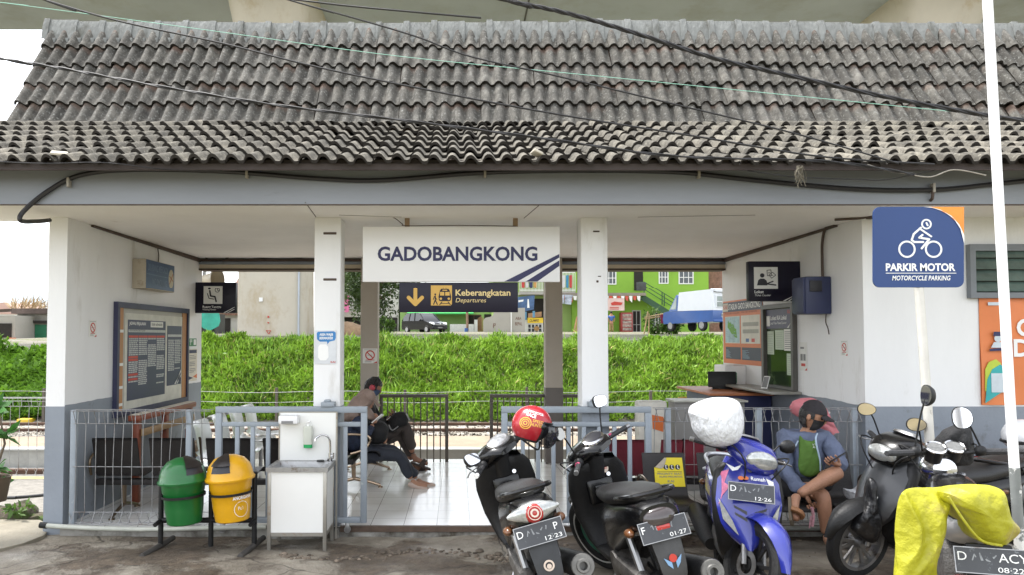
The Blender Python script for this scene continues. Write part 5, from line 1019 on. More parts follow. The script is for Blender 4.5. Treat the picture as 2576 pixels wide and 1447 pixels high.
t = thing('wooden_bench', 'red brown wooden bench along the left wall under the timetable', 'bench', (-3.2, 1.7, 0)); redw = pm('red_brown_wood', (0.22, 0.055, 0.025), 0.5, 0.2, 4)
for y in (0.92, 1.65, 2.4): mb = MB(); mb.box((-3.34, y, 0), (-3.27, y+0.08, 0.87), 0.01); mb.build('post', redw, t)
mb = MB(); mb.box((-3.36, 0.86, 0.84), (-3.24, 2.52, 0.90), 0.012); mb.build('top_rail', redw, t); mb = MB(); mb.box((-3.35, 0.88, 0.902), (-3.25, 2.5, 0.909), 0.003); mb.build('worn_top', pm('worn_pale_wood', (0.62, 0.57, 0.48), 0.6, 0.1, 6), t)
mb = MB(); mb.box((-3.262, 0.95, 0.68), (-3.235, 2.45, 0.755), 0.006); mb.build('back_slat', pm('tan_wood', (0.34, 0.22, 0.11), 0.6, 0.2, 4), t)
for k in range(5): mb = MB(); mb.box((-3.2+k*0.085, 1.25, 0.42), (-3.13+k*0.085, 2.5, 0.445), 0.004); mb.build('seat_slat', pm('tan_wood', (0.34, 0.22, 0.11)), t)
# pink raincoat hung over the right fence
t = thing('pink_raincoat', 'pink rain cape hung over the wire fence behind the seated man', 'raincoat', (3.05, -0.02, 0.6)); mb = MB(); P = []
ol = [(1992, 1026), (2000, 1012), (2020, 1004), (2045, 1003), (2066, 1012), (2080, 1030), (2092, 1055), (2104, 1078), (2112, 1090), (2100, 1092), (2090, 1104), (2078, 1094), (2064, 1084), (2050, 1072), (2030, 1060), (2010, 1050), (1995, 1040)]
yv = lambda k: -0.045-0.02*math.sin(k*2.3)
fr_ = [at(px, py, yv(k)) for k, (px, py) in enumerate(ol)]; bk = [p+Vector((0, 0.05, 0)) for p in fr_]; cpt = at(2048, 1042, -0.10)
n_ = len(ol); mid = [cpt.lerp(p, 0.55)+Vector((0, -0.02*math.sin(i*2.1), 0)) for i, p in enumerate(fr_)]
mb.add(fr_+bk+mid+[cpt], [(i, (i+1) % n_, n_+(i+1) % n_, n_+i) for i in range(n_)]+[(i, (i+1) % n_, 2*n_+(i+1) % n_, 2*n_+i) for i in range(n_)]+[(2*n_+i, 2*n_+(i+1) % n_, 3*n_) for i in range(n_)]+[tuple(range(n_, 2*n_))]); mb.build('cape', pm('pink_cloth', (0.52, 0.17, 0.19), 0.7, 0.12, 6, 0.4, 30), t, ang=80)
# ---------------------------------------------------------------- viaduct overhead
conc = pm('viaduct_concrete', (0.46, 0.50, 0.55), 0.9, 0.10, 0.25, 0.2, 3, spots=(0.36, 0.37, 0.36), spot_scale=0.35, spot_lo=0.5, spot_hi=0.75)
pierc = pm('stained_pier_concrete', (0.52, 0.475, 0.39), 0.9, 0.10, 0.4, 0.2, 4, spots=(0.36, 0.26, 0.13), spot_scale=0.5, spot_lo=0.52, spot_hi=0.75, stretch=(1, 1, 0.6))
t = thing('viaduct', 'huge concrete railway viaduct passing over behind the station roof', 'viaduct', (0, 29, 1.9))
mb = MB(); mb.rings([[Vector((x, y, z)) for y, z in ((25.0, 17.9), (31.6, 17.9), (32.6, 20.0), (36.0, 20.4), (36.0, 20.9), (21.5, 20.9), (21.5, 20.4), (24.0, 20.0))] for x in (-150, 200)]); mb.build('deck', conc, t, smooth=False)
mb = MB()
for k in range(-3, 5): x = -8.6+15.65*2*k+12; mb.box((x, 25.02, 17.87), (x+0.08, 31.58, 17.897))
mb.build('deck_joint', pm('dark_joint', (0.10, 0.10, 0.095), 0.9), t, smooth=False)
for k, xc in enumerate((-8.72, 22.75, -40.2)):
    mb = MB(); secs = [(0.0, xc, 29, 1.66, 1.25, 7), (12.5, xc, 29, 1.60, 1.2, 7), (14.5, xc, 29, 1.62, 1.3, 7), (16.0, xc, 29, 1.75, 1.8, 7), (17.2, xc, 29, 1.95, 2.3, 7), (17.9, xc, 29, 2.05, 2.5, 7)]
    mb.loft(secs, axis='z', seg=40); pr = mb.build('pier', pierc, t)
    if k < 1:
        m2 = MB(); x = xc+1.30; m2.box((x, 27.66, 0.0), (x+0.07, 27.80, 14)); m2.build('drain_pipe', conc, pr, smooth=False)
        f = FF(27.74)
        m2 = MB(); slabp(f, m2, 652, 750, 661, 760, 0.0, 0.03); m2.build('number_plate', white_ink, pr, smooth=False)
        m2 = MB(); slabp(f, m2, 673, 796, 677, 801, 0.0, 0.02); polyp(f, m2, [(672, 812), (678, 812), (675, 816)], 0, 0.02); strokep(f, m2, [(670, 833), (681, 833), (676, 842), (670, 833)], 1.2, 0, 0.02); m2.build('red_marks', red_ink, pr, smooth=False)
# ---------------------------------------------------------------- trees and plants
bark = pm('tree_bark', (0.14, 0.105, 0.075), 0.9, 0.3, 5, 0.6, 20)
def crown_points(n, c, r, clumps, seed):
    g = np.random.default_rng(seed); cc = g.normal(0, 1, (clumps, 3)); cc /= np.linalg.norm(cc, axis=1)[:, None]; cc *= g.uniform(0.35, 1.0, (clumps, 1))**0.6
    idx = g.integers(0, clumps, n); d = g.normal(0, 0.20, (n, 3)); p = (cc[idx]+d); nr = p/np.maximum(1e-3, np.linalg.norm(p, axis=1))[:, None]
    return np.array(c)+p*np.array(r), nr*0.7+np.array([0, 0, 0.25])
def tree(name, label, base, h, crown_c, crown_r, n, clumps, leaf, lmat, seed, trunk_r=0.16, group=None):
    t = thing(name, label, 'tree', base, group=group); b = Vector(base); c = Vector(crown_c); mb = MB(); r = random.Random(seed)
    f_ = b.lerp(c, 0.55)+Vector((0.1, 0, 0)); mb.tube([b, b.lerp(f_, 0.5)+Vector((-0.08, 0, 0)), f_, c], [trunk_r*1.2, trunk_r, trunk_r*0.8, trunk_r*0.35], 8)
    for k in range(7):
        a = r.uniform(0, 6.28); e = c+Vector((math.cos(a)*crown_r[0]*0.8, math.sin(a)*crown_r[1]*0.8, r.uniform(-0.5, 0.6)*crown_r[2])); s_ = b.lerp(c, r.uniform(0.45, 0.8)); mb.tube([s_, s_.lerp(e, 0.5)+Vector((0, 0, -0.1)), e], [trunk_r*0.45, trunk_r*0.3, trunk_r*0.1], 6)
    mb.build('trunk', bark, t)
    p, nr = crown_points(n, crown_c, crown_r, clumps, seed); link('crown', leaf_mesh('crown', p, nr, leaf, wid=0.55, seed=seed), lmat, t); return t
dark_leaf = grass_mat('dark_tree_leaf', (0.012, 0.028, 0.008), (0.085, 0.14, 0.03)); mid_leaf = grass_mat('mid_leaf', (0.02, 0.055, 0.01), (0.14, 0.26, 0.04))
a = at(948, 838, 36); tree('leafy_tree', 'dark leafy tree between the sign and the left rear pillar', (a.x, 36, 2.0), 6, (at(945, 700, 36).x, 36, at(945, 690, 36).z), (2.0, 1.8, 2.3), 9000, 60, 0.2, dark_leaf, 4)
a = at(880, 838, 50); tree('spreading_tree', 'loose branched tree in front of the balcony house', (a.x+1.6, 50, 2.1), 7, (at(880, 690, 50).x, 50, at(880, 690, 50).z), (2.0, 2, 2.2), 3800, 45, 0.22, dark_leaf, 8)
# ---------------------------------------------------------------- houses
def plaster(name, c): return pm(name, c, 0.85, 0.08, 0.6, 0.1, 6, spots=tuple(x*0.7 for x in c), spot_scale=0.5, spot_lo=0.6, spot_hi=0.8)
lime, pale_green, grey_pl = plaster('lime_green_plaster', (0.25, 0.46, 0.055)), plaster('pale_green_plaster', (0.33, 0.46, 0.15)), plaster('grey_plaster', (0.40, 0.38, 0.34))
dark_hole = pm('dark_room_beyond', (0.022, 0.018, 0.015), 0.8, 0.3, 2); brown_wood = pm('brown_house_wood', (0.10, 0.05, 0.03), 0.6, 0.2, 4)
YH = 59.3
def hwin(f, t, rect, frm, glass, bars, inset=0.10, name='window'):
    mb = MB(); u0, v0, u1, v1 = qr(f, *rect); e = 0.09
    for a in ((u0, v0, u0+e, v1), (u1-e, v0, u1, v1), (u0+e, v0, u1-e, v0+e), (u0+e, v1-e, u1-e, v1)): f.slab(mb, *a, 0.002, 0.06)
    for k in range(1, bars): x = u0+(u1-u0)*k/bars; f.slab(mb, x-0.03, v0+e, x+0.03, v1-e, 0.004, 0.05)
    if bars > 1: z = v0+(v1-v0)*0.35; f.slab(mb, u0+e, z-0.03, u1-e, z+0.03, 0.006, 0.045)
    o = mb.build(name, frm, t, smooth=False); mb = MB(); f.slab(mb, u0+e, v0+e, u1-e, v1-e, 0.0015, 0.003); mb.build('pane', glass, o, smooth=False); return o
glass_d = pm('dark_house_glass', (0.07, 0.085, 0.10), 0.1, 0.3, 3)
f = FF(YH)
t = thing('green_house', 'bright lime green two storey house with an outside stair', 'house', (f.q(1600, 838)[0], YH, 2.1))
x0, zb = f.q(1440, 840); x1 = f.q(1784, 840)[0]; mb = MB(); mb.box((x0, YH, zb-0.3), (x1, YH+8, 10.4)); mb.build('wall', lime, t, smooth=False)
mb = MB(); mb.box((x0-0.3, YH-0.6, 10.41), (x1+0.3, YH+8.3, 10.7)); mb.build('roof', grey_pl, t, smooth=False)
for r_ in ((1522, 668, 1550, 715), (1657, 665, 1681, 713), (1707, 665, 1744, 714)): hwin(f, t, r_, white_ink, glass_d, 3)
mb = MB(); slabp(f, mb, 1595, 660, 1617, 732, 0.002, 0.05); mb.build('upper_door', dark_hole, t, smooth=False)
mb = MB(); slabp(f, mb, 1464, 788, 1494, 838, 0.002, 0.05); mb.build('door', pm('white_door', (0.66, 0.66, 0.6), 0.6), t, smooth=False)
hwin(f, t, (1590, 782, 1612, 838), pm('grey_frame', (0.4, 0.4, 0.38), 0.6), dark_hole, 2, name='shop_door'); hwin(f, t, (1640, 786, 1664, 825), white_ink, glass_d, 3)
# stair with landing and railing
mb = MB(); n_ = 9; a = f.q(1611, 742); b = f.q(1706, 800); Y0, Y1 = YH-1.3, YH-0.3
for k in range(n_): xa_ = a[0]+(b[0]-a[0])*k/n_; xb_ = a[0]+(b[0]-a[0])*(k+1)/n_; z = a[1]+(b[1]-a[1])*k/n_; mb.box((xa_, Y0+0.05, z-0.55), (xb_, Y1, z-0.001*k))
mb.box((f.q(1590, 0)[0], Y0+0.05, a[1]-0.15), (a[0]-0.001, Y1, a[1])); st = mb.build('stair', lime, t, smooth=False)
mb = MB(); mb.bar((a[0]-0.2, Y0, a[1]-0.30), (b[0], Y0, b[1]-0.45), 0.10, 0.5); mb.build('stringer', pm('dark_green_paint', (0.03, 0.085, 0.04), 0.6), st, smooth=False)
mb = MB(); dz = 1.0
for h in (0.35, 0.68, 1.0): mb.bar((a[0], Y0, a[1]+h*1.1), (b[0]-0.2, Y0, b[1]+h*1.1+0.1), 0.06); mb.bar((f.q(1592, 0)[0], Y0, a[1]+h*1.1), (a[0], Y0, a[1]+h*1.1), 0.05)
for k in (0, 0.5, 0.56, 1): p = (a[0]+(b[0]-0.2-a[0])*k, Y0+0.003, a[1]+(b[1]+0.1-a[1])*k); mb.bar(p, (p[0], p[1], p[2]+1.1), 0.08)
mb.build('railing', pm('dark_green_paint', (0, 0, 0)), st, smooth=False)
mb = MB(); g0, g1 = f.q(1592, 735); e0 = f.q(1616, 712); mb.box((g0, Y0-0.06, g1), (e0[0], Y0-0.02, e0[1]), 0.02); mb.build('grey_sheet', pm('dark_grey_sheet', (0.06, 0.065, 0.065), 0.7, 0.3, 3), st)
mb = MB(); u0, v0, u1, v1 = qr(f, 1408, 737, 1612, 744); mb.box((u0, YH-1.8, v0), (u1, YH-0.02, v0+0.08)); mb.box((u0, YH-1.85, v0-0.15), (u1, YH-1.8, v0+0.1)); mb.build('canopy', pm('dull_sheet_roof', (0.25, 0.22, 0.18), 0.7, 0.2, 2), t, smooth=False)
f2 = FF(YH-1.9)
rw = [red_ink, white_ink]; 
t = thing('flag_bunting', 'red and white flag bunting strung under the canopy of the lime green house', 'bunting', (f2.q(1520, 750)[0], YH-1.9, 5))
for c_ in (0, 1):
    mb = MB()
    for k in range(20):
        if k % 2 == c_:
            x = 1412+k*10; polyp(f2, mb, [(x, 746), (x+9, 746), (x+8, 757+3*(k % 3)), (x+2, 756)], 0.0, 0.02)
    mb.build('flags', pm('flag_red', (0.55, 0.09, 0.06), 0.7) if c_ == 0 else white_ink, t, smooth=False)
t = thing('shop_poster', 'pink and white shop poster hanging under the bunting', 'poster', (f2.q(1548, 770)[0], YH-2, 4)); mb = MB(); slabp(f2, mb, 1528, 752, 1570, 783, 0.08, 0.11); mb.build('sheet', pm('pale_pink_sheet', (0.68, 0.5, 0.46), 0.6, 0.1, 3), t, smooth=False); mb = MB(); polyp(f2, mb, [(1536, 764), (1545, 760), (1566, 763), (1562, 769), (1538, 770)], 0.112, 0.13); slabp(f2, mb, 1533, 774, 1556, 776, 0.112, 0.12); slabp(f2, mb, 1533, 778, 1556, 780, 0.112, 0.12); mb.build('print', red_ink, t, smooth=False)
t = thing('drinks_fridge', 'red drinks fridge outside the lime green house', 'fridge', (f2.q(1578, 836)[0], YH-1.9, 2.1)); mb = MB(); u0, v0, u1, v1 = qr(f2, 1564, 787, 1594, 837); mb.box((u0, YH-1.6, v0), (u1, YH-0.9, v1), 0.04); mb.build('body', pm('fridge_red', (0.3, 0.03, 0.03), 0.4, 0.1), t); mb = MB()
for k in range(5): mb.box((u0+0.15, YH-1.62, v0+0.15+k*0.3), (u1-0.12, YH-1.605, v0+0.38+k*0.3))
mb.build('shelves', pm('fridge_goods', (0.33, 0.26, 0.22), 0.4, 0.6, 6), t, smooth=False)
t = thing('brick_ruin', 'half plastered brick wall behind the blue van', 'wall', (f.q(1800, 700)[0], YH+1, 4)); mb = MB(); u0, v0, u1, v1 = qr(f, 1786, 680, 1850, 838); mb.box((u0, YH+1, v0), (u1+6, YH+2, v1+2)); mb.build('brickwork', pm('old_brick', (0.25, 0.14, 0.10), 0.9, 0.35, 3, spots=(0.3, 0.29, 0.27), spot_scale=0.4), t, smooth=False)
# pale green balcony house
t = thing('balcony_house', 'pale green house with a white balcony full of washing', 'house', (f.q(1370, 838)[0], YH+0.5, 2.1))
u0, v0, u1, v1 = qr(f, 1240, 600, 1439, 845); mb = MB(); mb.box((u0, YH+0.6, v0), (u1, YH+8, v1)); mb.build('wall', pale_green, t, smooth=False); mb = MB(); mb.box((u0-0.5, YH-1, v1+0.003), (u1, YH+8.3, v1+0.3)); mb.build('roof', grey_pl, t, smooth=False)
mb = MB(); a, zb_ = f.q(1305, 740); b, zt_ = f.q(1442, 735); mb.box((a, YH-1.2, zb_-0.15), (b, YH+0.597, zb_+0.12)); mb.build('balcony_slab', grey_pl, t, smooth=False)
mb = MB(); zt_ = f.q(1400, 688)[1]
for z in (zb_+0.2, zt_): mb.box((a, YH-1.18, z), (b, YH-1.1, z+0.07))
for k in range(40): x = a+(b-a)*k/39; mb.box((x-0.02, YH-1.16, zb_+0.12), (x+0.02, YH-1.12, zt_))
mb.build('balustrade', white_ink, t, smooth=False)
mb = MB(); slabp(f, mb, 1318, 752, 1375, 838, -0.59, -0.55); mb.build('shop_front', dark_hole, t, smooth=False)
f3 = FF(YH-1.3); cl = [(0.5, 0.06, 0.06), (0.6, 0.6, 0.6), (0.04, 0.05, 0.12), (0.55, 0.3, 0.1), (0.05, 0.25, 0.45), (0.3, 0.3, 0.25)]
for k, (px, w_) in enumerate(((1312, 8), (1322, 7), (1331, 9), (1342, 8), (1414, 8), (1424, 6), (1432, 7))):
    tt = thing('hanging_cloth', '%s cloth drying on the white balcony, %s' % (('red', 'pale', 'navy', 'orange', 'pale', 'bright blue', 'grey')[k], ('leftmost of all', 'second from the left', 'third from the left', 'beside the rear pillar', 'left of the bright blue one', 'right of the pillar', 'rightmost of all')[k]), 'laundry', (f3.q(px, 720)[0], YH-1.3, 6), group='washing on the balcony'); mb = MB(); polyp(f3, mb, [(px, 692), (px+w_, 691), (px+w_-0.5, 722), (px+w_/2, 724), (px+0.5, 721)], 0.0, 0.05); mb.build('cloth', pm('cloth_%d' % (k % 6), cl[(0, 1, 2, 3, 1, 4, 5)[k]], 0.8, 0.2, 2), tt, smooth=False)
f4 = FF(YH-2.2); t = thing('blue_banner', 'crumpled blue banner hung below the balcony', 'banner', (f4.q(1325, 765)[0], YH-2.2, 4)); mb = MB(); polyp(f4, mb, [(1300, 749), (1345, 744), (1343, 780), (1322, 784), (1300, 782)], 0, 0.04); mb.build('sheet', pm('banner_blue', (0.06, 0.12, 0.24), 0.6, 0.5, 1.2), t, smooth=False); mb = MB(); polyp(f4, mb, [(1304, 757), (1317, 755), (1316, 760), (1304, 762)], 0.042, 0.05); polyp(f4, mb, [(1327, 754), (1330, 754), (1332, 776), (1326, 776)], 0.042, 0.05); mb.build('print', white_ink, t, smooth=False)
t = thing('flag_cloths', 'blue and white cloths hung left of the lime green wall', 'laundry', (f4.q(1423, 760)[0], YH-2.2, 4.5)); mb = MB(); polyp(f4, mb, [(1410, 744), (1420, 743), (1418, 766), (1407, 764)], 0, 0.04); polyp(f4, mb, [(1421, 743), (1441, 744), (1436, 768), (1420, 766)], 0.05, 0.09); mb.build('cloth', pm('blue_white_cloth', (0.40, 0.44, 0.52), 0.8, 0.7, 2.5), t, smooth=False)
# yellow signed stall, pallets, grey boundary wall
f5 = FF(56.5); t = thing('vendor_stall', 'street stall with a yellow sign over a white lettered board', 'stall', (f5.q(1338, 838)[0], 56.5, 2.1)); u0, v0, u1, v1 = qr(f5, 1314, 806, 1366, 842); mb = MB(); mb.box((u0, 56.5, v0), (u1, 58, v1)); mb.build('counter', pm('stall_white', (0.6, 0.6, 0.56), 0.7), t, smooth=False)
mb = MB(); slabp(f5, mb, 1327, 801, 1366, 814, 0.01, 0.06); sg = mb.build('yellow_sign', pm('stall_yellow', (0.75, 0.52, 0.02), 0.5), t, smooth=False); textp(f5, 'CILAMPET', 1332, 811, 1356, 6, brown_wood, sg, 0.065, bold=0.02)
mb = MB()
for r_ in range(2):
    for k in range(4): x = 1329+k*9; slabp(f5, mb, x, 818+r_*10, x+6, 826+r_*10, 0.003, 0.02)
mb.build('print', black_ink, t, smooth=False); mb = MB(); discp(f5, mb, 1350, 828, 6.5, 0.022, 0.04); mb.build('round_picture', pm('round_picture', (0.35, 0.2, 0.07), 0.6, 0.5, 3), t, smooth=False)
t = thing('stall_shelves', 'blue and brown shelving of timber above the stall', 'shelves', (f5.q(1338, 800)[0], 57, 3)); mb = MB(); slabp(f5, mb, 1316, 786, 1324, 806, 0.0, 0.3); slabp(f5, mb, 1340, 784, 1345, 800, 0.0, 0.3); mb.build('panel', pm('panel_blue', (0.10, 0.25, 0.38), 0.6), t, smooth=False); mb = MB()
for k in range(4): a, b = f5.q(1330, 800-k*3), f5.q(1364, 796-k*3.2); mb.bar((a[0], 57.0, a[1]), (b[0], 57.0, b[1]), 0.12, 0.09)
mb.build('planks', pm('raw_planks', (0.36, 0.21, 0.11), 0.8, 0.2, 3), t, smooth=False)
f6 = FF(50); t = thing('pallet', 'timber pallet leaning at the edge of the bank', 'pallet', (f6.q(1458, 838)[0], 50, 2.0)); pal = pm('pallet_wood', (0.30, 0.17, 0.085), 0.85, 0.25, 3)
for k in range(6):
    x = 1443+k*6.2; mb = MB(); a, b = f6.q(x, 842), f6.q(x+12, 798); mb.bar((a[0], 50, a[1]), (b[0], 50.6, b[1]), 0.12, 0.04, up=(0, 1, 0)); mb.build('slat', pal, t, smooth=False)
mb = MB()
for py in (803, 834): a, b = f6.q(1443+(842-py)*0.27, py), f6.q(1478+(842-py)*0.2, py); mb.bar((a[0], 50.12+(838-py)*0.012, a[1]), (b[0], 50.12+(838-py)*0.012, b[1]), 0.10)
mb.build('crosspiece', pal, t, smooth=False)
f7 = FF(54); t = thing('boundary_wall', 'curved grey boundary wall daubed with dark graffiti letters', 'wall', (f7.q(1262, 838)[0], 54, 2.0)); mb = MB(); polyp(f7, mb, [(1216, 842), (1216, 808), (1221, 801), (1232, 799), (1240, 795), (1245, 782), (1256, 778), (1320, 776), (1320, 842)], 0, 0.25); mb.build('wall_slab', grey_pl, t, smooth=False)
mb = MB(); a = f7.q(1284, 842); b = f7.q(1284, 776); mb.box((a[0], 53.6, a[1]), (a[0]+0.09, 53.72, b[1])); mb.build('pale_pole', white_ink, t, smooth=False)
gi = pm('graffiti_brown', (0.17, 0.085, 0.06), 0.8); textp(f7, 'ABA', 1296, 806, 1311, 7, gi, t, 0.26, bold=0.01); textp(f7, 'BEPAL', 1295, 820, 1313, 8, gi, t, 0.26, bold=0.01)
mb = MB(); strokep(f7, mb, [(1241, 826), (1241, 816), (1246, 816), (1245, 821), (1241, 821)], 1.2, 0.251, 0.27); mb.build('graffiti_mark', gi, t, smooth=False)
# bungalow behind the car
f8 = FF(62); t = thing('green_bungalow', 'pale green bungalow with a bright green awning behind the black car', 'house', (f8.q(1110, 838)[0], 62, 2.2)); u0, v0, u1, v1 = qr(f8, 1006, 735, 1238, 845); mb = MB(); mb.box((u0, 62, v0), (u1, 70, v1)); mb.build('wall', pm('pistachio_plaster', (0.30, 0.47, 0.16), 0.85, 0.08, 0.6), t, smooth=False)
mb = MB(); a, z = f8.q(1028, 791); b = f8.q(1190, 787)[0]; mb.add([(a, 59.8, z), (b, 59.8, z), (b, 62, z+0.5), (a, 62, z+0.5), (a, 59.8, z-0.1), (b, 59.8, z-0.1), (b, 62, z+0.35), (a, 62, z+0.35)], [(0, 1, 2, 3), (4, 5, 6, 7), (0, 1, 5, 4), (1, 2, 6, 5), (0, 3, 7, 4)]); mb.build('awning', pm('bright_green_paint', (0.04, 0.38, 0.09), 0.5), t, smooth=False)
hwin(f8, t, (1174, 793, 1211, 832), brown_wood, dark_hole, 2); mb = MB(); slabp(f8, mb, 1218, 792, 1240, 838, 0.002, 0.04); mb.build('door', dark_hole, t, smooth=False)
t = thing('garden_wall', 'low white garden wall with a tapering gate pier', 'wall', (f8.q(1160, 838)[0], 60, 2.2)); mb = MB(); f9 = FF(60); slabp(f9, mb, 1132, 817, 1192, 843, 0, 0.15); slabp(f9, mb, 1193, 806, 1201, 843, -0.1, 0.25); mb.build('wall_slab', pm('pale_garden_wall', (0.62, 0.64, 0.60), 0.8), t, smooth=False)
t = thing('garden_gate', 'rusty bar gate beside the low white garden wall', 'gate', (f8.q(1208, 838)[0], 60, 2.2)); mb = MB()
for k in range(7): a, b = f9.q(1202+k*2.4, 842), f9.q(1202+k*2.4, 803-5*math.sin(k*0.5)); mb.bar((a[0], 60, a[1]), (b[0], 60, b[1]), 0.05)
mb.build('gate_bars', pm('gate_rust', (0.30, 0.17, 0.08), 0.8), t, smooth=False)
t = thing('utility_pole', 'short wooden utility post in front of the bungalow', 'post', (f9.q(1176, 838)[0], 59, 2.1)); mb = MB(); a, b = at(1176, 842, 59), at(1175, 770, 59); mb.tube([a, b], 0.11, 8); mb.build('post', pm('post_wood', (0.26, 0.16, 0.11), 0.8, 0.3, 3), t); mb = MB(); mb.tube([at(1173, 842, 58.5), at(1173, 827, 58.5)], 0.16, 8); mb.build('blue_pipe', pm('pipe_blue', (0.05, 0.12, 0.35), 0.6), t)
# left middle: balcony house behind the tree, dirt mound, tiled house, tarp
t = thing('balcony_block', 'grey house with a railed balcony and a dark garage below', 'house', (f8.q(885, 838)[0], 62, 2.2)); f8b = FF(62); u0, v0, u1, v1 = qr(f8b, 795, 640, 1003, 845); mb = MB(); mb.box((u0, 62, v0), (u1, 69, v1)); mb.build('wall', pm('white_grey_plaster', (0.52, 0.51, 0.47), 0.85, 0.1, 0.5), t, smooth=False)
mb = MB(); slabp(f8b, mb, 800, 800, 1000, 838, 0.003, 0.05); slabp(f8b, mb, 893, 742, 906, 775, 0.003, 0.05); mb.build('openings', dark_hole, t, smooth=False); mb = MB(); slabp(f8b, mb, 800, 786, 925, 800, 0.01, 1.5); mb.build('balcony_slab', grey_pl, t, smooth=False); mb = MB()
for k in range(26): x = 803+k*4.6; slabp(f8b, mb, x, 765, x+1, 786, 1.4, 1.45)
slabp(f8b, mb, 800, 763, 925, 765, 1.39, 1.46); mb.build('railing', rail_brown, t, smooth=False)
f10 = FF(60); t = thing('pink_towel', 'pink and white striped towel hung over the balcony railing', 'laundry', (f10.q(868, 770)[0], 60, 4.5)); mb = MB(); polyp(f10, mb, [(858, 744), (880, 742), (879, 760), (878, 785), (872, 788), (864, 784), (862, 762)], 0, 0.06); mb.build('cloth', pm('pink_towel', (0.62, 0.16, 0.32), 0.8, 0.6, 1.0, stretch=(3, 1, 0.3)), t, smooth=False)
t = thing('dirt_mound', 'heap of pale brown earth on top of the bank', 'mound', (at(880, 838, 30).x, 30, 1.9)); mb = MB()
for k, (px, r_, h) in enumerate(((872, 0.9, 0.62), (897, 0.9, 0.5), (915, 0.5, 0.3), (885, 0.8, 0.4))): p = at(px, 840, 30+0.3*k); mb.ball((p.x, p.y, 1.85), (r_, 0.9, h), 14, 8)
for v_ in range(len(mb.v)): q = Vector(mb.v[v_]); mb.v[v_] = tuple(q+Vector((0, 0, 0.12*noise.noise(q*2.2))))
mb.build('earth', pm('mound_earth', (0.30, 0.20, 0.12), 0.95, 0.3, 3, 0.8, 9), t, ang=80)
f11 = FF(44); t = thing('tiled_house', 'low white house with a brown tiled roof left of the pier', 'house', (f11.q(585, 838)[0], 44, 2.0)); u0, v0, u1, v1 = qr(f11, 553, 793, 640, 850); mb = MB(); mb.box((u0, 44, v0), (u1, 50, v1)); mb.build('wall', pm('white_grey_plaster', (0, 0, 0)), t, smooth=False); mb = MB(); a, z0 = f11.q(545, 790); b, z1 = f11.q(650, 740); mb.add([(a, 43.3, z0), (b, 43.3, z0), (b, 47, z1+1.4), (a+0.6, 47, z1+1.4), (a, 43.3, z0-0.15), (b, 43.3, z0-0.15), (b, 50.6, z0), (a, 50.6, z0)], [(0, 1, 2, 3), (0, 1, 5, 4), (3, 2, 6, 7), (0, 3, 7)]); mb.build('roof', pm('brown_tile_roof', (0.20, 0.11, 0.08), 0.85, 0.8, 4.5), t, smooth=False)
mb = MB(); slabp(f11, mb, 556, 802, 580, 850, 0.003, 0.05); mb.build('door', dark_hole, t, smooth=False)
f12 = FF(38); t = thing('teal_tarp', 'teal tarpaulin hanging over a dark shed', 'tarpaulin', (f12.q(530, 820)[0], 38, 1.9)); mb = MB(); polyp(f12, mb, [(470, 770), (552, 784), (556, 810), (552, 822), (530, 834), (515, 828), (500, 815), (470, 812)], 0.1, 0.2); mb.build('sheet', pm('teal_sheet', (0.04, 0.42, 0.32), 0.5, 0.25, 1.2, 0.5, 3), t, smooth=False); mb = MB(); u0, v0, u1, v1 = qr(f12, 440, 790, 540, 850); mb.box((u0, 38, v0), (u1, 40, v1)); mb.build('shed_wall', pm('shed_dark', (0.06, 0.06, 0.055), 0.8, 0.3, 2), t, smooth=False)
# far left houses
f13 = FF(60); t = thing('green_door_house', 'dark walled flat roofed house with a bright green door', 'house', (f13.q(90, 862)[0], 60, 1.2)); u0, v0, u1, v1 = qr(f13, 42, 790, 200, 880); mb = MB(); mb.box((u0, 60, v0), (u1, 66, v1)); mb.build('wall', pm('grimy_plaster', (0.30, 0.29, 0.26), 0.9, 0.3, 0.6, spots=(0.06, 0.055, 0.05), spot_scale=0.7), t, smooth=False)
mb = MB(); slabp(f13, mb, 38, 778, 200, 791, -6, 0.6); mb.build('flat_roof', pm('dark_parapet', (0.10, 0.075, 0.065), 0.9, 0.3, 1), t, smooth=False); mb = MB(); slabp(f13, mb, 88, 818, 118, 862, 0.003, 0.06); mb.build('door', pm('door_green', (0.02, 0.16, 0.08), 0.5), t, smooth=False); mb = MB(); slabp(f13, mb, 67, 818, 87, 862, 0.003, 0.05); slabp(f13, mb, 45, 808, 122, 815, 0.003, 0.3); mb.build('dark_opening', dark_hole, t, smooth=False); mb = MB(); discp(f13, mb, 77, 828, 5, 0.052, 0.06); mb.build('white_plate', white_ink, t, smooth=False)
t = thing('lean_to_shed', 'grey lean-to shed with clutter at the far left edge', 'shed', (f13.q(15, 860)[0], 57, 1.2)); f14 = FF(57); u0, v0, u1, v1 = qr(f14, -120, 795, 38, 880); mb = MB(); mb.box((u0, 57, v0), (u1, 60, v1)); mb.build('wall', grey_pl, t, smooth=False); mb = MB(); a, z = f14.q(-120, 790); b, z2 = f14.q(45, 783); mb.bar((a, 56, z), (b, 56, z2), 0.25, 0.25); mb.build('roof_edge', brown_trim, t, smooth=False); mb = MB(); slabp(f14, mb, -40, 815, 30, 850, 0.003, 0.1); mb.build('dark_opening', dark_hole, t, smooth=False); mb = MB(); slabp(f14, mb, 34, 851, 46, 862, 0.3, 0.9); mb.build('orange_crate', orange_ink, t, smooth=False)
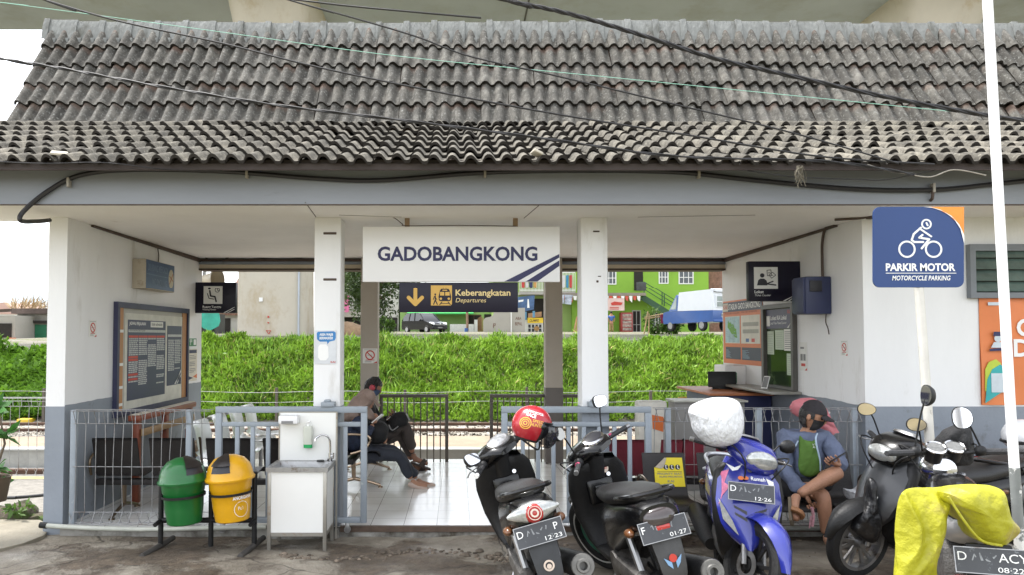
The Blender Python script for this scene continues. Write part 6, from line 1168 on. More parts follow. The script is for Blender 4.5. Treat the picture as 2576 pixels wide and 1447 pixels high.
f15 = FF(130); t = thing('red_roof_house', 'pale red roof far beyond the dark house at left', 'house', (f15.q(10, 780)[0], 130, 3)); mb = MB(); polyp(f15, mb, [(-90, 792), (-60, 765), (20, 762), (52, 792)], -10, 0.3); mb.build('roof', pm('faded_red_roof', (0.50, 0.33, 0.28), 0.9, 0.15, 0.5), t, smooth=False); mb = MB(); slabp(f15, mb, -80, 792, 45, 850, -9, 0); mb.build('wall', white_ink, t, smooth=False)
rgx = np.random.default_rng(5); P_ = []
for k in range(260): p = at(rgx.uniform(30, 135), 779, rgx.uniform(60.5, 63)); P_.append((p.x, p.y, p.z-0.1))
o = link('roof_reeds', leaf_mesh('roof_reeds', np.array(P_), np.tile(np.array([0.25, 0, 1.0]), (len(P_), 1)), 1.3, wid=0.06, seed=3), pm('dry_reed', (0.45, 0.34, 0.20), 0.8, 0.2, 1)); tag(o, 'dry reed grass growing on the dark flat roof', 'grass', kind='stuff')
# ---------------------------------------------------------------- plants and bamboo by the van
t = thing('bamboo_fence', 'bamboo pole fence left of the blue van', 'fence', (at(1650, 838, 33).x, 33, 1.9)); bam = pm('bamboo', (0.42, 0.30, 0.15), 0.7, 0.2, 3)
for a, b in (((1620, 842), (1630, 785)), ((1632, 842), (1633, 790)), ((1622, 800), (1695, 786)), ((1622, 804), (1692, 793))): mb = MB(); mb.tube([at(*a, 33), at(*b, 33)], 0.035, 7); mb.build('pole', bam, t)
for k, (px, py, s_, lb) in enumerate(((1655, 815, 0.75, 'broad leaved bush growing inside the bamboo fence'), (1685, 818, 0.5, 'small leafy bush beside the blue van'), (968, 830, 0.5, 'small shrub at the foot of the tree'))):
    Y = 33.8 if k < 2 else 38; c = at(px, py, Y); t = thing('bush', lb, 'bush', (c.x, Y, 1.9)); p, nr = crown_points(700, c, (s_*0.9, s_*0.7, s_), 14, 20+k); link('foliage', leaf_mesh('foliage', p, nr, 0.24, wid=0.45, seed=k), mid_leaf, t); mb = MB(); mb.tube([(c.x, Y, 1.7), tuple(c)], 0.04, 6); mb.build('stem', bark, t)
for k, (px, py, c_, lb) in enumerate(((1668, 803, (0.22, 0.02, 0.05), 'dark red shirt drying on the bamboo fence'), (1692, 797, (0.03, 0.03, 0.05), 'black shirt drying on the bamboo fence'))):
    f_ = FF(32.9); t = thing('drying_shirt', lb, 'laundry', (f_.q(px, py)[0], 32.9, 2.4)); mb = MB(); polyp(f_, mb, [(px-6, py-10), (px+6, py-11), (px+9, py-4), (px+6, py-3), (px+6, py+12), (px-6, py+12), (px-6, py-3), (px-9, py-3)], 0, 0.05); mb.build('cloth', pm('shirt_%d' % k, c_, 0.8, 0.1, 3), t, smooth=False)
# ---------------------------------------------------------------- horn loudspeaker on the rear beam
t = thing('horn_speaker', 'cream horn loudspeaker hung below the rear beam by the left wall', 'loudspeaker', at(545, 697, 3.9)); hs_ = pm('cream_horn', (0.55, 0.49, 0.38), 0.5, 0.08, 4); c = at(500, 704, 3.9); d = at(560, 700, 3.75)-c; mb = MB(); prf = [(0.05, -0.1), (0.055, 0.0), (0.07, 0.12), (0.10, 0.24), (0.15, 0.33), (0.155, 0.335), (0.10, 0.25), (0.0, 0.1)]; mb.lathe([(0, -0.1)]+prf, c, d, 24); mb.build('horn', hs_, t); mb = MB(); mb.box((c.x+0.06, 3.88, c.z), (c.x+0.1, 3.92, 2.66)); mb.build('bracket', steel, t, smooth=False)
# ---------------------------------------------------------------- cars behind the bank
def wheel4(t, x, y, r, w_, name='wheel'):
    mb = MB(); mb.lathe([(0, -w_/2), (r*0.62, -w_/2), (r*0.9, -w_/2), (r, -w_/3), (r, w_/3), (r*0.9, w_/2), (r*0.62, w_/2), (0, w_/2)], (x, y, r), (1, 0, 0), 24); o = mb.build(name, rubber, t); s = 1 if x > 0 else -1
    mb = MB(); mb.lathe([(0, 0), (r*0.6, 0.002), (r*0.62, -0.02)], (x+s*(w_/2+0.004), y, r), (s, 0, 0), 20); mb.build('rim', steel, o); return o
def car(name, label, cat, loc, rz, L, W, H, col, roofc, lower=0.30, van=False, pz=0.0):
    """front towards local -Y"""
    t = thing(name, label, cat, loc, (0, 0, rz), None, True); g = pm('car_glass', (0.012, 0.013, 0.015), 0.08, 0.2, 2, spec=0.5)
    if not van:
        sp = [(-L/2, 0.62), (-L/2+0.08, 0.72), (-L/2+0.75, 0.92), (-L/2+1.55, H-0.08), (-L/2+2.0, H), (L/2-0.5, H-0.02), (L/2-0.12, H-0.35), (L/2, 0.95), (L/2+0.02, 0.45)]
        belt = 0.94
    secs = []
    mb = MB(); low = [(-L/2, 0.42), (-L/2+0.06, 0.62), (-L/2+0.22, 0.80), (-L/2+0.95, 0.98), (-L/2+1.1, 1.0), (L/2-0.1, 1.02), (L/2, 0.9), (L/2+0.02, 0.5), (L/2-0.05, lower)]
    pl_ = [(-L/2+0.04, lower)]+low
    ws = lambda y: W/2*(1-0.10*max(0, (-y-L/2+0.6)/0.6)**2)
    mb.rings([[Vector((s*ws(y), y, z)) for y, z in pl_] for s in (-1, 1)]); mb.build('body', col, t, ang=30)
    mb = MB(); cab = [(-L/2+1.05, 0.98), (-L/2+1.75, H-0.10), (-L/2+2.1, H-0.03), (L/2-0.5, H-0.04), (L/2-0.12, H-0.35), (L/2-0.03, 1.0)]
    mb.rings([[Vector((s*(W/2-0.03-0.14*(z-1)/(H-1)), y, z)) for y, z in cab] for s in (-1, 1)]); mb.build('window_glass', g, t, ang=30)
    mb = MB(); mb.rings([[Vector((s*(W/2-0.16), y, z+0.012)) for y, z in cab[1:5]]+[Vector((s*(W/2-0.16), y, z-0.05)) for y, z in cab[1:5]][::-1] for s in (-1, 1)])
    for s in (-1, 1):
        for (a, b) in ((cab[0], cab[1]), ((-L/2+2.35, 1.0), (-L/2+2.45, H-0.05)), ((L/2-1.0, 1.0), (L/2-1.05, H-0.05)), (cab[5], cab[4])): mb.bar((s*(W/2-0.02), a[0], a[1]), (s*(W/2-0.15), b[0], b[1]), 0.08, 0.05)
    mb.build('roof', roofc, t, ang=30)
    for s in (-1, 1):
        for y in (-L/2+0.72, L/2-0.72): wheel4(t, s*(W/2-0.1), y, 0.31, 0.2)
        mb = MB(); mb.loft([(-L/2-0.012, s*0.60, 0.72, 0.10, 0.06), (-L/2+0.14, s*0.62, 0.78, 0.19, 0.09), (-L/2+0.35, s*0.66, 0.84, 0.14, 0.05)], p=3); mb.build('headlight', pm('lamp_lens', (0.6, 0.62, 0.64), 0.08, 0.1, 5, metal=0.4), t)
        mb = MB(); mb.ball((s*(W/2+0.08), -L/2+1.42, 1.06), (0.11, 0.06, 0.08)); mb.build('door_mirror', col, t)
    mb = MB(); mb.box((-0.45, -L/2-0.03, 0.62), (0.45, -L/2+0.02, 0.70)); mb.box((-0.6, -L/2-0.02, 0.36), (0.6, -L/2+0.02, 0.50)); gr = mb.build('grille', black_matt, t, smooth=False); mb = MB(); mb.box((-0.5, -L/2-0.04, 0.655), (0.5, -L/2-0.028, 0.675)); mb.ball((0, -L/2-0.04, 0.74), (0.07, 0.02, 0.05)); mb.build('grille_trim', chrome, gr)
    mb = MB(); mb.box((-0.22, -L/2-0.035, 0.40), (0.22, -L/2-0.022, 0.50)); mb.build('number_plate', grey_ink, t, smooth=False); return t
c = at(1068, 843, 53.5); car('parked_car', 'black people carrier parked in front of the pale green bungalow', 'car', (c.x, 53.5, 2.02), R(38), 4.2, 1.66, 1.68, pm('car_black_paint', (0.005, 0.005, 0.006), 0.25, 0.1, 2, coat=0.2, spec=0.3), pm('car_black_paint', (0, 0, 0)))
# blue and white public minibus, seen from its rear left corner
def minibus():
    c = at(1758, 832, 30.5); t = thing('minibus', 'blue and white public minibus parked on top of the bank', 'van', (c.x, 30.5, 2.0), (0, 0, R(24)), None, True)   # rear towards local -Y
    blue = pm('minibus_blue', (0.022, 0.095, 0.33), 0.35, 0.12, 2, coat=0.4); wh = pm('minibus_white', (0.74, 0.76, 0.78), 0.35, 0.03, 2, coat=0.3); L, W = 3.5, 1.5; g = pm('minibus_glass', (0.20, 0.25, 0.23), 0.05, 0.4, 2, spec=0.8)
    mb = MB(); sd = [(-L/2, 0.42), (-L/2-0.02, 0.55), (-L/2, 0.93), (L/2-0.35, 0.96), (L/2-0.05, 0.9), (L/2, 0.55), (L/2-0.06, 0.36)]; mb.rings([[Vector((s*W/2, y, z)) for y, z in sd] for s in (-1, 1)]); mb.build('lower_body', blue, t, ang=30)
    mb = MB(); sd = [(-L/2+0.0, 0.935), (-L/2+0.06, 1.75), (-L/2+0.16, 1.88), (L/2-1.15, 1.84), (L/2-1.1, 0.965)]; mb.rings([[Vector((s*(W/2-0.006-0.06*(z-0.9)), y, z)) for y, z in sd] for s in (-1, 1)]); mb.build('upper_body', wh, t, ang=30)
    mb = MB(); sd = [(L/2-1.09, 0.965), (L/2-1.12, 1.70), (L/2-0.95, 1.74), (L/2-0.45, 0.97)]; mb.rings([[Vector((s*(W/2-0.01-0.07*(z-0.9)), y, z)) for y, z in sd] for s in (-1, 1)]); mb.build('cab', blue, t, ang=30)
    for s in (-1, 1): mb = MB(); x = s*(W/2+0.002); mb.add([(x-s*0.01, L/2-1.0, 1.05), (x-s*0.045, L/2-1.0, 1.60), (x-s*0.045, L/2-0.93, 1.60), (x-s*0.01, L/2-0.56, 1.05)], [(0, 1, 2, 3)]); mb.build('cab_window', g, t, smooth=False)
    mb = MB(); mb.box((-0.56, -L/2-0.035, 1.05), (0.56, -L/2+0.03, 1.60)); wf_ = mb.build('rear_window', wh, t, smooth=False); mb = MB(); mb.box((-0.51, -L/2-0.042, 1.09), (0.51, -L/2-0.036, 1.31)); mb.box((-0.51, -L/2-0.042, 1.34), (0.51, -L/2-0.036, 1.56)); mb.build('pane', g, wf_, smooth=False)
    mb = MB(); mb.rings([[Vector((x, y, z)) for y, z in ((-L/2-0.10, 1.76), (-L/2-0.04, 1.88), (-L/2+0.25, 1.93), (-L/2+0.25, 1.86))] for x in (-0.62, 0.62)]); mb.build('roof_visor', wh, t, ang=30)
    mb = MB(); mb.box((-0.24, -L/2-0.035, 0.62), (0.20, -L/2-0.022, 0.80)); np2 = mb.build('number_plate', black_ink, t, smooth=False); mb = MB(); e = 0.02
    for a in ((-0.24, 0.62, 0.20, 0.64), (-0.24, 0.78, 0.20, 0.80), (-0.24, 0.64, -0.22, 0.78), (0.18, 0.64, 0.20, 0.78)): mb.box((a[0], -L/2-0.04, a[1]), (a[2], -L/2-0.036, a[3]))
    for k in range(5): mb.box((-0.17+k*0.065, -L/2-0.04, 0.67), (-0.13+k*0.065, -L/2-0.036, 0.75))
    mb.build('plate_marks', white_ink, np2, smooth=False)
    for s in (-1, 1):
        for y in (-L/2+0.75, L/2-0.55): wheel4(t, s*(W/2-0.09), y, 0.27, 0.17)
    mb = MB(); mb.box((-W/2-0.01, -L/2-0.09, 0.40), (W/2+0.01, -L/2-0.03, 0.52), 0.02); mb.build('rear_bumper', blue, t)
    return t
minibus().scale = (1.03, 1.03, 1.07)
# ---------------------------------------------------------------- parked motorcycles: local +Y is forward, z = 0 the ground
lens = pm('clear_lamp_lens', (0.42, 0.43, 0.42), 0.1, 0.25, 40, metal=0.45)
red_lens = pm('red_lamp_lens', (0.42, 0.03, 0.025), 0.15, 0.15, 30, coat=0.4)
plate_grey = pm('plate_grey', (0.048, 0.051, 0.057), 0.5, 0.12, 8, spots=(0.16, 0.17, 0.18), spot_scale=22, spot_lo=0.6, spot_hi=0.66)
grip_m = pm('grip_rubber', (0.03, 0.03, 0.032), 0.7, 0.2, 20, 0.4, 150)
engine = pm('engine_casing', (0.10, 0.095, 0.09), 0.55, 0.4, 14, 0.3, 60, metal=0.5, spots=(0.05, 0.04, 0.03), spot_scale=12)
def interp(tab, z):
    if z <= tab[0][0]: return tab[0][1]
    for (a, x), (b, y) in zip(tab[:-1], tab[1:]):
        if z <= b: return x+(y-x)*(z-a)/(b-a)
    return tab[-1][1]
def wheel(t, M, r=0.27, w_=0.045, rimc=black_matt, spokes=5, stripe=None, disc=True):
    """tyre, rim with spokes; M places the axle (local x axis)"""
    ax = (M.to_3x3() @ Vector((1, 0, 0))); o = M.translation
    mb = MB(); mb.lathe([(r*0.74, -w_*0.8), (r*0.86, -w_), (r*0.96, -w_*0.75), (r, -w_*0.25), (r, w_*0.25), (r*0.96, w_*0.75), (r*0.86, w_), (r*0.74, w_*0.8), (r*0.74, -w_*0.8)], o, ax, 36); ty = mb.build('tyre', rubber, t)
    mb = MB(); mb.lathe([(r*0.68, -w_*0.8), (r*0.765, -w_*0.86), (r*0.765, w_*0.86), (r*0.68, w_*0.8), (r*0.66, 0), (r*0.68, -w_*0.8)], o, ax, 32)
    mb.lathe([(0, -w_*1.2), (0.035, -w_*1.2), (0.045, 0), (0.035, w_*1.2), (0, w_*1.2)], o, ax, 14)
    for k in range(spokes):
        for d in (-0.12, 0.12): a = 2*math.pi*k/spokes+d; mb.bar(M @ Vector((0, 0.03*math.cos(a), 0.03*math.sin(a))), M @ Vector((0, r*0.69*math.cos(a+d*0.6), r*0.69*math.sin(a+d*0.6))), 0.022, 0.014, up=tuple(ax))
    mb.build('rim', rimc, t)
    if stripe:
        mb = MB()
        for s in (-1, 1): mb.lathe([(r*0.735, s*w_*0.90), (r*0.775, s*w_*0.91), (r*0.775, s*w_*0.93), (r*0.735, s*w_*0.92), (r*0.735, s*w_*0.90)], o, ax, 36)
        mb.build('rim_stripe', stripe, t)
    if disc: mb = MB(); mb.lathe([(0.055, w_*1.25), (0.09, w_*1.25), (0.09, w_*1.33), (0.055, w_*1.33), (0.055, w_*1.25)], o, ax, 24); mb.build('brake_disc', steel, t)
    return ty
def fender(t, M, r, a0, a1, hw, mat, name='fender', tip=0.0, n=12):
    mb = MB(); rs = []
    for i in range(n+1):
        a = R(a0+(a1-a0)*i/n); k = min(1, 2.2*min(i/n, 1-i/n)+0.25) if tip == 0 else (1-tip*i/n); row = []
        for j in range(7): u = -1+j/3; q = r-0.035*u*u*1.3; row.append(M @ Vector((u*hw*k, q*math.cos(a), q*math.sin(a))))
        for j in range(6, -1, -1): u = -1+j/3; q = r-0.006-0.035*u*u*1.3; row.append(M @ Vector((u*hw*k*0.96, q*math.cos(a), q*math.sin(a))))
        rs.append(row)
    mb.rings(rs); return mb.build(name, mat, t)
def plate(t, fr, text_l, date, extra=None, w_=0.275, h_=0.115):
    mb = MB(); mb.box((-w_/2, -h_/2, 0), (w_/2, h_/2, 0.005), 0.002, fr.M()); p = mb.build('number_plate', plate_grey, t, smooth=False)
    mb = MB(); e = 0.004
    for a in ((-w_/2, -h_/2, w_/2, -h_/2+e), (-w_/2, h_/2-e, w_/2, h_/2), (-w_/2, -h_/2+e, -w_/2+e, h_/2-e), (w_/2-e, -h_/2+e, w_/2, h_/2-e)): fr.slab(mb, *a, 0.0055, 0.0065)
    mb.build('plate_border', steel, p, smooth=False); it = [(text_l, -w_/2+0.014, -0.002 if h_ < 0.12 else 0.0, 0.038, {}), (date, w_/2-0.115, -h_/2+0.012, 0.022, dict(width=0.095))]
    if extra: it.append((extra[0], extra[1], -0.002, 0.038, {}))
    texts(fr, it, white_ink, p, 0.0066); r = random.Random(len(date)*7+ord(text_l)); mb = MB()
    for k in range(5):
        x = -w_/2+0.065+k*0.027; pts = [(x+r.uniform(0, 0.018), r.uniform(-0.002, 0.036)) for _ in range(3)]; fr.stroke(mb, pts, 0.005, 0.0055, 0.0062)
    mb.build('worn_digits', pm('worn_digit', (0.26, 0.27, 0.28), 0.6, 0.2, 30), p, smooth=False); return p
def tubes(t, name, mat, *segs, seg=8):
    mb = MB()
    for pts, r in segs: mb.tube(pts, r, seg, smooth=3 if len(pts) > 2 else 0)
    return mb.build(name, mat, t)
def muffler(t, a, b, r, hole=0.02, body=black_matt):
    a, b = Vector(a), Vector(b); d = b-a; L = d.length
    mb = MB(); mb.lathe([(0, 0), (r*0.6, 0), (r*0.95, L*0.25), (r, L*0.5), (r, L*0.985), (r*0.93, L)], a, d, 20); m = mb.build('muffler', body, t)
    mb = MB(); mb.lathe([(r*0.93, L-0.001), (r*0.88, L+0.012), (hole*1.7, L+0.012), (hole*1.5, L+0.022), (hole, L+0.022), (hole*0.9, L-0.02), (0, L-0.02)], a, d, 20); mb.build('muffler_cap', pm('muffler_cap', (0.17, 0.165, 0.155), 0.5, 0.3, 12, metal=0.5), m)
    mb = MB(); mb.loft([(0, 0, 0, 1, 1)], seg=4, cap=False) if False else None
    return m
def mirror(t, base, head, w_, h_, face, arm=black_matt, shape=2.4, glass=mirror_mat):
    base, head = Vector(base), Vector(head); mb = MB(); mb.tube([base, base.lerp(head, 0.55)+Vector((0, 0.0, 0.03)), head], 0.0055, 7, smooth=4); n = Vector(face).normalized(); u = Vector((0, 0, 1)).cross(n).normalized(); v = n.cross(u)
    fr = Frame(head, u, v); M = fr.M(); pts = []
    for k in range(20): a = 2*math.pi*k/20; pts.append((math.copysign(abs(math.cos(a))**(2/shape), math.cos(a))*w_, math.copysign(abs(math.sin(a))**(2/shape), math.sin(a))*h_*(1.0-0.12*math.cos(a))))
    rs = [[M @ Vector((x*k, y*k, z)) for x, y in pts] for k, z in ((0.35, -0.045), (0.8, -0.032), (1, -0.008), (1, 0.004), (0.95, 0.006))]; mb.rings(rs); m = mb.build('mirror', arm, t)
    mb = MB(); fr.poly(mb, [(x*0.92, y*0.92) for x, y in pts], 0.0062, 0.0075); mb.build('mirror_glass', glass, m, smooth=False); return m
def handlebar(t, S, bend=-0.12, w_=0.34, zg=0.07, capm=steel, ring_=None, bar=steel):
    P = lambda *a: S @ Vector(a)
    tubes(t, 'handlebar', bar, ([P(-w_, bend, zg), P(-0.18, -0.03, zg-0.005), P(0, 0.02, zg-0.03), P(0.18, -0.03, zg-0.005), P(w_, bend, zg)], 0.011))
    for k in (-1, 1): tubes(t, 'control_cable', black_matt, ([P(k*0.18, 0.0, zg), P(k*0.22, 0.10, zg+0.03), P(k*0.13, 0.16, zg-0.06), P(k*0.05, 0.08, zg-0.25)], 0.005))
    for s in (-1, 1):
        g = tubes(t, 'grip', grip_m, ([P(s*0.205, -0.04, zg-0.004), P(s*w_, bend, zg)], 0.0185)); d = Vector((s*1.0, bend*0.6, 0)).normalized()
        tubes(g, 'grip_end', capm, ([P(s*w_, bend, zg), P(s*(w_+0.025), bend-0.012, zg)], 0.0165))
        if ring_: tubes(g, 'grip_band', ring_, ([P(s*0.215, -0.044, zg-0.003), P(s*0.232, -0.052, zg-0.002)], 0.02))
        mb = MB(); mb.ball(P(s*0.185, -0.03, zg), (0.035, 0.032, 0.032), 10, 8); mb.build('switch_block', black_matt, t)
        tubes(t, 'brake_lever', steel, ([P(s*0.19, 0.02, zg), P(s*0.26, 0.045, zg-0.005), P(s*(w_-0.01), 0.0, zg-0.01)], 0.0055))
def base(name, label, x, Y, rz, lean, pitch=-2.5):
    z = fz(x, Y); return thing(name, label, 'motorcycle', (x, Y, z), (R(pitch), R(lean), R(rz)), 'motorcycles parked in front of the station', True)
COVW = [(.36, .03), (.42, .12), (.5, .17), (.62, .20), (.78, .185), (.90, .13)]; COVY = [(.36, .60), (.5, .555), (.65, .50), (.90, .37)]
def cov(u, z, d=0.0): return Vector((u*interp(COVW, z), interp(COVY, z)-0.02+0.085*(1-u*u)+d, z))
def scooter(t, o):
    """step-through scooter; o: colours and options"""
    g = o.get
    body, dark = g('body', black_gloss), g('dark', black_matt); st = g('steer', 0); r = g('r', 0.27)
    S0 = Matrix.Translation((0, 0.36, g('hz', 0.86))) @ Matrix.Rotation(R(20), 4, 'X') @ Matrix.Rotation(R(st), 4, 'Z') @ Matrix.Rotation(R(-20), 4, 'X')
    S = S0; P = lambda *a: S @ Vector(a)
    ws = R(g('wsteer', st)); FW = Matrix.Translation((0, 0.36, g('hz', 0.86))) @ Matrix.Rotation(R(20), 4, 'X') @ Matrix.Rotation(ws, 4, 'Z') @ Matrix.Rotation(R(-20), 4, 'X') @ Matrix.Translation((0, 0.27, r-g('hz', 0.86))); RW_ = Matrix.Translation((0, -0.60, r))
    wheel(t, FW, r, g('tw', 0.042), g('rim', black_matt), g('spokes', 5), g('stripe')); wheel(t, RW_, r, 0.048, black_matt, 5)
    fender(t, FW, r+0.055, g('fa', (25, 150))[0], g('fa', (25, 150))[1], 0.085, g('fender', body), 'front_fender')
    for s in (-1, 1): tubes(t, 'fork_leg', steel, ([FW @ Vector((s*0.07, 0, 0)), FW @ Vector((s*0.07, -0.10, 0.30))], 0.017))
    # leg shield and front cover
    mb = MB(); mb.loft([(0.20, 0, 0.30, 0.10, 0.05), (0.32, 0, 0.41, 0.16, 0.045), (0.5, 0, 0.45, 0.205, 0.05), (0.68, 0, 0.41, 0.222, 0.055), (0.80, 0, 0.37, 0.205, 0.055), (0.855, 0, 0.35, 0.165, 0.05), (0.87, 0, 0.345, 0.10, 0.04)], 'z', 24, 3.6); mb.build('leg_shield', dark, t)
    mb = MB(); zz = [0.36+0.54*i/12 for i in range(13)]; mb.rings([[cov(-1+2*j/10, z) for j in range(11)]+[cov(-1+2*j/10, z, -0.05) for j in range(10, -1, -1)] for z in zz]); fc = mb.build('front_cover', g('cover', body), t)
    mb = MB(); mb.box((-0.10, 0.325, 0.56), (0.10, 0.37, 0.74), 0.03); mb.box((-0.05, 0.30, 0.62), (0.05, 0.33, 0.70), 0.012); ib = mb.build('glove_box', black_gloss, t); mb = MB(); mb.lathe([(0, 0), (0.016, 0), (0.014, 0.012), (0, 0.012)], (0.07, 0.325, 0.755), (0, -1, 0.2), 14); mb.build('ignition_lock', chrome, ib)
    mb = MB(); mb.box((-0.13, -0.02, 0.235), (0.13, 0.40, 0.285), 0.02); mb.build('floorboard', dark, t)
    # headset
    mb = MB(); M = S
    mb.loft([(-0.15, 0, 0.085, 0.09, 0.02), (-0.11, 0, 0.10, 0.135, 0.045), (-0.02, 0, 0.09, 0.165, 0.075), (0.08, 0, 0.06, 0.155, 0.085), (0.14, 0, 0.03, 0.12, 0.07), (0.165, 0, 0.02, 0.07, 0.04)], 'y', 20, 2.6, M); mb.build('headset_cover', g('headset', body), t)
    mb = MB(); mb.loft([(-0.06, 0, 0.36, 0.06, 0.05), (0.10, 0, 0.33, 0.07, 0.06)], 'z', 14, 2.5, Matrix.Translation((0, 0, 0.80))); mb.build('steering_neck', dark, t)
    mb = MB(); Mg = S @ Matrix.Translation((0, -0.075, 0.148)) @ Matrix.Rotation(R(28), 4, 'X'); mb.loft([(0.0, 0, 0, 0.105, 0.062), (0.016, 0, 0, 0.10, 0.057), (0.024, 0, 0, 0.08, 0.04)], 'z', 20, 2.6, Mg); di = mb.build('speedometer', g('dial_rim', steel), t)
    mb = MB(); mb.loft([(0.0235, 0, 0, 0.082, 0.042), (0.0275, 0, 0, 0.07, 0.034)], 'z', 20, 2.4, Mg); mb.build('dial_face', g('dial', pm('silver_dial', (0.5, 0.51, 0.52), 0.15, 0.35, 30, metal=0.3)), di)
    mb = MB(); mb.ball(P(0, 0.135, 0.035), (0.118, 0.05, 0.07), 18, 10, S.to_3x3() @ Matrix.Rotation(R(-25), 3, 'X')); mb.build('headlight', lens, t)
    handlebar(t, S, capm=g('capm', steel), ring_=g('ring'))
    for s in (-1, 1):
        if s in g('mirrors', (-1, 1)):
            h = g('mirror_h', (0.30, -0.08, 0.25)); mirror(t, P(s*0.17, -0.02, 0.10), P(s*h[0], h[1], h[2]), 0.062, 0.045, S.to_3x3() @ Vector(g('mface', (-s*0.25, -1, 0.1))), shape=g('mshape', 3), glass=g('mglass', mirror_mat))
    # rear
    mb = MB(); mb.loft([(0.10, 0, 0.40, 0.10, 0.13), (0.0, 0, 0.46, 0.13, 0.20), (-0.2, 0, 0.53, 0.155, 0.19), (-0.45, 0, 0.61, 0.165, 0.13), (-0.68, 0, 0.67, 0.15, 0.11), (-0.82, 0, 0.695, 0.135, 0.10), (-0.872, 0, 0.70, 0.11, 0.07)], 'y', 22, 2.8); mb.build('rear_body', g('rear', body), t)
    mb = MB(); mb.loft([(0.16, 0, 0.66, 0.05, 0.02), (0.10, 0, 0.69, 0.10, 0.045), (-0.1, 0, 0.715, 0.13, 0.055), (-0.3, 0, 0.735, 0.145, 0.055), (-0.36, 0, 0.75, 0.145, 0.06), (-0.62, 0, 0.79, 0.135, 0.05), (-0.78, 0, 0.805, 0.09, 0.03), (-0.82, 0, 0.805, 0.04, 0.015)], 'y', 22, 2.8); mb.build('seat', vinyl, t)
    tubes(t, 'grab_rail', g('rail', black_gloss), ([(-0.135, -0.55, 0.78), (-0.14, -0.78, 0.825), (-0.07, -0.90, 0.845), (0.07, -0.90, 0.845), (0.14, -0.78, 0.825), (0.135, -0.55, 0.78)], 0.015))
    mb = MB(); mb.loft([(-0.42, 0, 0.33, 0.06, 0.09), (-0.25, 0, 0.31, 0.13, 0.11), (0.0, 0, 0.28, 0.12, 0.09)], 'y', 14, 3); mb.box((-0.16, -0.66, 0.24), (-0.06, -0.15, 0.36), 0.04); mb.lathe([(0, -0.03), (0.085, -0.03), (0.09, 0), (0.085, 0.03), (0, 0.03)], (-0.12, -0.18, 0.29), (1, 0, 0), 16); mb.build('engine', engine, t)
    tubes(t, 'shock_absorber', steel, ([(-0.10, -0.62, 0.30), (-0.11, -0.50, 0.62)], 0.022), ([(0.10, -0.62, 0.30), (0.11, -0.50, 0.62)], 0.022))
    muffler(t, (0.135, -0.15, 0.24), g('muf', (0.185, -0.88, 0.36)), 0.072, 0.024)
    tubes(t, 'side_stand', steel, ([(-0.13, -0.10, 0.22), (-0.28, -0.16, -0.03)], 0.012))
    # tail
    if g('tail', 'eye') == 'eye':
        mb = MB(); mb.loft([(-0.15, 0, 0, 0.01, 0.008), (-0.11, 0, 0, 0.03, 0.030), (-0.05, 0, 0, 0.05, 0.052), (0, 0, 0, 0.056, 0.058), (0.05, 0, 0, 0.05, 0.052), (0.11, 0, 0, 0.03, 0.030), (0.15, 0, 0, 0.01, 0.008)], 'y', 18, 2.2, Matrix.Translation((0, -0.862, 0.715)) @ Matrix.Rotation(R(90), 4, 'Z')) if True else mb.ball((0, 0, 0), (1, 1, 1), 24, 12, Matrix.Rotation(R(-18), 3, 'X')); tl = mb.build('tail_light', lens, t); mb = MB(); mb.ball((0, -0.876, 0.712), (0.066, 0.054, 0.056), 18, 10, Matrix.Rotation(R(-18), 3, 'X')); mb.build('red_lens', red_lens, tl)
        f_ = Frame((0, -0.932, 0.718), (1, 0, 0), (0, 0.3, 1)); mb = MB(); f_.ring(mb, 0, 0, 0.034, 0.038, 0, 0.003); f_.ring(mb, 0, 0, 0.014, 0.024, 0, 0.003, 10); mb.build('round_sticker', pm('sticker_cream', (0.6, 0.5, 0.42), 0.5), tl)
    else:
        mb = MB(); mb.ball((0, -0.86, 0.70), (0.10, 0.05, 0.06), 16, 10, Matrix.Rotation(R(-20), 3, 'X')); tl = mb.build('tail_light', pm('smoked_lens', (0.05, 0.04, 0.04), 0.12, 0.2, 9, coat=0.5), t); mb = MB(); mb.box((-0.04, -0.905, 0.63), (0.04, -0.88, 0.665), 0.006); mb.build('reflector', red_lens, t)
    zp = g('zp', 0.60); f_ = Frame((0, -0.90, zp), (1, 0, 0), (0, 0.28, 1)); plate(t, f_, *g('plate'))
    mb = MB(); n_ = 8; rs = []
    for i in range(n_+1):
        k = i/n_; z = zp-0.02-0.30*k; y = -0.885-0.05*math.sin(k*2.2); w2 = 0.085*(1-0.25*k-0.35*max(0, k-0.7)*2.5); rs.append([Vector((-w2, y+0.012, z)), Vector((-w2*0.5, y, z)), Vector((w2*0.5, y, z)), Vector((w2, y+0.012, z)), Vector((w2, y+0.022, z)), Vector((-w2, y+0.022, z))])
    mb.rings(rs); mg = mb.build('mudguard', g('mud', pm('grey_mudguard', (0.030, 0.032, 0.035), 0.6, 0.2, 8)), t)
    f_ = Frame((0, -0.938, zp-0.17), (1, 0, 0), (0, 0.05, 1))
    if g('mudmark') == 'ring': mb = MB(); f_.ring(mb, 0, 0, 0.020, 0.030, 0, 0.003, 18); f_.disc(mb, 0, -0.004, 0.014, 0, 0.003, 8); mb.build('round_sticker', pm('sticker_cream', (0, 0, 0)), mg)
    elif g('mudmark') == 'wings':
        mb = MB(); f_.poly(mb, [(-0.05, 0.03), (-0.035, -0.01), (-0.012, -0.035), (-0.012, 0.0)], 0, 0.003); f_.poly(mb, [(0.05, 0.03), (0.035, -0.01), (0.012, -0.035), (0.012, 0.0)], 0, 0.003); mb.build('wing_sticker', pm('sticker_blue', (0.2, 0.35, 0.55), 0.5), mg); mb = MB(); f_.disc(mb, 0, 0.02, 0.022, 0.0, 0.0035, 12); mb.build('red_sticker', red_ink, mg)
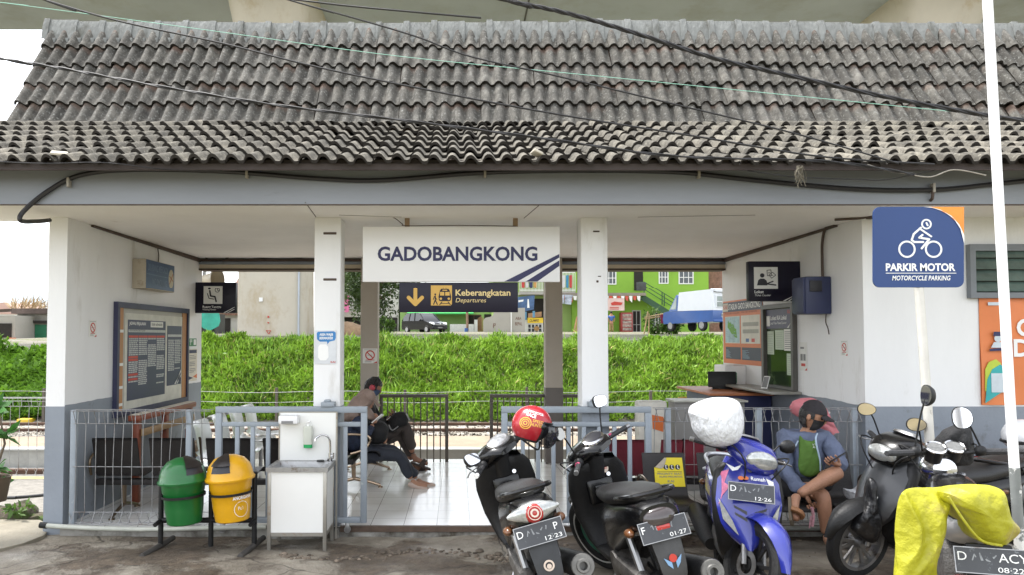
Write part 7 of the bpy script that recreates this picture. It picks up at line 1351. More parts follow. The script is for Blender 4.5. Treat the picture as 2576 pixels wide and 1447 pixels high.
    for s in (-1, 1): mb = MB(); mb.ball((s*0.155, -0.75, 0.62), (0.03, 0.05, 0.025), 10, 6); mb.build('indicator', pm('smoked_amber', (0.12, 0.05, 0.02), 0.2, 0.2, 20), t)
    return S, fc
# 1: black scooter carrying the red helmet
b1 = base('scooter', 'black scooter seen from behind with a red helmet hung on its handlebar', 0.555, -1.74, 4, -15)
S1, _ = scooter(b1, dict(steer=40, wsteer=4, hz=0.84, tail='eye', plate=('D', '12·23', ('P', 0.085)), mirrors=(-1,), mirror_h=(0.30, -0.10, 0.17), mface=(0.1, -1, 0.55), mudmark='ring', mshape=3.2, capm=white_ink))
# 2: black scooter with the F plate
b2 = base('scooter', 'black scooter with pink grip bands and a plate starting with F', 1.205, -1.75, 5, -13)
S2, fc2 = scooter(b2, dict(steer=40, wsteer=30, r=0.29, hz=0.87, tail='smoked', plate=('F', '01·27'), zp=0.64, mudmark='wings', mirror_h=(0.27, -0.06, 0.33), ring=pm('pink_band', (0.55, 0.07, 0.16), 0.4), dial=black_ink, dial_rim=chrome, stripe=pm('rim_tape', (0.5, 0.5, 0.48), 0.4), muf=(0.20, -0.92, 0.36), fa=(55, 160), mud=pm('dusty_mudguard', (0.045, 0.045, 0.045), 0.6, 0.3, 6)))
f_ = Frame((0.05, 0.32, 0.80), (1, 0, 0), (0, 0, 1)); mb = MB(); f_.disc(mb, 0, 0, 0.03, 0.0, 0.006); mb.build('round_sticker', pm('sticker_cream', (0, 0, 0)), b2); texts(f_, [('600', -0.019, -0.007, 0.015, dict(width=0.036))], red_ink, b2, 0.0065)
mb = MB(); q = Matrix.Translation((0, 0.36, 0.87)) @ Matrix.Rotation(R(20), 4, 'X') @ Matrix.Rotation(R(30), 4, 'Z') @ Matrix.Rotation(R(-20), 4, 'X') @ Matrix.Translation((0, 0.27, 0.29-0.87)); mb.lathe([(0.05, -0.03), (0.14, -0.022), (0.17, -0.02), (0.17, 0.0), (0.05, 0.0)], q.translation, q.to_3x3() @ Vector((1, 0, 0)), 28); mb.build('green_wheel_cover', pm('dark_green_cover', (0.02, 0.13, 0.085), 0.4, 0.2, 6), b2)
# 3: blue scooter facing the camera
blue_p = pm('blue_gloss_paint', (0.020, 0.028, 0.235), 0.25, 0.08, 4, coat=0.7)
b3 = base('scooter', 'blue scooter facing the camera with a white plastic bag over its handlebar', 1.90, -1.55, 167, -4, 5.0)
S3, fc3 = scooter(b3, dict(body=blue_p, steer=28, plate=('D', '12·26'), rear=blue_p, fender=blue_p, fa=(8, 150), mirror_h=(0.30, -0.05, 0.18), mshape=2.2, mglass=black_gloss, rail=pm('silver_rail', (0.55, 0.56, 0.58), 0.3, 0.06, 5, metal=0.5), tail='eye', muf=(0.185, -0.80, 0.38)))
fp = Frame(cov(0, 0.70, 0.028), (-1, 0, 0), (0, -0.35, 1)); fp.n = fp.u.cross(fp.v); plate(b3, fp, 'D', '12·26')
def cpoly(mb, pts, d0=0.002, d1=0.006):                         # thin decal or lens following the front cover
    q = [cov(u, z, d1) for u, z in pts]; b_ = [cov(u, z, d0-0.01) for u, z in pts]; n = len(pts); c = sum((Vector((u, z, 0)) for u, z in pts), Vector())/n
    mb.add(q+b_+[cov(c.x, c.y, d1+0.002)], [(i, (i+1) % n, 2*n) for i in range(n)]+[(i, (i+1) % n, n+(i+1) % n, n+i) for i in range(n)])
for s in (-1, 1): mb = MB(); cpoly(mb, [(s*0.93, 0.64), (s*0.90, 0.52), (s*0.62, 0.455), (s*0.52, 0.44), (s*0.60, 0.52), (s*0.80, 0.60)], 0.0, 0.012); mb.build('indicator_lens', lens, fc3)
mb = MB()
for s in (-1, 1):
    for z in (0.545, 0.585): cpoly(mb, [(s*0.12, z-0.02), (s*0.48, z+0.012), (s*0.50, z+0.028), (s*0.12, z+0.0)], 0.0, 0.003)
mb.build('cover_vents', black_ink, fc3)
mb = MB(); cpoly(mb, [(0.10*math.cos(a*math.pi/6), 0.835+0.018*math.sin(a*math.pi/6)) for a in range(12)], 0, 0.004); mb.build('round_badge', steel, fc3)
mb = MB(); cpoly(mb, [(0.95, 0.80), (0.72, 0.82), (0.80, 0.74), (0.62, 0.72), (0.82, 0.66), (0.93, 0.60)], 0, 0.003); mb.build('pink_decal', pm('pink_decal', (0.6, 0.16, 0.28), 0.4, 0.4, 30), fc3)
mb = MB(); cpoly(mb, [(-0.55, 0.79), (-0.80, 0.77), (-0.80, 0.71), (-0.58, 0.66), (-0.66, 0.73)], 0, 0.003); cpoly(mb, [(0.9, 0.855), (0.55, 0.835), (0.3, 0.86), (0.42, 0.825), (0.6, 0.815)], 0, 0.003); mb.build('white_decal', white_ink, fc3)
fq = Frame(cov(-0.02, 0.772, 0.012), (-1, 0, 0), (0, -0.45, 1)); texts(fq, [('Rumah', 0.0, 0, 0.024, dict(width=0.085, bold=0.01))], white_ink, fc3, 0.002); mb = MB(); fq.disc(mb, -0.06, 0.008, 0.018, 0, 0.003, 14, 0.7); fq.disc(mb, -0.03, 0.010, 0.016, 0, 0.004, 14, 0.7); mb.build('orange_marks', orange_ink, fc3)
# 4: black scooter pointing left
b4 = base('scooter', 'black and grey scooter pointing left with a big bare front wheel and tall mirrors', 3.44, -1.28, 101, -7, 0)
scooter(b4, dict(steer=8, plate=('D', '05·24'), r=0.265, cover=pm('dark_grey_plastic', (0.028, 0.030, 0.034), 0.4, 0.15, 6, coat=0.2), fender=black_matt, fa=(12, 130), mirror_h=(0.20, 0.10, 0.30), mshape=2.1, mface=(-0.7, 0.5, 0.15), mglass=pm('bronze_mirror', (0.62, 0.52, 0.34), 0.12, 0.1, 4, metal=0.6), spokes=6, rim=steel, dial=pm('silver_dial', (0, 0, 0))))
mb = MB(); f_ = Frame((-0.09, 0.62, 0.58), (-1, 0, 0), (0, -0.4, 1)); mb.box((-0.04, -0.05, 0), (0.04, 0.05, 0.004), 0.003, f_.M()); mb.build('white_sticker', white_ink, b4)
# 5: naked motorcycle under the raincoat
b5 = base('motorcycle', 'bare motorcycle with two round chrome dials under the yellow raincoat', 2.86, -2.52, -27, -3)
def naked(t):
    st = 20; r = 0.28; S = Matrix.Translation((0, 0.34, 0.86)) @ Matrix.Rotation(R(st), 4, 'Z'); P = lambda *a: S @ Vector(a); FW = S @ Matrix.Translation((0, 0.30, r-0.86))
    wheel(t, FW, r, 0.042, steel, 9); wheel(t, Matrix.Translation((0, -0.62, r)), r, 0.05, steel, 9); fender(t, FW, r+0.05, 30, 150, 0.08, black_gloss, 'front_fender')
    for s in (-1, 1): tubes(t, 'fork_leg', chrome, ([FW @ Vector((s*0.085, 0, 0)), P(s*0.085, 0.0, 0.0)], 0.019))
    mb = MB(); mb.loft([(0.30, 0, 0.74, 0.08, 0.06), (0.20, 0, 0.78, 0.13, 0.10), (0.0, 0, 0.77, 0.13, 0.10), (-0.12, 0, 0.74, 0.09, 0.07)], 'y', 20, 2.5); mb.build('fuel_tank', black_gloss, t)
    mb = MB(); mb.loft([(-0.08, 0, 0.76, 0.10, 0.04), (-0.3, 0, 0.77, 0.13, 0.05), (-0.7, 0, 0.80, 0.12, 0.05), (-0.85, 0, 0.82, 0.06, 0.03)], 'y', 18, 3); mb.build('seat', vinyl, t)
    mb = MB(); mb.loft([(-0.05, 0, 0.62, 0.09, 0.10), (-0.4, 0, 0.68, 0.13, 0.09), (-0.8, 0, 0.74, 0.10, 0.05), (-0.92, 0, 0.76, 0.06, 0.03)], 'y', 18, 2.8); mb.build('side_panel', pm('silver_panel', (0.36, 0.36, 0.36), 0.35, 0.1, 5, metal=0.3), t)
    mb = MB(); mb.box((-0.13, -0.25, 0.25), (0.13, 0.22, 0.55), 0.06); mb.loft([(0.52, 0, 0.02, 0.11, 0.13), (0.68, 0, 0.02, 0.09, 0.11)], 'z', 14, 4); mb.build('engine', engine, t)
    tubes(t, 'frame', black_matt, ([(0, 0.34, 0.72), (0, 0.28, 0.3), (0, 0.0, 0.22), (0, -0.3, 0.3), (0, -0.55, 0.72)], 0.02), ([(0, 0.34, 0.78), (0, -0.2, 0.70), (0, -0.85, 0.76)], 0.02))
    mb = MB(); mb.lathe([(0, -0.10), (0.07, -0.08), (0.095, -0.02), (0.10, 0.03), (0.09, 0.05), (0, 0.055)], P(0, 0.10, 0.02), S.to_3x3() @ Vector((0, 1, 0)), 22); mb.build('headlight', chrome, t)
    for s in (-1, 1):
        d = S.to_3x3() @ Vector((0, -0.55, 0.85)); c = P(s*0.064, 0.0+s*0.02, 0.155); mb = MB(); mb.lathe([(0, -0.09), (0.045, -0.085), (0.052, 0.0), (0, 0.0)], c, d, 22); dl = mb.build('dial', black_matt, t); mb = MB(); mb.lathe([(0.045, 0.0), (0.058, 0.0), (0.060, 0.010), (0.054, 0.018), (0.046, 0.014), (0.045, 0.0)], c, d, 26); mb.build('dial_ring', chrome, dl); mb = MB(); mb.lathe([(0, 0.0125), (0.048, 0.012)], c, d, 22); mb.build('dial_face', pm('white_dial', (0.15, 0.15, 0.145), 0.35, 0.3, 60), dl)
    handlebar(t, S, bend=-0.10, w_=0.36, zg=0.14, capm=grip_m, bar=black_matt)
    mirror(t, P(0.19, -0.02, 0.17), P(0.09, -0.05, 0.34), 0.055, 0.068, (0.1, -1, 0.1)); mirror(t, P(-0.17, 0.0, 0.17), P(-0.10, -0.05, 0.48), 0.045, 0.065, (-0.75, -0.6, 0.1), shape=2.2)
    f_ = Frame((0, -0.98, 0.63), (1, 0, 0), (0, 0.25, 1)); plate(t, f_, 'D', '08·22', ('ACY', 0.03)); mb = MB(); mb.box((-0.14, -1.0, 0.50), (0.14, -0.93, 0.555), 0.012); mb.build('tail_light', red_lens, t)
    mb = MB(); mb.box((-0.09, -0.96, 0.35), (0.09, -0.94, 0.70), 0.02); mb.build('mudguard', black_matt, t); muffler(t, (0.15, -0.1, 0.28), (0.2, -0.85, 0.36), 0.05, 0.02, chrome)
naked(b5)
# 6, 7: tails at the right edge
b6 = base('scooter', 'grey scooter tail with a pale lens at the right edge beside the white pole', 4.62, -1.30, -88, -6, 0)
scooter(b6, dict(steer=10, plate=('D', '11·25'), rear=pm('silver_grey_paint', (0.14, 0.145, 0.15), 0.3, 0.1, 5, coat=0.4), tail='eye', mirrors=()))
b7 = base('scooter', 'red scooter tail behind the white helmet at the right edge', 5.10, -0.62, -84, -6, 0)
red_p = pm('red_gloss_paint', (0.42, 0.015, 0.02), 0.25, 0.08, 4, coat=0.6); scooter(b7, dict(steer=10, plate=('D', '03·25'), body=red_p, rear=red_p, tail='smoked', mirrors=()))
# ---------------------------------------------------------------- things on the motorcycles
def pillow(name, mat, parent, ol, Y, df, db, rings=7, amp=0.02, freq=9, seed=0, pw=0.5, ctr=None, sub=1, dens=4, ridge=0.0, fs=(0.55, 0.33), oc=0.55):
    """soft draped volume from a measured outline, with its own thickness and folds"""
    P = [Vector(p) for p in catmull([Vector((x, y, 0)) for x, y in ol]+[Vector((ol[0][0], ol[0][1], 0))], dens)[:-1]]; n = len(P); W_ = [at(p.x, p.y, Y) for p in P]; c = sum(W_, Vector())/n if ctr is None else at(*ctr, Y); mb = MB(); rs = []
    for side, D in ((-1, df), (1, db)):
        row = []
        for k in range(rings):
            t_ = k/rings
            row.append([c+(p-c)*(1-t_)+Vector((0, side*D*(1-(1-t_)**2)**pw, 0)) for p in W_])
        if side == 1: rs = row[::-1][:]+rs
        else: rs = row
    # front rings in order edge -> centre; back rings centre -> edge
    allr = rs; vs = [p for r in allr for p in r]; f = []
    V = []
    for p in vs: q = p*freq+Vector((seed, 0, 0)); V.append(p+Vector((noise.noise(q)*amp*0.6, noise.noise(q+Vector((5, 3, 1)))*amp+noise.noise(q*2.7)*amp*0.4, noise.noise(q+Vector((9, 1, 4)))*amp*0.6)))
    if ridge: V = [p+Vector((0, -1, 0.3))*ridge*((0.5-1.6*abs(noise.noise(Vector((p.x*freq*fs[0]+seed+1.5*noise.noise(p*2.5), p.y*freq*0.3, p.z*freq*fs[1])))))+oc*(0.5-1.6*abs(noise.noise(Vector((p.x*freq*1.3, p.y*freq, p.z*freq*0.9+seed)))))) for p in V]
    mb.add(V, [(i*n+k, i*n+(k+1) % n, (i+1)*n+(k+1) % n, (i+1)*n+k) for i in range(len(allr)-1) for k in range(n)]+[tuple(range(n)), tuple(range((len(allr)-1)*n, len(allr)*n))])
    return mb.build(name, mat, parent, ang=75, sub=sub)
# red helmet
hc = at(1338, 1071, -1.62); t = thing('red_helmet', 'red open face helmet lettered MOTORCYCLE RACE with a smoked visor', 'helmet', hc, (0, 0, 0), None, True)
HR = Vector((0.138, 0.12, 0.135)); fwd = Vector((0.86, -0.35, -0.36)).normalized(); mb = MB()
HM = Matrix.Rotation(R(14), 3, 'Y')
def hs_pt(th, ph, k=1.0): return HM @ Vector((HR.x*k*math.cos(ph)*math.cos(th), HR.y*k*math.cos(ph)*math.sin(th), HR.z*k*math.sin(ph)))
TH, PH = 48, 26
def open_(th, ph):                                              # face opening: front (+x), below the brow
    return abs(math.atan2(math.sin(th), math.cos(th))) < R(62) and ph < R(18)
vid = {}
for i in range(TH):
    for j in range(PH):
        t0, t1 = 2*math.pi*i/TH, 2*math.pi*(i+1)/TH; p0, p1 = R(-46+136*j/PH), R(-46+136*(j+1)/PH)
        if open_((t0+t1)/2, (p0+p1)/2): continue
        mb.add([hs_pt(a, b) for a, b in ((t0, p0), (t1, p0), (t1, p1), (t0, p1))], [(0, 1, 2, 3)]); mb.add([hs_pt(a, b, 0.93) for a, b in ((t0, p0), (t1, p0), (t1, p1), (t0, p1))], [(3, 2, 1, 0)])
mb.build('shell', pm('helmet_red', (0.36, 0.012, 0.022), 0.3, 0.06, 5, coat=0.5), t, recalc=False, ang=60)
mb = MB(); rim = [hs_pt(R(62), R(-46))]+[hs_pt(R(62), R(-46+64*k/8)) for k in range(9)]+[hs_pt(R(62-124*k/12), R(18)) for k in range(13)]+[hs_pt(R(-62), R(18-64*k/8)) for k in range(9)]+[hs_pt(R(-62-236*k/24), R(-46)) for k in range(25)]; mb.tube(rim, 0.009, 6); mb.build('rim_trim', black_matt, t)
mb = MB(); mb.ball((0, 0, 0), (0.122, 0.105, 0.115), 20, 12, HM); mb.build('lining', black_ink, t)
mb = MB(); rs = [[HM @ (Vector((0.045, 0, -0.035))+Vector((0.15*math.cos(b)*math.cos(a), 0.128*math.cos(b)*math.sin(a), 0.13*math.sin(b)))) for a in [R(-66+132*i/14) for i in range(15)]] for b in [R(-42+70*j/10) for j in range(11)]]; mb.rings(rs, closed=False); mb.build('visor', pm('smoked_visor', (0.02, 0.02, 0.023), 0.06, 0.2, 3, alpha=0.86, coat=0.5), t)
mb = MB(); p = hs_pt(R(-62), R(6), 1.03); mb.ball(p, (0.02, 0.01, 0.02), 10, 6); mb.build('visor_hinge', black_gloss, t)
def helmet_text(body, h, w_, th0, ph0, mat, rot=0.0, **kw):
    me = text_mesh(body, h, width=w_, align='CENTER', **kw)
    for v in me.vertices: x, y = v.co.x*math.cos(rot)-v.co.y*math.sin(rot), v.co.x*math.sin(rot)+v.co.y*math.cos(rot); v.co = hs_pt(R(th0)+x/0.128, R(ph0)+y/0.135, 1.012)
    return link('lettering', me, mat, t)
helmet_text('MOTORCYCLE', 0.018, 0.135, -92, 40, white_ink, -0.05, bold=0.03); helmet_text('RACE', 0.026, 0.075, -106, 27, white_ink, -0.05, bold=0.03); gold_p = pm('gold_print', (0.75, 0.42, 0.06), 0.4, 0.2, 30)
helmet_text('SPEED', 0.019, 0.075, -80, 14, gold_p, bold=0.02); helmet_text('HUNTERS', 0.019, 0.10, -78, 3, gold_p, bold=0.02)
mb = MB()
for r0, r1 in ((0.034, 0.041), (0.022, 0.028), (0.008, 0.015)):
    for k in range(26):
        q = []
        for a in (2*math.pi*k/26, 2*math.pi*(k+1)/26):
            for r_ in (r0, r1): q.append(hs_pt(R(-116)+r_*math.cos(a)/0.128, R(6)+r_*math.sin(a)/0.135, 1.010))
        mb.add(q, [(0, 1, 3, 2)])
mb.build('round_emblem', gold_p, t, recalc=False)
mb = MB(); mb.tube([hs_pt(R(-20), R(-50), 0.9), hc*0+Vector((0.03, -0.05, -0.16)), hs_pt(R(-160), R(-50), 0.9)], 0.007, 6, smooth=4); mb.build('chin_strap', black_matt, t)
# white plastic bag over a helmet on the blue scooter
t = thing('plastic_bag', 'crumpled white plastic bag tied over a helmet on the blue scooter', 'plastic bag', at(1800, 1120, -2.0))
pillow('bag', pm('white_plastic_film', (0.70, 0.71, 0.73), 0.38, 0.06, 8, 1.0, 45, spec=0.6, stretch=(1, 1, 0.45)), t, [(1732, 1040), (1738, 1022), (1765, 1008), (1800, 1000), (1835, 1001), (1858, 1013), (1868, 1045), (1868, 1075), (1858, 1108), (1835, 1122), (1805, 1126), (1780, 1122), (1758, 1104), (1744, 1084), (1738, 1060)], -1.95, 0.15, 0.15, 14, 0.004, 10, 3, dens=8, ridge=0.008, sub=1)
# yellow raincoat
t = thing('yellow_raincoat', 'bright yellow raincoat draped over the seat of the bare motorcycle', 'raincoat', at(2400, 1330, -3.0)); yc = pm('yellow_oilskin', (0.36, 0.345, 0.012), 0.5, 0.14, 5, 0.45, 30, spots=(0.30, 0.22, 0.09), spot_scale=2.2, spot_lo=0.53, spot_hi=0.66)
pillow('coat_body', yc, t, [(2368, 1240), (2395, 1226), (2440, 1221), (2482, 1224), (2510, 1236), (2526, 1262), (2545, 1300), (2561, 1330), (2556, 1352), (2534, 1374), (2505, 1378), (2478, 1368), (2455, 1348), (2432, 1312), (2405, 1280), (2375, 1262)], -3.32, 0.11, 0.25, 18, 0.004, 10, 1, dens=9, ridge=0.042, fs=(0.75, 0.30), oc=0.22, sub=0, pw=0.75, ctr=(2465, 1290))
pillow('hanging_sleeve', yc, t, [(2254, 1262), (2262, 1240), (2290, 1230), (2335, 1229), (2370, 1226), (2392, 1232), (2388, 1262), (2380, 1310), (2372, 1360), (2356, 1420), (2345, 1490), (2300, 1500), (2246, 1490), (2250, 1420), (2249, 1340)], -3.25, 0.07, 0.10, 18, 0.004, 12, 7, dens=9, ridge=0.055, fs=(0.95, 0.10), oc=0.16, sub=0, pw=0.75, ctr=(2312, 1340))
mb = MB(); mb.tube([at(2385, 1250, -3.42), at(2430, 1318, -3.44), at(2470, 1362, -3.42), at(2520, 1374, -3.40)], 0.006, 6, smooth=4); mb.build('hem', yc, t)
# bags hanging on the scooters
t = thing('black_bag', 'black plastic bag hanging from the scooter that points left', 'plastic bag', at(2190, 1300, -1.5)); pillow('bag', pm('black_bag_film', (0.009, 0.009, 0.010), 0.35, 0.3, 8, 0.9, 16), t, [(2186, 1200), (2200, 1205), (2205, 1260), (2215, 1310), (2212, 1360), (2190, 1372), (2160, 1355), (2140, 1335), (2150, 1300), (2172, 1270), (2180, 1230)], -1.55, 0.07, 0.07, 6, 0.03, 14, 5)
t = thing('black_pouch', 'black cloth pouch hung between the mirrors of the bare motorcycle', 'bag', at(2400, 1110, -2.1)); pillow('pouch', pm('black_cloth', (0.010, 0.010, 0.011), 0.8, 0.3, 10, 0.4, 60), t, [(2372, 1085), (2400, 1066), (2430, 1070), (2444, 1095), (2450, 1130), (2440, 1170), (2400, 1176), (2368, 1160), (2352, 1130), (2360, 1105)], -2.0, 0.10, 0.10, 7, 0.03, 11, 9)
t = thing('white_bag', 'small crumpled white bag on the bench beside the seated man', 'plastic bag', at(2145, 1250, -0.4)); pillow('bag', pm('white_plastic_film', (0, 0, 0)), t, [(2120, 1230), (2145, 1232), (2160, 1218), (2166, 1235), (2190, 1246), (2170, 1262), (2140, 1260), (2124, 1250)], -0.45, 0.06, 0.06, 5, 0.02, 16, 2)
t = thing('white_helmet', 'white helmet resting on the red scooter at the right edge', 'helmet', at(2572, 1098, -0.9), (0, 0, 0), None, True); mb = MB(); mb.ball((0, 0, 0.0), (0.14, 0.14, 0.13), 22, 14); mb.build('shell', pm('helmet_white', (0.75, 0.75, 0.76), 0.25, 0.03, 3, coat=0.5), t); mb = MB(); mb.lathe([(0.137, -0.055), (0.147, -0.05), (0.147, -0.035), (0.138, -0.03)], (0, 0, 0), (0, 0, 1), 24); mb.build('rim_trim', black_matt, t)
# ---------------------------------------------------------------- people
skin_m = pm('skin_tone', (0.40, 0.205, 0.125), 0.55, 0.12, 11, 0.25, 70); skin_d = pm('skin_tone_dark', (0.27, 0.13, 0.08), 0.5, 0.1, 8)
hair_m = pm('black_hair', (0.012, 0.010, 0.009), 0.45, 0.3, 30, 0.5, 60)
def head_mesh(c, f, up, s=1.0):
    """head with brow, nose, lips, chin and ears; f faces, up points to the crown"""
    f = Vector(f).normalized(); r = f.cross(Vector(up)).normalized(); u = r.cross(f).normalized(); mb = MB(); S_, N = 28, 20; c = Vector(c)
    ga = lambda a, b, x0, z0, w_: math.exp(-((a-x0)**2+(b-z0)**2)/w_**2)
    for i in range(N+1):
        ph = math.pi*i/N; z = math.cos(ph)
        for k in range(S_):
            t = 2*math.pi*k/S_; x, y = math.sin(ph)*math.sin(t), math.sin(ph)*math.cos(t)
            X, Y, Z = 0.077*x, 0.098*y-0.006, 0.118*z
            if z < 0: X *= 1+0.30*z; Y *= 1+0.10*z if y > 0 else 1+0.35*z
            if y > 0.2: Y += 0.026*ga(x, z, 0, -0.22, 0.20)+0.009*ga(x, z, 0, -0.62, 0.22)+0.008*ga(x, z, 0, 0.14, 0.35)-0.010*(ga(x, z, 0.36, -0.02, 0.16)+ga(x, z, -0.36, -0.02, 0.16))+0.006*ga(x, z, 0, -0.48, 0.12)
            mb.v.append(tuple(c+(r*X+f*Y+u*Z)*s))
    for i in range(N):
        for k in range(S_): mb.f.append([i*S_+k, i*S_+(k+1) % S_, (i+1)*S_+(k+1) % S_, (i+1)*S_+k]); mb.mi.append(0)
    for sg in (-1, 1): mb.ball(c+(r*sg*0.080+u*-0.010+f*-0.008)*s, (0.010*s, 0.020*s, 0.030*s), 8, 6, Matrix((r, f, u)).transposed())
    return mb, (f, r, u)
def cap_shell(c, fr, s, test, k=1.06, off=0.0):
    f, r, u = fr; mb = MB(); S_, N = 32, 22; c = Vector(c)
    def pt(ph, t, kk):
        x, y, z = math.sin(ph)*math.sin(t), math.sin(ph)*math.cos(t), math.cos(ph); w_ = 1+0.05*noise.noise(Vector((x*5, y*5, z*5)))*off
        return c+(r*0.077*x+f*(0.100*y-0.006)+u*0.118*z)*s*kk*w_
    for i in range(N):
        for j in range(S_):
            p0, p1, t0, t1 = math.pi*i/N, math.pi*(i+1)/N, 2*math.pi*j/S_, 2*math.pi*(j+1)/S_; a = math.atan2(math.sin((t0+t1)/2), math.cos((t0+t1)/2))
            if test(90-math.degrees((p0+p1)/2), math.degrees(a)):
                q = [pt(p0, t0, k), pt(p0, t1, k), pt(p1, t1, k), pt(p1, t0, k)]; b = [pt(p0, t0, 1.0), pt(p0, t1, 1.0), pt(p1, t1, 1.0), pt(p1, t0, 1.0)]
                mb.add(q+b, [(0, 1, 2, 3), (4, 7, 6, 5), (0, 4, 5, 1), (1, 5, 6, 2), (2, 6, 7, 3), (3, 7, 4, 0)])
    return mb
def hand(mb, wrist, d, nrm, curl=35, s=1.0, thumb=1):
    """palm and five bent fingers; d along the hand, nrm out of the back of the hand"""
    w_ = Vector(wrist); d = Vector(d).normalized(); n = (Vector(nrm)-d*Vector(nrm).dot(d)).normalized(); a = d.cross(n).normalized()
    add_mesh(mb, skin([w_, w_+d*0.045*s, w_+d*0.085*s], [(0, 1), (1, 2)], [(0.026*s, 0.018*s), (0.038*s, 0.017*s), (0.037*s, 0.014*s)], 1))
    for k, (o, L) in enumerate(((-0.030, 0.062), (-0.010, 0.075), (0.010, 0.080), (0.029, 0.070))):
        b = w_+d*0.078*s+a*o*s*thumb*-1; P = [b]; dd = d.copy()
        for j, q in enumerate((0.45, 0.33, 0.26)):
            dd = (Matrix.Rotation(R(curl*(0.5+0.4*j)), 3, a) @ dd) if (Matrix.Rotation(R(20), 3, a) @ d).dot(n) < 0 else (Matrix.Rotation(R(-curl*(0.5+0.4*j)), 3, a) @ dd); P.append(P[-1]+dd*L*q*s)
        add_mesh(mb, skin(P, [(0, 1), (1, 2), (2, 3)], [0.0095*s, 0.009*s, 0.0085*s, 0.007*s], 1))
    b = w_+d*0.025*s+a*0.03*s*thumb; add_mesh(mb, skin([b, b+(d*0.6+a*thumb*0.5-n*0.5)*0.035*s, b+(d*1.0+a*thumb*0.45-n*0.7)*0.062*s], [(0, 1), (1, 2)], [0.013*s, 0.011*s, 0.008*s], 1))
def chain(mb, pts, rad, sub=2): add_mesh(mb, skin([Vector(p) for p in pts], [(i, i+1) for i in range(len(pts)-1)], rad, sub)); return mb
def garment(name, mat, parent, verts, edges, rad, amp=0.008, freq=9, sub=2):
    me = skin(verts, edges, rad, sub)
    for v in me.vertices: q = v.co*freq; v.co += Vector((noise.noise(q), noise.noise(q+Vector((3, 1, 7))), noise.noise(q+Vector((8, 2, 4)))))*amp*2
    mb = MB(); add_mesh(mb, me); return mb.build(name, mat, parent, ang=80)
# --- man on the black bench
J = lambda px, py, Y: at(px, py, Y)
t = thing('person', 'person in black cap, black mask and grey blue jacket sitting cross legged with a phone', 'person', J(2030, 1265, -0.35))
pel, wst, chs, nk = J(2022, 1222, -0.26), J(2024, 1170, -0.28), J(2027, 1120, -0.30), J(2032, 1084, -0.32); hd = J(2046, 1047, -0.39)
ls, le, lw = J(1979, 1105, -0.30), J(1970, 1180, -0.36), J(2022, 1240, -0.60); rs_, re, rw = J(2076, 1104, -0.32), J(2114, 1168, -0.48), J(2106, 1170, -0.66)
kl, al = J(2110, 1188, -0.66), J(2008, 1246, -0.74); kr, ar = J(2072, 1246, -0.66), J(2076, 1345, -0.60); hl, hr = J(2048, 1222, -0.30), J(2008, 1228, -0.30)
body = MB()
add_mesh(body, skin([pel, wst, chs, nk, hd-Vector((0, -0.02, 0.06)), ls, le, lw, rs_, re, rw], [(0, 1), (1, 2), (2, 3), (3, 4), (2, 5), (5, 6), (6, 7), (2, 8), (8, 9), (9, 10)], [0.12, 0.10, 0.09, 0.055, 0.055, 0.042, 0.036, 0.027, 0.042, 0.036, 0.027]))
chain(body, [hl, hl.lerp(kl, 0.5), kl, kl.lerp(al, 0.3), kl.lerp(al, 0.7), al], [0.085, 0.075, 0.060, 0.060, 0.046, 0.036]); chain(body, [hr, hr.lerp(kr, 0.5), kr, kr.lerp(ar, 0.3), kr.lerp(ar, 0.7), ar], [0.085, 0.075, 0.060, 0.062, 0.046, 0.036])
hm, hf = head_mesh(hd, (0.70, -0.66, -0.28), (0.10, -0.10, 1), 1.0); body.add(hm.v, hm.f)
hand(body, lw+Vector((0.012, 0, -0.012)), (0.35, -0.25, -0.85), (-0.2, -1, 0.1), 28, 1.05, -1); hand(body, rw+Vector((0.01, 0, -0.01)), (-0.55, -0.3, 0.25), (0.2, -0.7, -0.6), 30, 0.95, 1)
foot = al+Vector((-0.045, -0.03, -0.03)); chain(body, [al, foot, foot+Vector((-0.05, -0.10, -0.10)), foot+Vector((-0.035, -0.14, -0.14))], [0.036, 0.040, 0.038, 0.026]); chain(body, [ar, ar+Vector((0, -0.05, -0.05)), ar+Vector((0.02, -0.18, -0.08))], [0.036, 0.04, 0.03])
body.build('body', skin_m, t, ang=80)
jk = pm('grey_blue_jacket', (0.115, 0.14, 0.215), 0.75, 0.12, 5, 0.9, 16)
garment('jacket', jk, t, [pel+Vector((-0.01, 0, 0.02)), wst, chs, nk+Vector((0, 0.02, -0.02)), ls, ls.lerp(le, 0.5), le, le.lerp(lw, 0.5), lw, rs_, rs_.lerp(re, 0.5), re, rw+Vector((0.012, 0.01, -0.012))], [(0, 1), (1, 2), (2, 3), (2, 4), (4, 5), (5, 6), (6, 7), (7, 8), (2, 9), (9, 10), (10, 11), (11, 12)], [0.165, 0.16, 0.165, 0.10, 0.098, 0.084, 0.074, 0.062, 0.052, 0.098, 0.084, 0.074, 0.057], 0.013, 11)
garment('shorts', pm('black_shorts', (0.018, 0.018, 0.02), 0.8, 0.2, 8), t, [pel+Vector((0, 0, -0.06)), hl+Vector((0, 0, -0.02)), hl.lerp(kl, 0.55), hr, hr.lerp(kr, 0.45), J(1985, 1228, -0.34), J(1970, 1240, -0.36)], [(0, 1), (1, 2), (0, 3), (3, 4), (0, 5), (5, 6)], [0.15, 0.11, 0.095, 0.11, 0.09, 0.10, 0.06], 0.008)
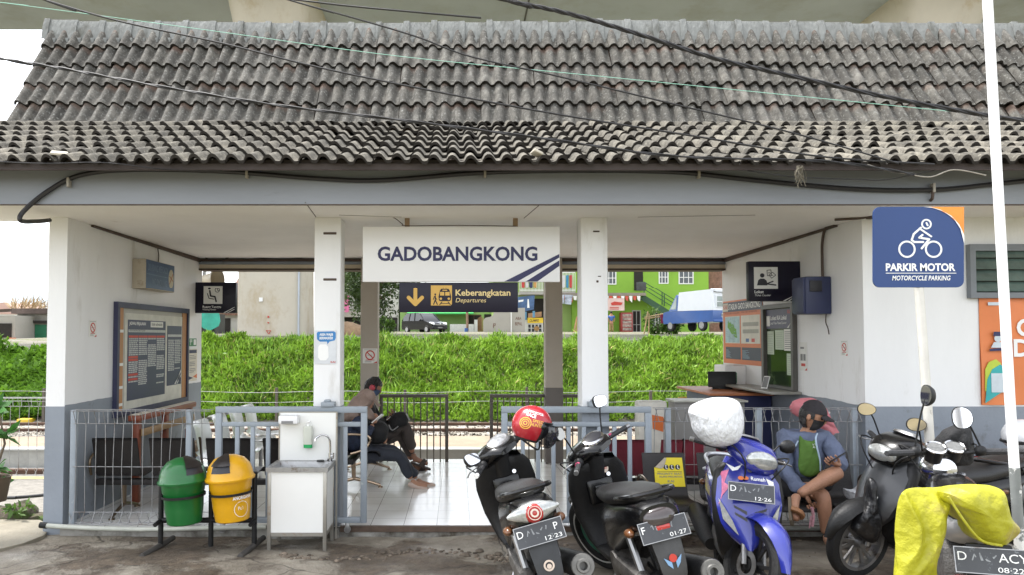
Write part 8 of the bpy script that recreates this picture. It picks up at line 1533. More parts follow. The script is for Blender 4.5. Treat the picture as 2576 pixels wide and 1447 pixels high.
sh = pillow('shirt', pm('green_shirt', (0.075, 0.16, 0.022), 0.8, 0.10, 6, 0.4, 25), t, [(2010, 1094), (2022, 1106), (2042, 1110), (2052, 1106), (2060, 1135), (2067, 1170), (2066, 1190), (2036, 1204), (2010, 1190), (2008, 1140)], -0.447, 0.034, 0.03, 8, 0.004, 10, 2, pw=0.4, dens=6, ridge=0.012)
mb = MB(); mb.tube([J(2056, 1092, -0.44), J(2052, 1106, -0.485), J(2056, 1130, -0.50), J(2063, 1160, -0.50), J(2064, 1186, -0.48)], 0.007, 6, smooth=4); mb.tube([J(1998, 1130, -0.45), J(2008, 1110, -0.455)], 0.005, 6); mb.build('jacket_piping', pm('pale_blue_piping', (0.36, 0.46, 0.56), 0.6), t)
garment('cuff', pm('green_shirt', (0, 0, 0)), t, [lw+Vector((-0.01, 0.012, 0.02)), lw+Vector((0.012, -0.01, -0.018))], [(0, 1)], [0.047, 0.043], 0.004)
mb = MB(); fq = Frame(J(2042, 1122, -0.475), (1, 0, 0), (0, 0, 1)); texts(fq, [('VT', 0, 0, 0.016, dict(width=0.03)), ('AL', 0.003, -0.02, 0.016, dict(width=0.026))], white_ink, sh, 0.012)
capm = pm('black_cap_cloth', (0.018, 0.015, 0.018), 0.8, 0.2, 12, 0.3, 80)
cp = cap_shell(hd, hf, 1.0, lambda la, az: la > 16 and not (abs(az) > 150 and la < 34), 1.16).build('cap', capm, t, ang=70)
f, r, u = hf; mb = MB(); rows = []
for j in range(5):
    k = j/4; rows.append([hd+f*(0.085+0.085*k*math.cos(a*0.9))+r*(0.085*math.sin(a))*(1-0.15*k)+u*(0.040-0.03*k-0.02*math.sin(a)**2*(1-k)) for a in [R(-75+150*i/12) for i in range(13)]])
mb.rings(rows, closed=False); mb.rings([[p+u*-0.006 for p in q] for q in rows], closed=False); mb.build('brim', capm, cp); mb = MB(); mb.ball(hd+u*0.132, 0.008, 8, 6); mb.build('button', capm, cp)
me = text_mesh('FILA', 0.016, width=0.040, bold=0.03, align='CENTER'); me.transform(Frame(hd+f*0.117+u*0.062, -r, (u-f*0.35)).M()); link('lettering', me, white_ink, cp)
cap_shell(hd, hf, 1.0, lambda la, az: abs(az) > 72 and -62 < la < 30 and not (abs(az) < 105 and la < -5), 1.10, 1.0).build('hair', hair_m, t, ang=80)
cap_shell(hd, hf, 1.0, lambda la, az: abs(az) < 62 and -66 < la < -3-abs(az)*0.12, 1.12).build('mask', pm('black_mask', (0.015, 0.015, 0.016), 0.7, 0.2, 20), t, ang=80)
mb = MB()
for s in (-1, 1): mb.tube([hd+r*s*0.068+f*0.045-u*0.03, hd+r*s*0.082-u*0.002-f*0.004], 0.0022, 5)
mb.build('mask_strap', black_ink, t)
mb = MB()
for s in (-1, 1): mb.ball(hd+r*s*0.030+f*0.082-u*0.002, (0.012, 0.008, 0.006), 8, 6, Matrix((r, f, u)).transposed())
mb.build('eyes', pm('dark_eyes', (0.03, 0.02, 0.016), 0.2), t)
def sandal(parent, a, d, n, L, w_, mat, strap, name='sandal'):
    d = Vector(d).normalized(); n = (Vector(n)-d*Vector(n).dot(d)).normalized(); fr = Frame(a, d, n.cross(d)); mb = MB(); fr.poly(mb, [(L*x, w_*y) for x, y in ((-0.5, 0), (-0.45, 0.32), (-0.2, 0.36), (0.2, 0.5), (0.42, 0.4), (0.5, 0), (0.42, -0.4), (0.2, -0.5), (-0.2, -0.36), (-0.45, -0.32))], -0.022, 0); s = mb.build(name, mat, parent)
    mb = MB(); mb.tube([fr.p(L*0.02, w_*0.5, 0), fr.p(L*0.08, w_*0.3, 0.05), fr.p(L*0.1, 0, 0.065), fr.p(L*0.08, -w_*0.3, 0.05), fr.p(L*0.02, -w_*0.5, 0)], 0.022, 8, smooth=3, flat=1.6); mb.build('strap', strap, s); return s
tanl = pm('tan_leather', (0.36, 0.17, 0.075), 0.6, 0.15, 8)
sandal(t, foot+Vector((-0.055, -0.085, -0.075)), (-0.25, -0.65, -0.7), (0.80, -0.35, 0.25), 0.25, 0.10, pm('sandal_sole', (0.14, 0.115, 0.08), 0.8), tanl)
mb = MB(); p = J(2030, 1255, -0.66); mb.tube([J(2042, 1278, -0.70), J(2046, 1300, -0.69), J(2043, 1326, -0.69)], 0.012, 8, smooth=3); mb.tube([J(2040, 1300, -0.70), J(2036, 1330, -0.69)], 0.006, 6); tt = thing('phone_strap', 'braided pink phone strap dangling from the seated person\'s hand', 'strap', J(2043, 1300, -0.69)); mb.build('cord', pm('pink_braid', (0.55, 0.28, 0.32), 0.8, 0.3, 60), tt)
def phone(name, label, c, d, n, mat, w_=0.075, h_=0.155):
    t = thing(name, label, 'phone', c); fr = Frame(c, Vector(n).cross(Vector(d)).normalized() if False else Vector(d).cross(Vector(n)), d); mb = MB(); mb.box((-w_/2, -h_/2, -0.005), (w_/2, h_/2, 0.005), 0.004, fr.M()); mb.build('case', mat, t); mb = MB(); mb.box((-w_/2+0.004, -h_/2+0.006, 0.0052), (w_/2-0.004, h_/2-0.006, 0.0058), 0, fr.M()); mb.build('screen', pm('phone_screen', (0.05, 0.055, 0.065), 0.1), t, smooth=False)
phone('smartphone', 'black smartphone in the left hand of the person wearing a cap', J(2108, 1152, -0.72), (0.80, 0.1, 0.42), (-0.35, 0.45, 0.85), black_gloss)
# --- woman in a headscarf
t = thing('person', 'person in a dusty pink headscarf leaning over a phone on the chrome bench', 'person', J(905, 1150, 1.75)); Y = 1.75
hip, wst, chs, nk, hd = J(898, 1140, Y), J(890, 1105, Y), J(892, 1060, Y), J(902, 1030, Y-0.02), J(920, 1008, Y-0.02); sh1, el1, wr1 = J(898, 1058, Y-0.17), J(926, 1098, Y-0.22), J(938, 1068, Y-0.12); sh2, el2, wr2 = J(900, 1056, Y+0.15), J(940, 1085, Y+0.16), J(966, 1086, Y+0.02)
k1, a1, k2, a2 = J(1004, 1146, Y-0.09), J(1034, 1208, Y-0.06), J(992, 1134, Y+0.10), J(1048, 1206, Y+0.10)
body = MB(); add_mesh(body, skin([hip, wst, chs, nk, hd, sh1, el1, wr1, sh2, el2, wr2], [(0, 1), (1, 2), (2, 3), (3, 4), (2, 5), (5, 6), (6, 7), (2, 8), (8, 9), (9, 10)], [0.13, 0.11, 0.11, 0.05, 0.05, 0.05, 0.036, 0.026, 0.05, 0.036, 0.026])); chain(body, [hip+Vector((0.04, -0.08, 0)), k1, a1], [0.08, 0.052, 0.034]); chain(body, [hip+Vector((0.04, 0.08, 0)), k2, a2], [0.08, 0.052, 0.034])
hm, hf = head_mesh(hd, (0.78, -0.05, -0.62), (0.6, 0, 0.8), 0.95); body.add(hm.v, hm.f); hand(body, wr1, (0.5, 0.1, 0.75), (0.7, -0.6, -0.3), 55, 0.95, 1); hand(body, wr2, (0.25, -0.3, -0.9), (0.9, -0.3, 0.2), 25, 0.95, 1)
for a_ in (a1, a2): chain(body, [a_, a_+Vector((0.04, -0.01, -0.045)), a_+Vector((0.19, -0.02, -0.075))], [0.034, 0.036, 0.026])
body.build('body', skin_m, t, ang=80)
garment('blouse', pm('navy_print_blouse', (0.02, 0.028, 0.055), 0.8, 0.5, 22, spots=(0.22, 0.24, 0.3), spot_scale=24, spot_lo=0.64, spot_hi=0.68), t, [hip, wst, chs, nk, sh1, el1, wr1+Vector((-0.01, 0, -0.03)), sh2, el2, wr2+Vector((-0.02, 0, 0.02))], [(0, 1), (1, 2), (2, 3), (2, 4), (4, 5), (5, 6), (2, 7), (7, 8), (8, 9)], [0.155, 0.14, 0.135, 0.07, 0.07, 0.056, 0.042, 0.07, 0.056, 0.042])
tr = pm('dark_navy_trousers', (0.026, 0.030, 0.042), 0.8, 0.15, 10, 0.3, 40)
garment('trousers', tr, t, [hip+Vector((0, 0, -0.03)), hip+Vector((0.10, -0.09, 0)), k1, k1.lerp(a1, 0.55), a1+Vector((0, 0, 0.02)), hip+Vector((0.10, 0.09, 0)), k2, k2.lerp(a2, 0.55), a2+Vector((0, 0, 0.02))], [(0, 1), (1, 2), (2, 3), (3, 4), (0, 5), (5, 6), (6, 7), (7, 8)], [0.14, 0.10, 0.072, 0.062, 0.052, 0.10, 0.072, 0.062, 0.052])
scarf = pm('dusty_pink_scarf', (0.275, 0.20, 0.165), 0.8, 0.10, 7, 0.3, 40); sc_ = cap_shell(hd, hf, 0.98, lambda la, az: abs(az) > 38 or la > 42 or la < -60, 1.15).build('headscarf', scarf, t, ang=80)
pillow('scarf_drape', scarf, sc_, [(905, 992), (918, 986), (932, 998), (940, 1012), (932, 1022), (938, 1038), (950, 1056), (940, 1062), (926, 1040), (915, 1045), (905, 1062), (864, 1064), (866, 1040), (876, 1014), (890, 998)], Y-0.02, 0.20, 0.17, 7, 0.020, 11, 4, ctr=(902, 1028))
mb = MB(); rows = [[hd+hf[0]*(0.07+0.10*k)+hf[1]*(0.08*math.sin(a))*(1-0.3*k)+hf[2]*(0.055-0.02*k+0.02*math.cos(a)) for a in [R(-80+160*i/10) for i in range(11)]] for k in (0, 0.5, 1)]; mb.rings(rows, closed=False); mb.rings([[p+hf[2]*0.006 for p in q] for q in rows], closed=False); mb.build('scarf_brim', scarf, sc_)
shoe = pm('cream_shoe', (0.52, 0.40, 0.34), 0.5, 0.06)
for a_ in (a1, a2): mb = MB(); b = a_+Vector((0.09, -0.012, -0.075)); mb.loft([(-0.125, 0, 0, 0.018, 0.020), (-0.09, 0, 0.006, 0.035, 0.034), (0.0, 0, -0.006, 0.036, 0.024), (0.09, 0, -0.004, 0.042, 0.026), (0.125, 0, -0.012, 0.020, 0.014)], 'y', 16, 2.6, Matrix.Translation(b) @ Matrix.Rotation(R(-92), 4, 'Z') @ Matrix.Rotation(R(-12 if a_ is a1 else 8), 4, 'X')); mb.build('shoe', shoe, t)
tt = thing('black_handbag', 'black bag on the lap of the person in the headscarf', 'bag', J(948, 1100, Y)); pillow('bag', pm('black_cloth', (0, 0, 0)), tt, [(925, 1064), (946, 1058), (968, 1062), (980, 1080), (972, 1112), (950, 1120), (926, 1116), (922, 1090)], Y+0.0, 0.13, 0.13, 6, 0.015, 9, 5)
phone('smartphone', 'white smartphone held up by the person in the headscarf', J(950, 1055, Y-0.12), (0.75, 0, 0.62), (-0.6, 0.3, 0.7), white_ink)
# --- man with headphones
t = thing('person', 'person with red headphones and blue mask sitting with crossed legs by the rear pillar', 'person', J(925, 1115, 2.75)); Y = 2.75
hip, chs, nk, hd = J(918, 1112, Y), J(922, 1035, Y), J(930, 1005, Y), J(940, 976, Y-0.02); sh1, el1, wr1 = J(926, 1024, Y-0.16), J(948, 1072, Y-0.17), J(972, 1060, Y-0.05); sh2, el2, wr2 = J(928, 1024, Y+0.16), J(960, 1070, Y+0.14), J(978, 1052, Y+0.02)
k1, a1, k2, a2 = J(1020, 1068, Y-0.05), J(1038, 1142, Y-0.02), J(1008, 1096, Y+0.10), J(1036, 1160, Y+0.08)
body = MB(); add_mesh(body, skin([hip, chs, nk, hd, sh1, el1, wr1, sh2, el2, wr2], [(0, 1), (1, 2), (2, 3), (1, 4), (4, 5), (5, 6), (1, 7), (7, 8), (8, 9)], [0.12, 0.12, 0.055, 0.055, 0.055, 0.04, 0.028, 0.055, 0.04, 0.028])); chain(body, [hip, k1, a1], [0.085, 0.058, 0.036]); chain(body, [hip, k2, a2], [0.085, 0.058, 0.036])
hm, hf = head_mesh(hd, (0.90, -0.10, -0.40), (0.35, 0, 0.9)); body.add(hm.v, hm.f); hand(body, wr1, (0.5, 0.3, 0.6), (0.6, -0.7, -0.3), 50, 1, 1); hand(body, wr2, (0.5, -0.2, 0.6), (0.6, 0.6, -0.3), 50, 1, -1)
for a_ in (a1, a2): chain(body, [a_, a_+Vector((0.03, -0.01, -0.07)), a_+Vector((0.20, -0.03, -0.13))], [0.036, 0.04, 0.028])
body.build('body', skin_d, t, ang=80)
garment('jacket', pm('black_cloth', (0, 0, 0)), t, [hip, hip.lerp(chs, 0.5), chs, nk, sh1, el1, wr1, sh2, el2, wr2], [(0, 1), (1, 2), (2, 3), (2, 4), (4, 5), (5, 6), (2, 7), (7, 8), (8, 9)], [0.15, 0.15, 0.15, 0.08, 0.08, 0.062, 0.045, 0.08, 0.062, 0.045])
garment('trousers', pm('brown_grey_trousers', (0.062, 0.050, 0.045), 0.85, 0.15, 9, 0.3, 40), t, [hip, hip.lerp(k1, 0.5), k1, k1.lerp(a1, 0.5), a1+Vector((0, 0, 0.04)), hip.lerp(k2, 0.5), k2, a2+Vector((0, 0, 0.05))], [(0, 1), (1, 2), (2, 3), (3, 4), (0, 5), (5, 6), (6, 7)], [0.14, 0.105, 0.085, 0.075, 0.066, 0.10, 0.08, 0.065])
cap_shell(hd, hf, 1.0, lambda la, az: (la > 22 if abs(az) < 55 else la > -8) or (abs(az) > 105 and la > -45), 1.16, 2.0).build('hair', hair_m, t, ang=80)
cap_shell(hd, hf, 1.0, lambda la, az: abs(az) < 68 and -66 < la < -4, 1.10).build('mask', pm('blue_mask', (0.05, 0.085, 0.16), 0.75, 0.1), t, ang=80)
mb = MB(); f, r, u = hf; mb.tube([hd+(r*math.cos(a)*0.098+u*math.sin(a)*0.145) for a in [R(180*i/12) for i in range(13)]], 0.010, 8); tt = thing('headphones', 'red and black headphones on the head by the rear pillar', 'headphones', hd); mb.build('band', black_matt, tt)
for s in (-1, 1): mb = MB(); mb.lathe([(0, -0.018), (0.036, -0.016), (0.040, 0), (0.030, 0.022), (0, 0.024)], hd+r*s*0.092, r*s, 16); mb.build('ear_cup', pm('headphone_red', (0.42, 0.02, 0.04), 0.4), tt)
for a_ in (a1, a2): sandal(t, a_+Vector((0.11, -0.02, -0.145)), (0.9, -0.12, -0.32), (0.3, 0, 0.95), 0.27, 0.10, pm('dark_sole', (0.05, 0.035, 0.03), 0.7), pm('dark_sole', (0, 0, 0)))
tt = thing('backpack', 'black backpack with grey straps on the lap of the person with headphones', 'backpack', J(1000, 1062, Y)); pillow('pack', pm('black_cloth', (0, 0, 0)), tt, [(974, 1066), (985, 1044), (1004, 1036), (1022, 1038), (1030, 1052), (1026, 1070), (1004, 1080), (985, 1092), (972, 1086)], Y-0.1, 0.13, 0.12, 6, 0.015, 9, 8); mb = MB(); mb.tube([J(978, 1070, Y-0.24), J(986, 1084, Y-0.25), J(1002, 1074, Y-0.25)], 0.008, 6, smooth=3); mb.tube([J(1022, 1042, Y-0.2), J(1030, 1058, Y-0.18)], 0.010, 6); mb.build('strap', pm('grey_strap', (0.3, 0.3, 0.3), 0.7), tt)
phone('smartphone', 'smartphone in the hands of the person with headphones', J(984, 1047, Y-0.03), (0.75, 0, 0.6), (-0.6, -0.2, 0.75), white_ink)
# --- far passer-by at the shop
t = thing('person', 'person in a blue shirt standing with their back to the camera outside the far shop', 'person', at(1538, 838, 55)); b = at(1538, 838, 55); V = lambda x, z: b+Vector((x, 0, z)); body = MB()
add_mesh(body, skin([V(0, 0.9), V(0, 1.15), V(0, 1.38), V(0, 1.5), V(0, 1.64), V(-0.2, 1.36), V(-0.27, 1.1), V(-0.22, 0.88), V(0.2, 1.36), V(0.27, 1.1), V(0.22, 0.88), V(-0.1, 0.5), V(-0.1, 0.05), V(0.1, 0.5), V(0.1, 0.05)], [(0, 1), (1, 2), (2, 3), (3, 4), (2, 5), (5, 6), (6, 7), (2, 8), (8, 9), (9, 10), (0, 11), (11, 12), (0, 13), (13, 14)], [0.14, 0.14, 0.15, 0.06, 0.10, 0.06, 0.05, 0.04, 0.06, 0.05, 0.04, 0.08, 0.05, 0.08, 0.05])); body.build('body', skin_m, t)
garment('shirt', pm('blue_shirt', (0.05, 0.12, 0.36), 0.8, 0.1), t, [V(0, 0.88), V(0, 1.15), V(0, 1.38), V(-0.2, 1.36), V(-0.25, 1.18), V(0.2, 1.36), V(0.25, 1.18)], [(0, 1), (1, 2), (2, 3), (3, 4), (2, 5), (5, 6)], [0.17, 0.17, 0.17, 0.09, 0.08, 0.09, 0.08]); garment('trousers', pm('khaki', (0.30, 0.20, 0.09), 0.8, 0.1), t, [V(0, 0.88), V(-0.1, 0.5), V(-0.1, 0.1), V(0.1, 0.5), V(0.1, 0.1)], [(0, 1), (1, 2), (0, 3), (3, 4)], [0.16, 0.10, 0.08, 0.10, 0.08]); mb = MB(); mb.ball(V(0, 1.68), (0.10, 0.11, 0.11), 10, 8); mb.build('hair', hair_m, t)
# ---------------------------------------------------------------- parking sign and poles
Y = -1.72; f = FF(Y); t = thing('parking_sign', 'blue and orange PARKIR MOTOR parking sign on a leaning white pole', 'sign', onz(2345, 1447, 0.0))
pk_b = pm('sign_blue', (0.012, 0.044, 0.165), 0.45, 0.04, 2); mb = MB(); p0, p1, p2 = at(2311, 716, Y+0.03), at(2330, 980, Y+0.02), at(2348, 1250, Y); mb.tube([p0, p1, p2, p2+(p2-p1)*0.9], 0.029, 12); mb.build('pole', pm('chipped_white_paint', (0.62, 0.60, 0.55), 0.55, 0.1, 6, spots=(0.30, 0.27, 0.22), spot_scale=9, spot_lo=0.6, spot_hi=0.66), t)
def rr_(x0, y0, x1, y1, r_, crn): 
    P = []
    for (cx, cy, a0, on) in ((x0+r_, y0+r_, 180, crn[0]), (x1-r_, y0+r_, 270, crn[1]), (x1-r_, y1-r_, 0, crn[2]), (x0+r_, y1-r_, 90, crn[3])):
        if on: P += [(cx+r_*math.cos(R(a0+90*i/6)), cy+r_*math.sin(R(a0+90*i/6))) for i in range(7)]
        else: P.append((x0 if cx < (x0+x1)/2 else x1, y0 if cy < (y0+y1)/2 else y1))
    return P
mb = MB(); polyp(f, mb, rr_(2197, 519, 2425, 722, 18, (1, 0, 1, 1)), -0.012, 0.0); mb.build('panel', pk_b, t, smooth=False)
mb = MB(); polyp(f, mb, [(2335, 519.5), (2424.5, 519.5), (2424.5, 592), (2420, 580), (2408, 560), (2385, 539), (2360, 526)], 0.001, 0.003); mb.build('orange_corner', pm('sign_orange', (0.78, 0.25, 0.02), 0.4), t, smooth=False)
mb = MB(); a = [(2323, 520), (2345, 522), (2372, 531), (2398, 549), (2415, 575), (2424.5, 612), (2424.5, 590), (2412, 564), (2392, 542), (2365, 527), (2340, 519.8)]; polyp(f, mb, a, 0.0035, 0.005); mb.build('white_arc', white_ink, t, smooth=False)
mb = MB()
for x in (2281, 2348): u, v = f.q(x, 626); k = f.q(1, 0)[0]-f.q(0, 0)[0]; f.ring(mb, u, v, 17*k, 21.5*k, 0.001, 0.003, 32)
u, v = f.q(2330, 563); f.ring(mb, u, v, 9*k, 13*k, 0.001, 0.003, 28); strokep(f, mb, [(2330, 560), (2333, 566)], 4.5, 0.001, 0.003)
strokep(f, mb, [(2316, 572), (2298, 588), (2293, 603), (2300, 608), (2322, 608)], 5, 0.001, 0.0031); strokep(f, mb, [(2313, 574), (2342, 594)], 4.5, 0.001, 0.0032); strokep(f, mb, [(2320, 590), (2312, 597), (2337, 601), (2318, 624)], 5, 0.001, 0.0033)
mb.build('rider_pictogram', white_ink, t, smooth=False)
textp(f, 'PARKIR MOTOR', 2228, 680, 2403, 18, white_ink, t, 0.002, bold=0.035); textp(f, 'MOTORCYCLE PARKING', 2244, 704, 2391, 11.5, white_ink, t, 0.002, bold=0.02, shear=0.2); mb = MB(); slabp(f, mb, 2228, 685.5, 2405, 687, 0.001, 0.003); mb.build('rule', white_ink, t, smooth=False)
Y = -2.75; t = thing('white_pole', 'tall white pole with peeling grey paint near the base at the right edge', 'pole', onz(2566, 1447, 0)); mb = MB(); a, b = at(2482, -40, Y), at(2540, 1000, Y); c = at(2562, 1330, Y); mb.tube([a, b, c], 0.0245, 14); o = mb.build('shaft', pm('bright_white_paint', (0.85, 0.85, 0.85), 0.4, 0.03, 3), t)
mb = MB(); d = (c-b).normalized(); mb.tube([c-d*0.32, c+d*0.5], 0.0255, 14); mb.build('peeled_base', pm('peeling_paint', (0.20, 0.21, 0.20), 0.7, 0.2, 6, spots=(0.75, 0.74, 0.70), spot_scale=7, spot_lo=0.55, spot_hi=0.58), t)
# ---------------------------------------------------------------- cables
ck = pm('black_cable', (0.016, 0.015, 0.016), 0.5, 0.2, 9)
def cable(name, label, pts, r, mat=ck, twist=0, cat='cable'):
    Q = [at(x, y, Y) for x, y, Y in pts]; out_ = lambda q: q[0] < 0 or q[0] > PW or q[1] < 0
    if out_(pts[0]): Q.insert(0, Q[0]+(Q[0]-Q[1]).normalized()*5)
    if out_(pts[-1]): Q.append(Q[-1]+(Q[-1]-Q[-2]).normalized()*5)
    P = catmull(Q, 10); t = thing(name, label, cat, P[len(P)//2])
    if not twist: mb = MB(); mb.tube(P, r, 7); mb.build('strand', mat, t)
    else:
        for k in range(twist):
            mb = MB(); mb.tube([p+Vector((0, math.cos(i*0.9+k*6.283/twist), math.sin(i*0.9+k*6.283/twist)))*r*1.0 for i, p in enumerate(P)], r, 6); mb.build('strand', mat, t)
    return t
cable('overhead_cable', 'thick twisted black cable sweeping across the right half of the roof', [(1180, -25, -1.7), (1285, 2, -1.7), (1430, 33, -1.7), (1600, 83, -1.7), (1800, 146, -1.7), (2000, 192, -1.7), (2250, 247, -1.7), (2500, 292, -1.7), (2700, 318, -1.7)], 0.0085, twist=3)
cable('overhead_cable', 'thin black cable falling from the top left corner to the middle of the roof', [(60, -20, -1.5), (117, 0, -1.5), (300, 52, -1.5), (560, 108, -1.5), (800, 168, -1.5), (1100, 230, -1.5), (1400, 286, -1.5), (1750, 342, -1.5), (2060, 392, -1.3), (2350, 412, -1.15)], 0.007)
cable('overhead_cable', 'lowest twisted cable running from the left edge across the eave', [(-60, 135, -1.5), (0, 146, -1.5), (160, 172, -1.5), (400, 216, -1.5), (700, 264, -1.5), (1000, 300, -1.5), (1350, 345, -1.5), (1700, 392, -1.4), (2080, 405, -1.3), (2300, 438, -1.1)], 0.0062, twist=2)
cable('overhead_cable', 'thin cable dipping from the top centre towards the lower right eave', [(690, -12, -1.5), (780, 14, -1.5), (900, 47, -1.5), (1050, 92, -1.5), (1180, 140, -1.5), (1400, 190, -1.5), (1700, 262, -1.5), (2000, 335, -1.4), (2260, 410, -1.2)], 0.006)
cable('overhead_cable', 'short black cable along the ridge near the top centre', [(690, -8, -1.2), (860, 12, -1.2), (1050, 30, -1.2), (1210, 44, -1.1)], 0.007)
cable('overhead_cable', 'pale green cord stretched above the roof tiles', [(-60, -2, -1.3), (0, 5, -1.3), (250, 38, -1.3), (560, 80, -1.3), (1000, 140, -1.3), (1500, 190, -1.3), (2000, 240, -1.3), (2400, 280, -1.2)], 0.0024, pm('pale_green_cord', (0.30, 0.58, 0.46), 0.6))
Yc = -0.775
t = cable('fascia_conduit', 'thick black conduit looping along the grey fascia beam', [(125, 553, -0.2), (90, 556, -0.5), (52, 554, -0.78), (60, 530, Yc), (120, 480, Yc), (200, 440, Yc), (330, 426, Yc), (560, 430, Yc), (800, 448, Yc), (960, 452, Yc), (1200, 434, Yc), (1450, 428, Yc), (1700, 432, Yc), (1900, 452, Yc), (2150, 474, Yc), (2350, 476, Yc), (2500, 462, Yc), (2650, 446, Yc)], 0.019)
clip = pm('clip_metal', (0.36, 0.33, 0.28), 0.5, 0.2, 9)
for px, py in ((174, 456), (622, 434), (1220, 432), (1757, 434), (2346, 470)): p = at(px, py, Yc); mb = MB(); mb.box((p.x-0.010, Yc-0.026, p.z-0.045), (p.x+0.010, Yc+0.02, p.z+0.03), 0.003); mb.build('clip', clip, t)
cable('loose_cable', 'thin loose cable drooping below the left eave', [(0, 406, -1.06), (120, 410, -1.06), (260, 408, -1.06), (420, 425, -1.0), (560, 428, -0.98)], 0.004)
cable('loose_cable', 'tangled thin cable under the right end of the eave', [(1880, 428, -1.0), (2000, 444, -1.0), (2150, 450, -1.0), (2220, 452, -1.0), (2290, 440, -1.0), (2350, 428, -1.0)], 0.004)
cable('loose_cable', 'looped thin cable beside the tangle at the right eave', [(2180, 412, -1.02), (2230, 428, -1.02), (2280, 436, -1.02), (2340, 444, -1.02), (2400, 426, -1.02), (2480, 440, -1.0)], 0.005, clip)
cable('beam_conduit', 'brown conduit running from the fascia end to the ceiling corner at right', [(2346, 470, -0.78), (2344, 500, -0.77), (2320, 508, -0.6), (2240, 520, -0.35), (2180, 545, -0.05), (2100, 552, 0.02)], 0.012, brown_trim)
cable('wall_conduit', 'dark conduit along the top of the front wall beside the parking sign', [(2180, 546, -0.02), (2300, 545, -0.02), (2430, 540, -0.02), (2700, 538, -0.02)], 0.016, brown_trim)
cable('sign_cable', 'thin brown cable along the ceiling to the name sign brackets', [(858, 545, -0.005), (930, 543, 0.0), (985, 545, 0.0), (1012, 562, 0.02), (1024, 567, 0.02), (1150, 566, 0.02), (1297, 568, 0.02)], 0.004, brown_trim)
cable('rear_cable', 'dark cable sagging along the rear beam', [(505, 642, 3.38), (545, 656, 3.38), (590, 645, 3.38), (700, 650, 3.38), (790, 646, 3.38)], 0.006)
cable('distant_wire', 'thin wire crossing the white sky at the far left', [(-40, 690, 20), (0, 676, 20), (70, 656, 20), (135, 634, 20)], 0.012, pm('far_wire', (0.2, 0.2, 0.2), 0.7))
cable('ground_cable', 'black hose lying on the ground left of the station wall', [(-80, 1256, 1.3), (20, 1254, 1.3), (70, 1251, 1.35), (130, 1245, 1.4)], 0.018)
t = thing('dry_weed', 'tuft of dry weed and string hanging from the right eave', 'weed', at(2016, 440, -1.05)); mb = MB(); rr = random.Random(4)
for k in range(26): a = at(2012+rr.uniform(-8, 8), 414+rr.uniform(0, 10), -1.05); b = at(2014+rr.uniform(-16, 16), 440+rr.uniform(-10, 34), -1.05+rr.uniform(-0.04, 0.04)); mb.tube([a, a.lerp(b, 0.5)+Vector((rr.uniform(-0.03, 0.03), 0, 0)), b], 0.0022, 4, smooth=3)
mb.build('tuft', pm('dry_straw', (0.17, 0.15, 0.11), 0.9, 0.3, 20), t)
for k, (px, py, lb) in enumerate(((150, 331, 'broken pale tile fragment lying on the left eave tiles'), (1072, 398, 'pale tile shard near the middle of the eave'), (1350, 366, 'pale chipped tile left of the roof middle'))):
    t = thing('tile_fragment', lb, 'tile fragment', at(px, py, -0.6)); Yf_ = EAVE[0]+(at(px, py, 0).z-EAVE[1])*0; P = None
    for Yt in np.arange(-1.0, 0.9, 0.02):
        q = at(px, py, float(Yt)); zs = EAVE[1]+(BRK[1]-EAVE[1])*(Yt-EAVE[0])/(BRK[0]-EAVE[0])+0.09
        if q.z >= zs and P is None: P = Vector((q.x, float(Yt), zs))
    P = P or at(px, py, -0.5); mb = MB(); M = Matrix.Translation(P) @ Matrix.Rotation(R(20+40*k), 4, 'Z') @ Matrix.Rotation(R(24), 4, 'X'); mb.box((-0.06, -0.04, -0.01), (0.06, 0.04, 0.012), 0.008, M); mb.build('fragment', pm('pale_clay', (0.5, 0.46, 0.38), 0.9, 0.2, 12), t)
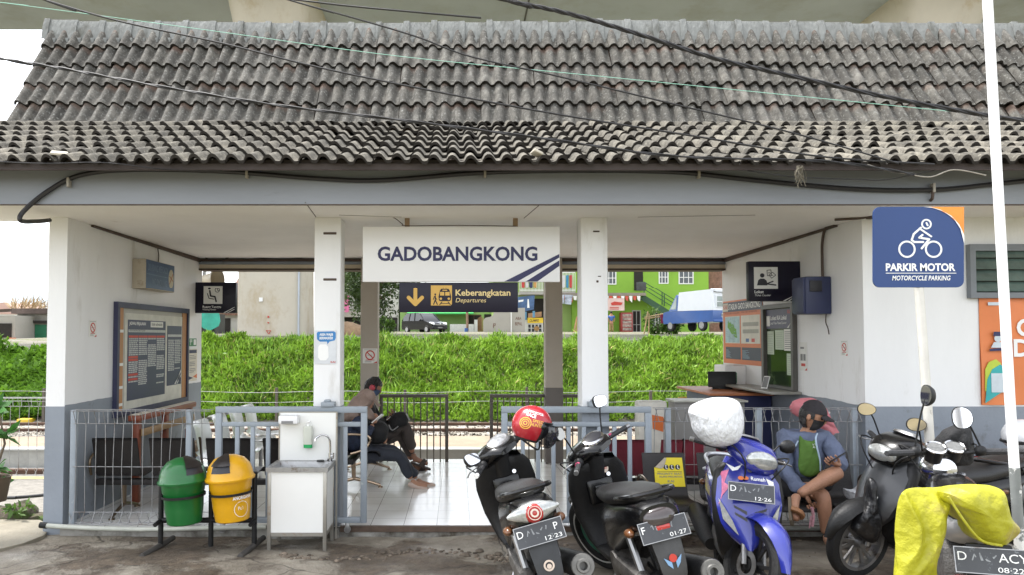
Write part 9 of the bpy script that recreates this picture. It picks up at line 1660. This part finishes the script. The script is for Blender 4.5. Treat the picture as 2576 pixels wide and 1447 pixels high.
# ---------------------------------------------------------------- plants and stones at the far left
t = thing('potted_plant', 'broad leaved plant in a brown pot at the left edge', 'plant', onz(-8, 1262, -0.2)); c = at(-12, 1262, 0.9); mb = MB(); mb.lathe([(0, 0), (0.10, 0), (0.14, 0.24), (0.15, 0.25), (0.13, 0.25), (0.12, 0.2), (0, 0.2)], c); mb.build('pot', pm('brown_pot', (0.12, 0.085, 0.06), 0.8, 0.2, 5), t)
mb = MB(); tp = at(12, 1118, 0.9); mb.tube([c+Vector((0, 0, 0.2)), c.lerp(tp, 0.5)+Vector((-0.02, 0, 0.1)), tp, at(-2, 1040, 0.9)], [0.016, 0.014, 0.012, 0.008], 7); mb.build('stem', bark, t); lv = []; dv = []; rr = random.Random(3)
for cx, cy, n_ in ((14, 1100, 16), (-6, 1034, 14), (-10, 1180, 10), (-14, 1220, 10)):
    for k in range(n_): p = at(cx+rr.uniform(-4, 4), cy+rr.uniform(-8, 8), 0.9+rr.uniform(-0.05, 0.05)); a = 6.28*k/n_; lv.append(tuple(p)); dv.append((math.cos(a), math.sin(a), rr.uniform(0.1, 0.7)))
link('leaves', leaf_mesh('leaves', np.array(lv), np.array(dv)*1.6, 0.15, wid=0.55, seed=6), grass_mat('pot_leaf', (0.015, 0.06, 0.012), (0.06, 0.20, 0.03)), t)
t = thing('mossy_rocks', 'low heap of mossy dark rocks at the left edge of the station', 'rocks', at(50, 1300, 0.6)); mb = MB()
for px, py, s_ in ((10, 1292, 0.20), (50, 1284, 0.19), (85, 1296, 0.15), (106, 1302, 0.10), (30, 1305, 0.14), (-30, 1290, 0.22), (70, 1308, 0.11)):
    p = at(px, py, 0.65+0.05*math.sin(px)); n0 = len(mb.v); mb.ball(p-Vector((0, 0, 0.06)), (s_, s_*0.8, s_*0.65), 14, 10)
    for i in range(n0, len(mb.v)): q = Vector(mb.v[i]); mb.v[i] = tuple(q+Vector((1, 1, 1))*0.05*noise.noise(q*7)+Vector((1, -1, 0.5))*0.03*noise.noise(q*17))
mb.build('stones', pm('mossy_stone', (0.085, 0.070, 0.050), 0.95, 0.4, 9, 0.8, 25, spots=(0.07, 0.11, 0.025), spot_scale=6, spot_lo=0.5, spot_hi=0.62), t, ang=50)
p = crown_points(60, tuple(at(48, 1276, 0.5)), (0.10, 0.08, 0.06), 5, 3); o = link('rock_weed', leaf_mesh('rock_weed', p[0], p[1], 0.07, seed=3), mid_leaf); tag(o, 'small green weed growing over the mossy rocks', 'plant')
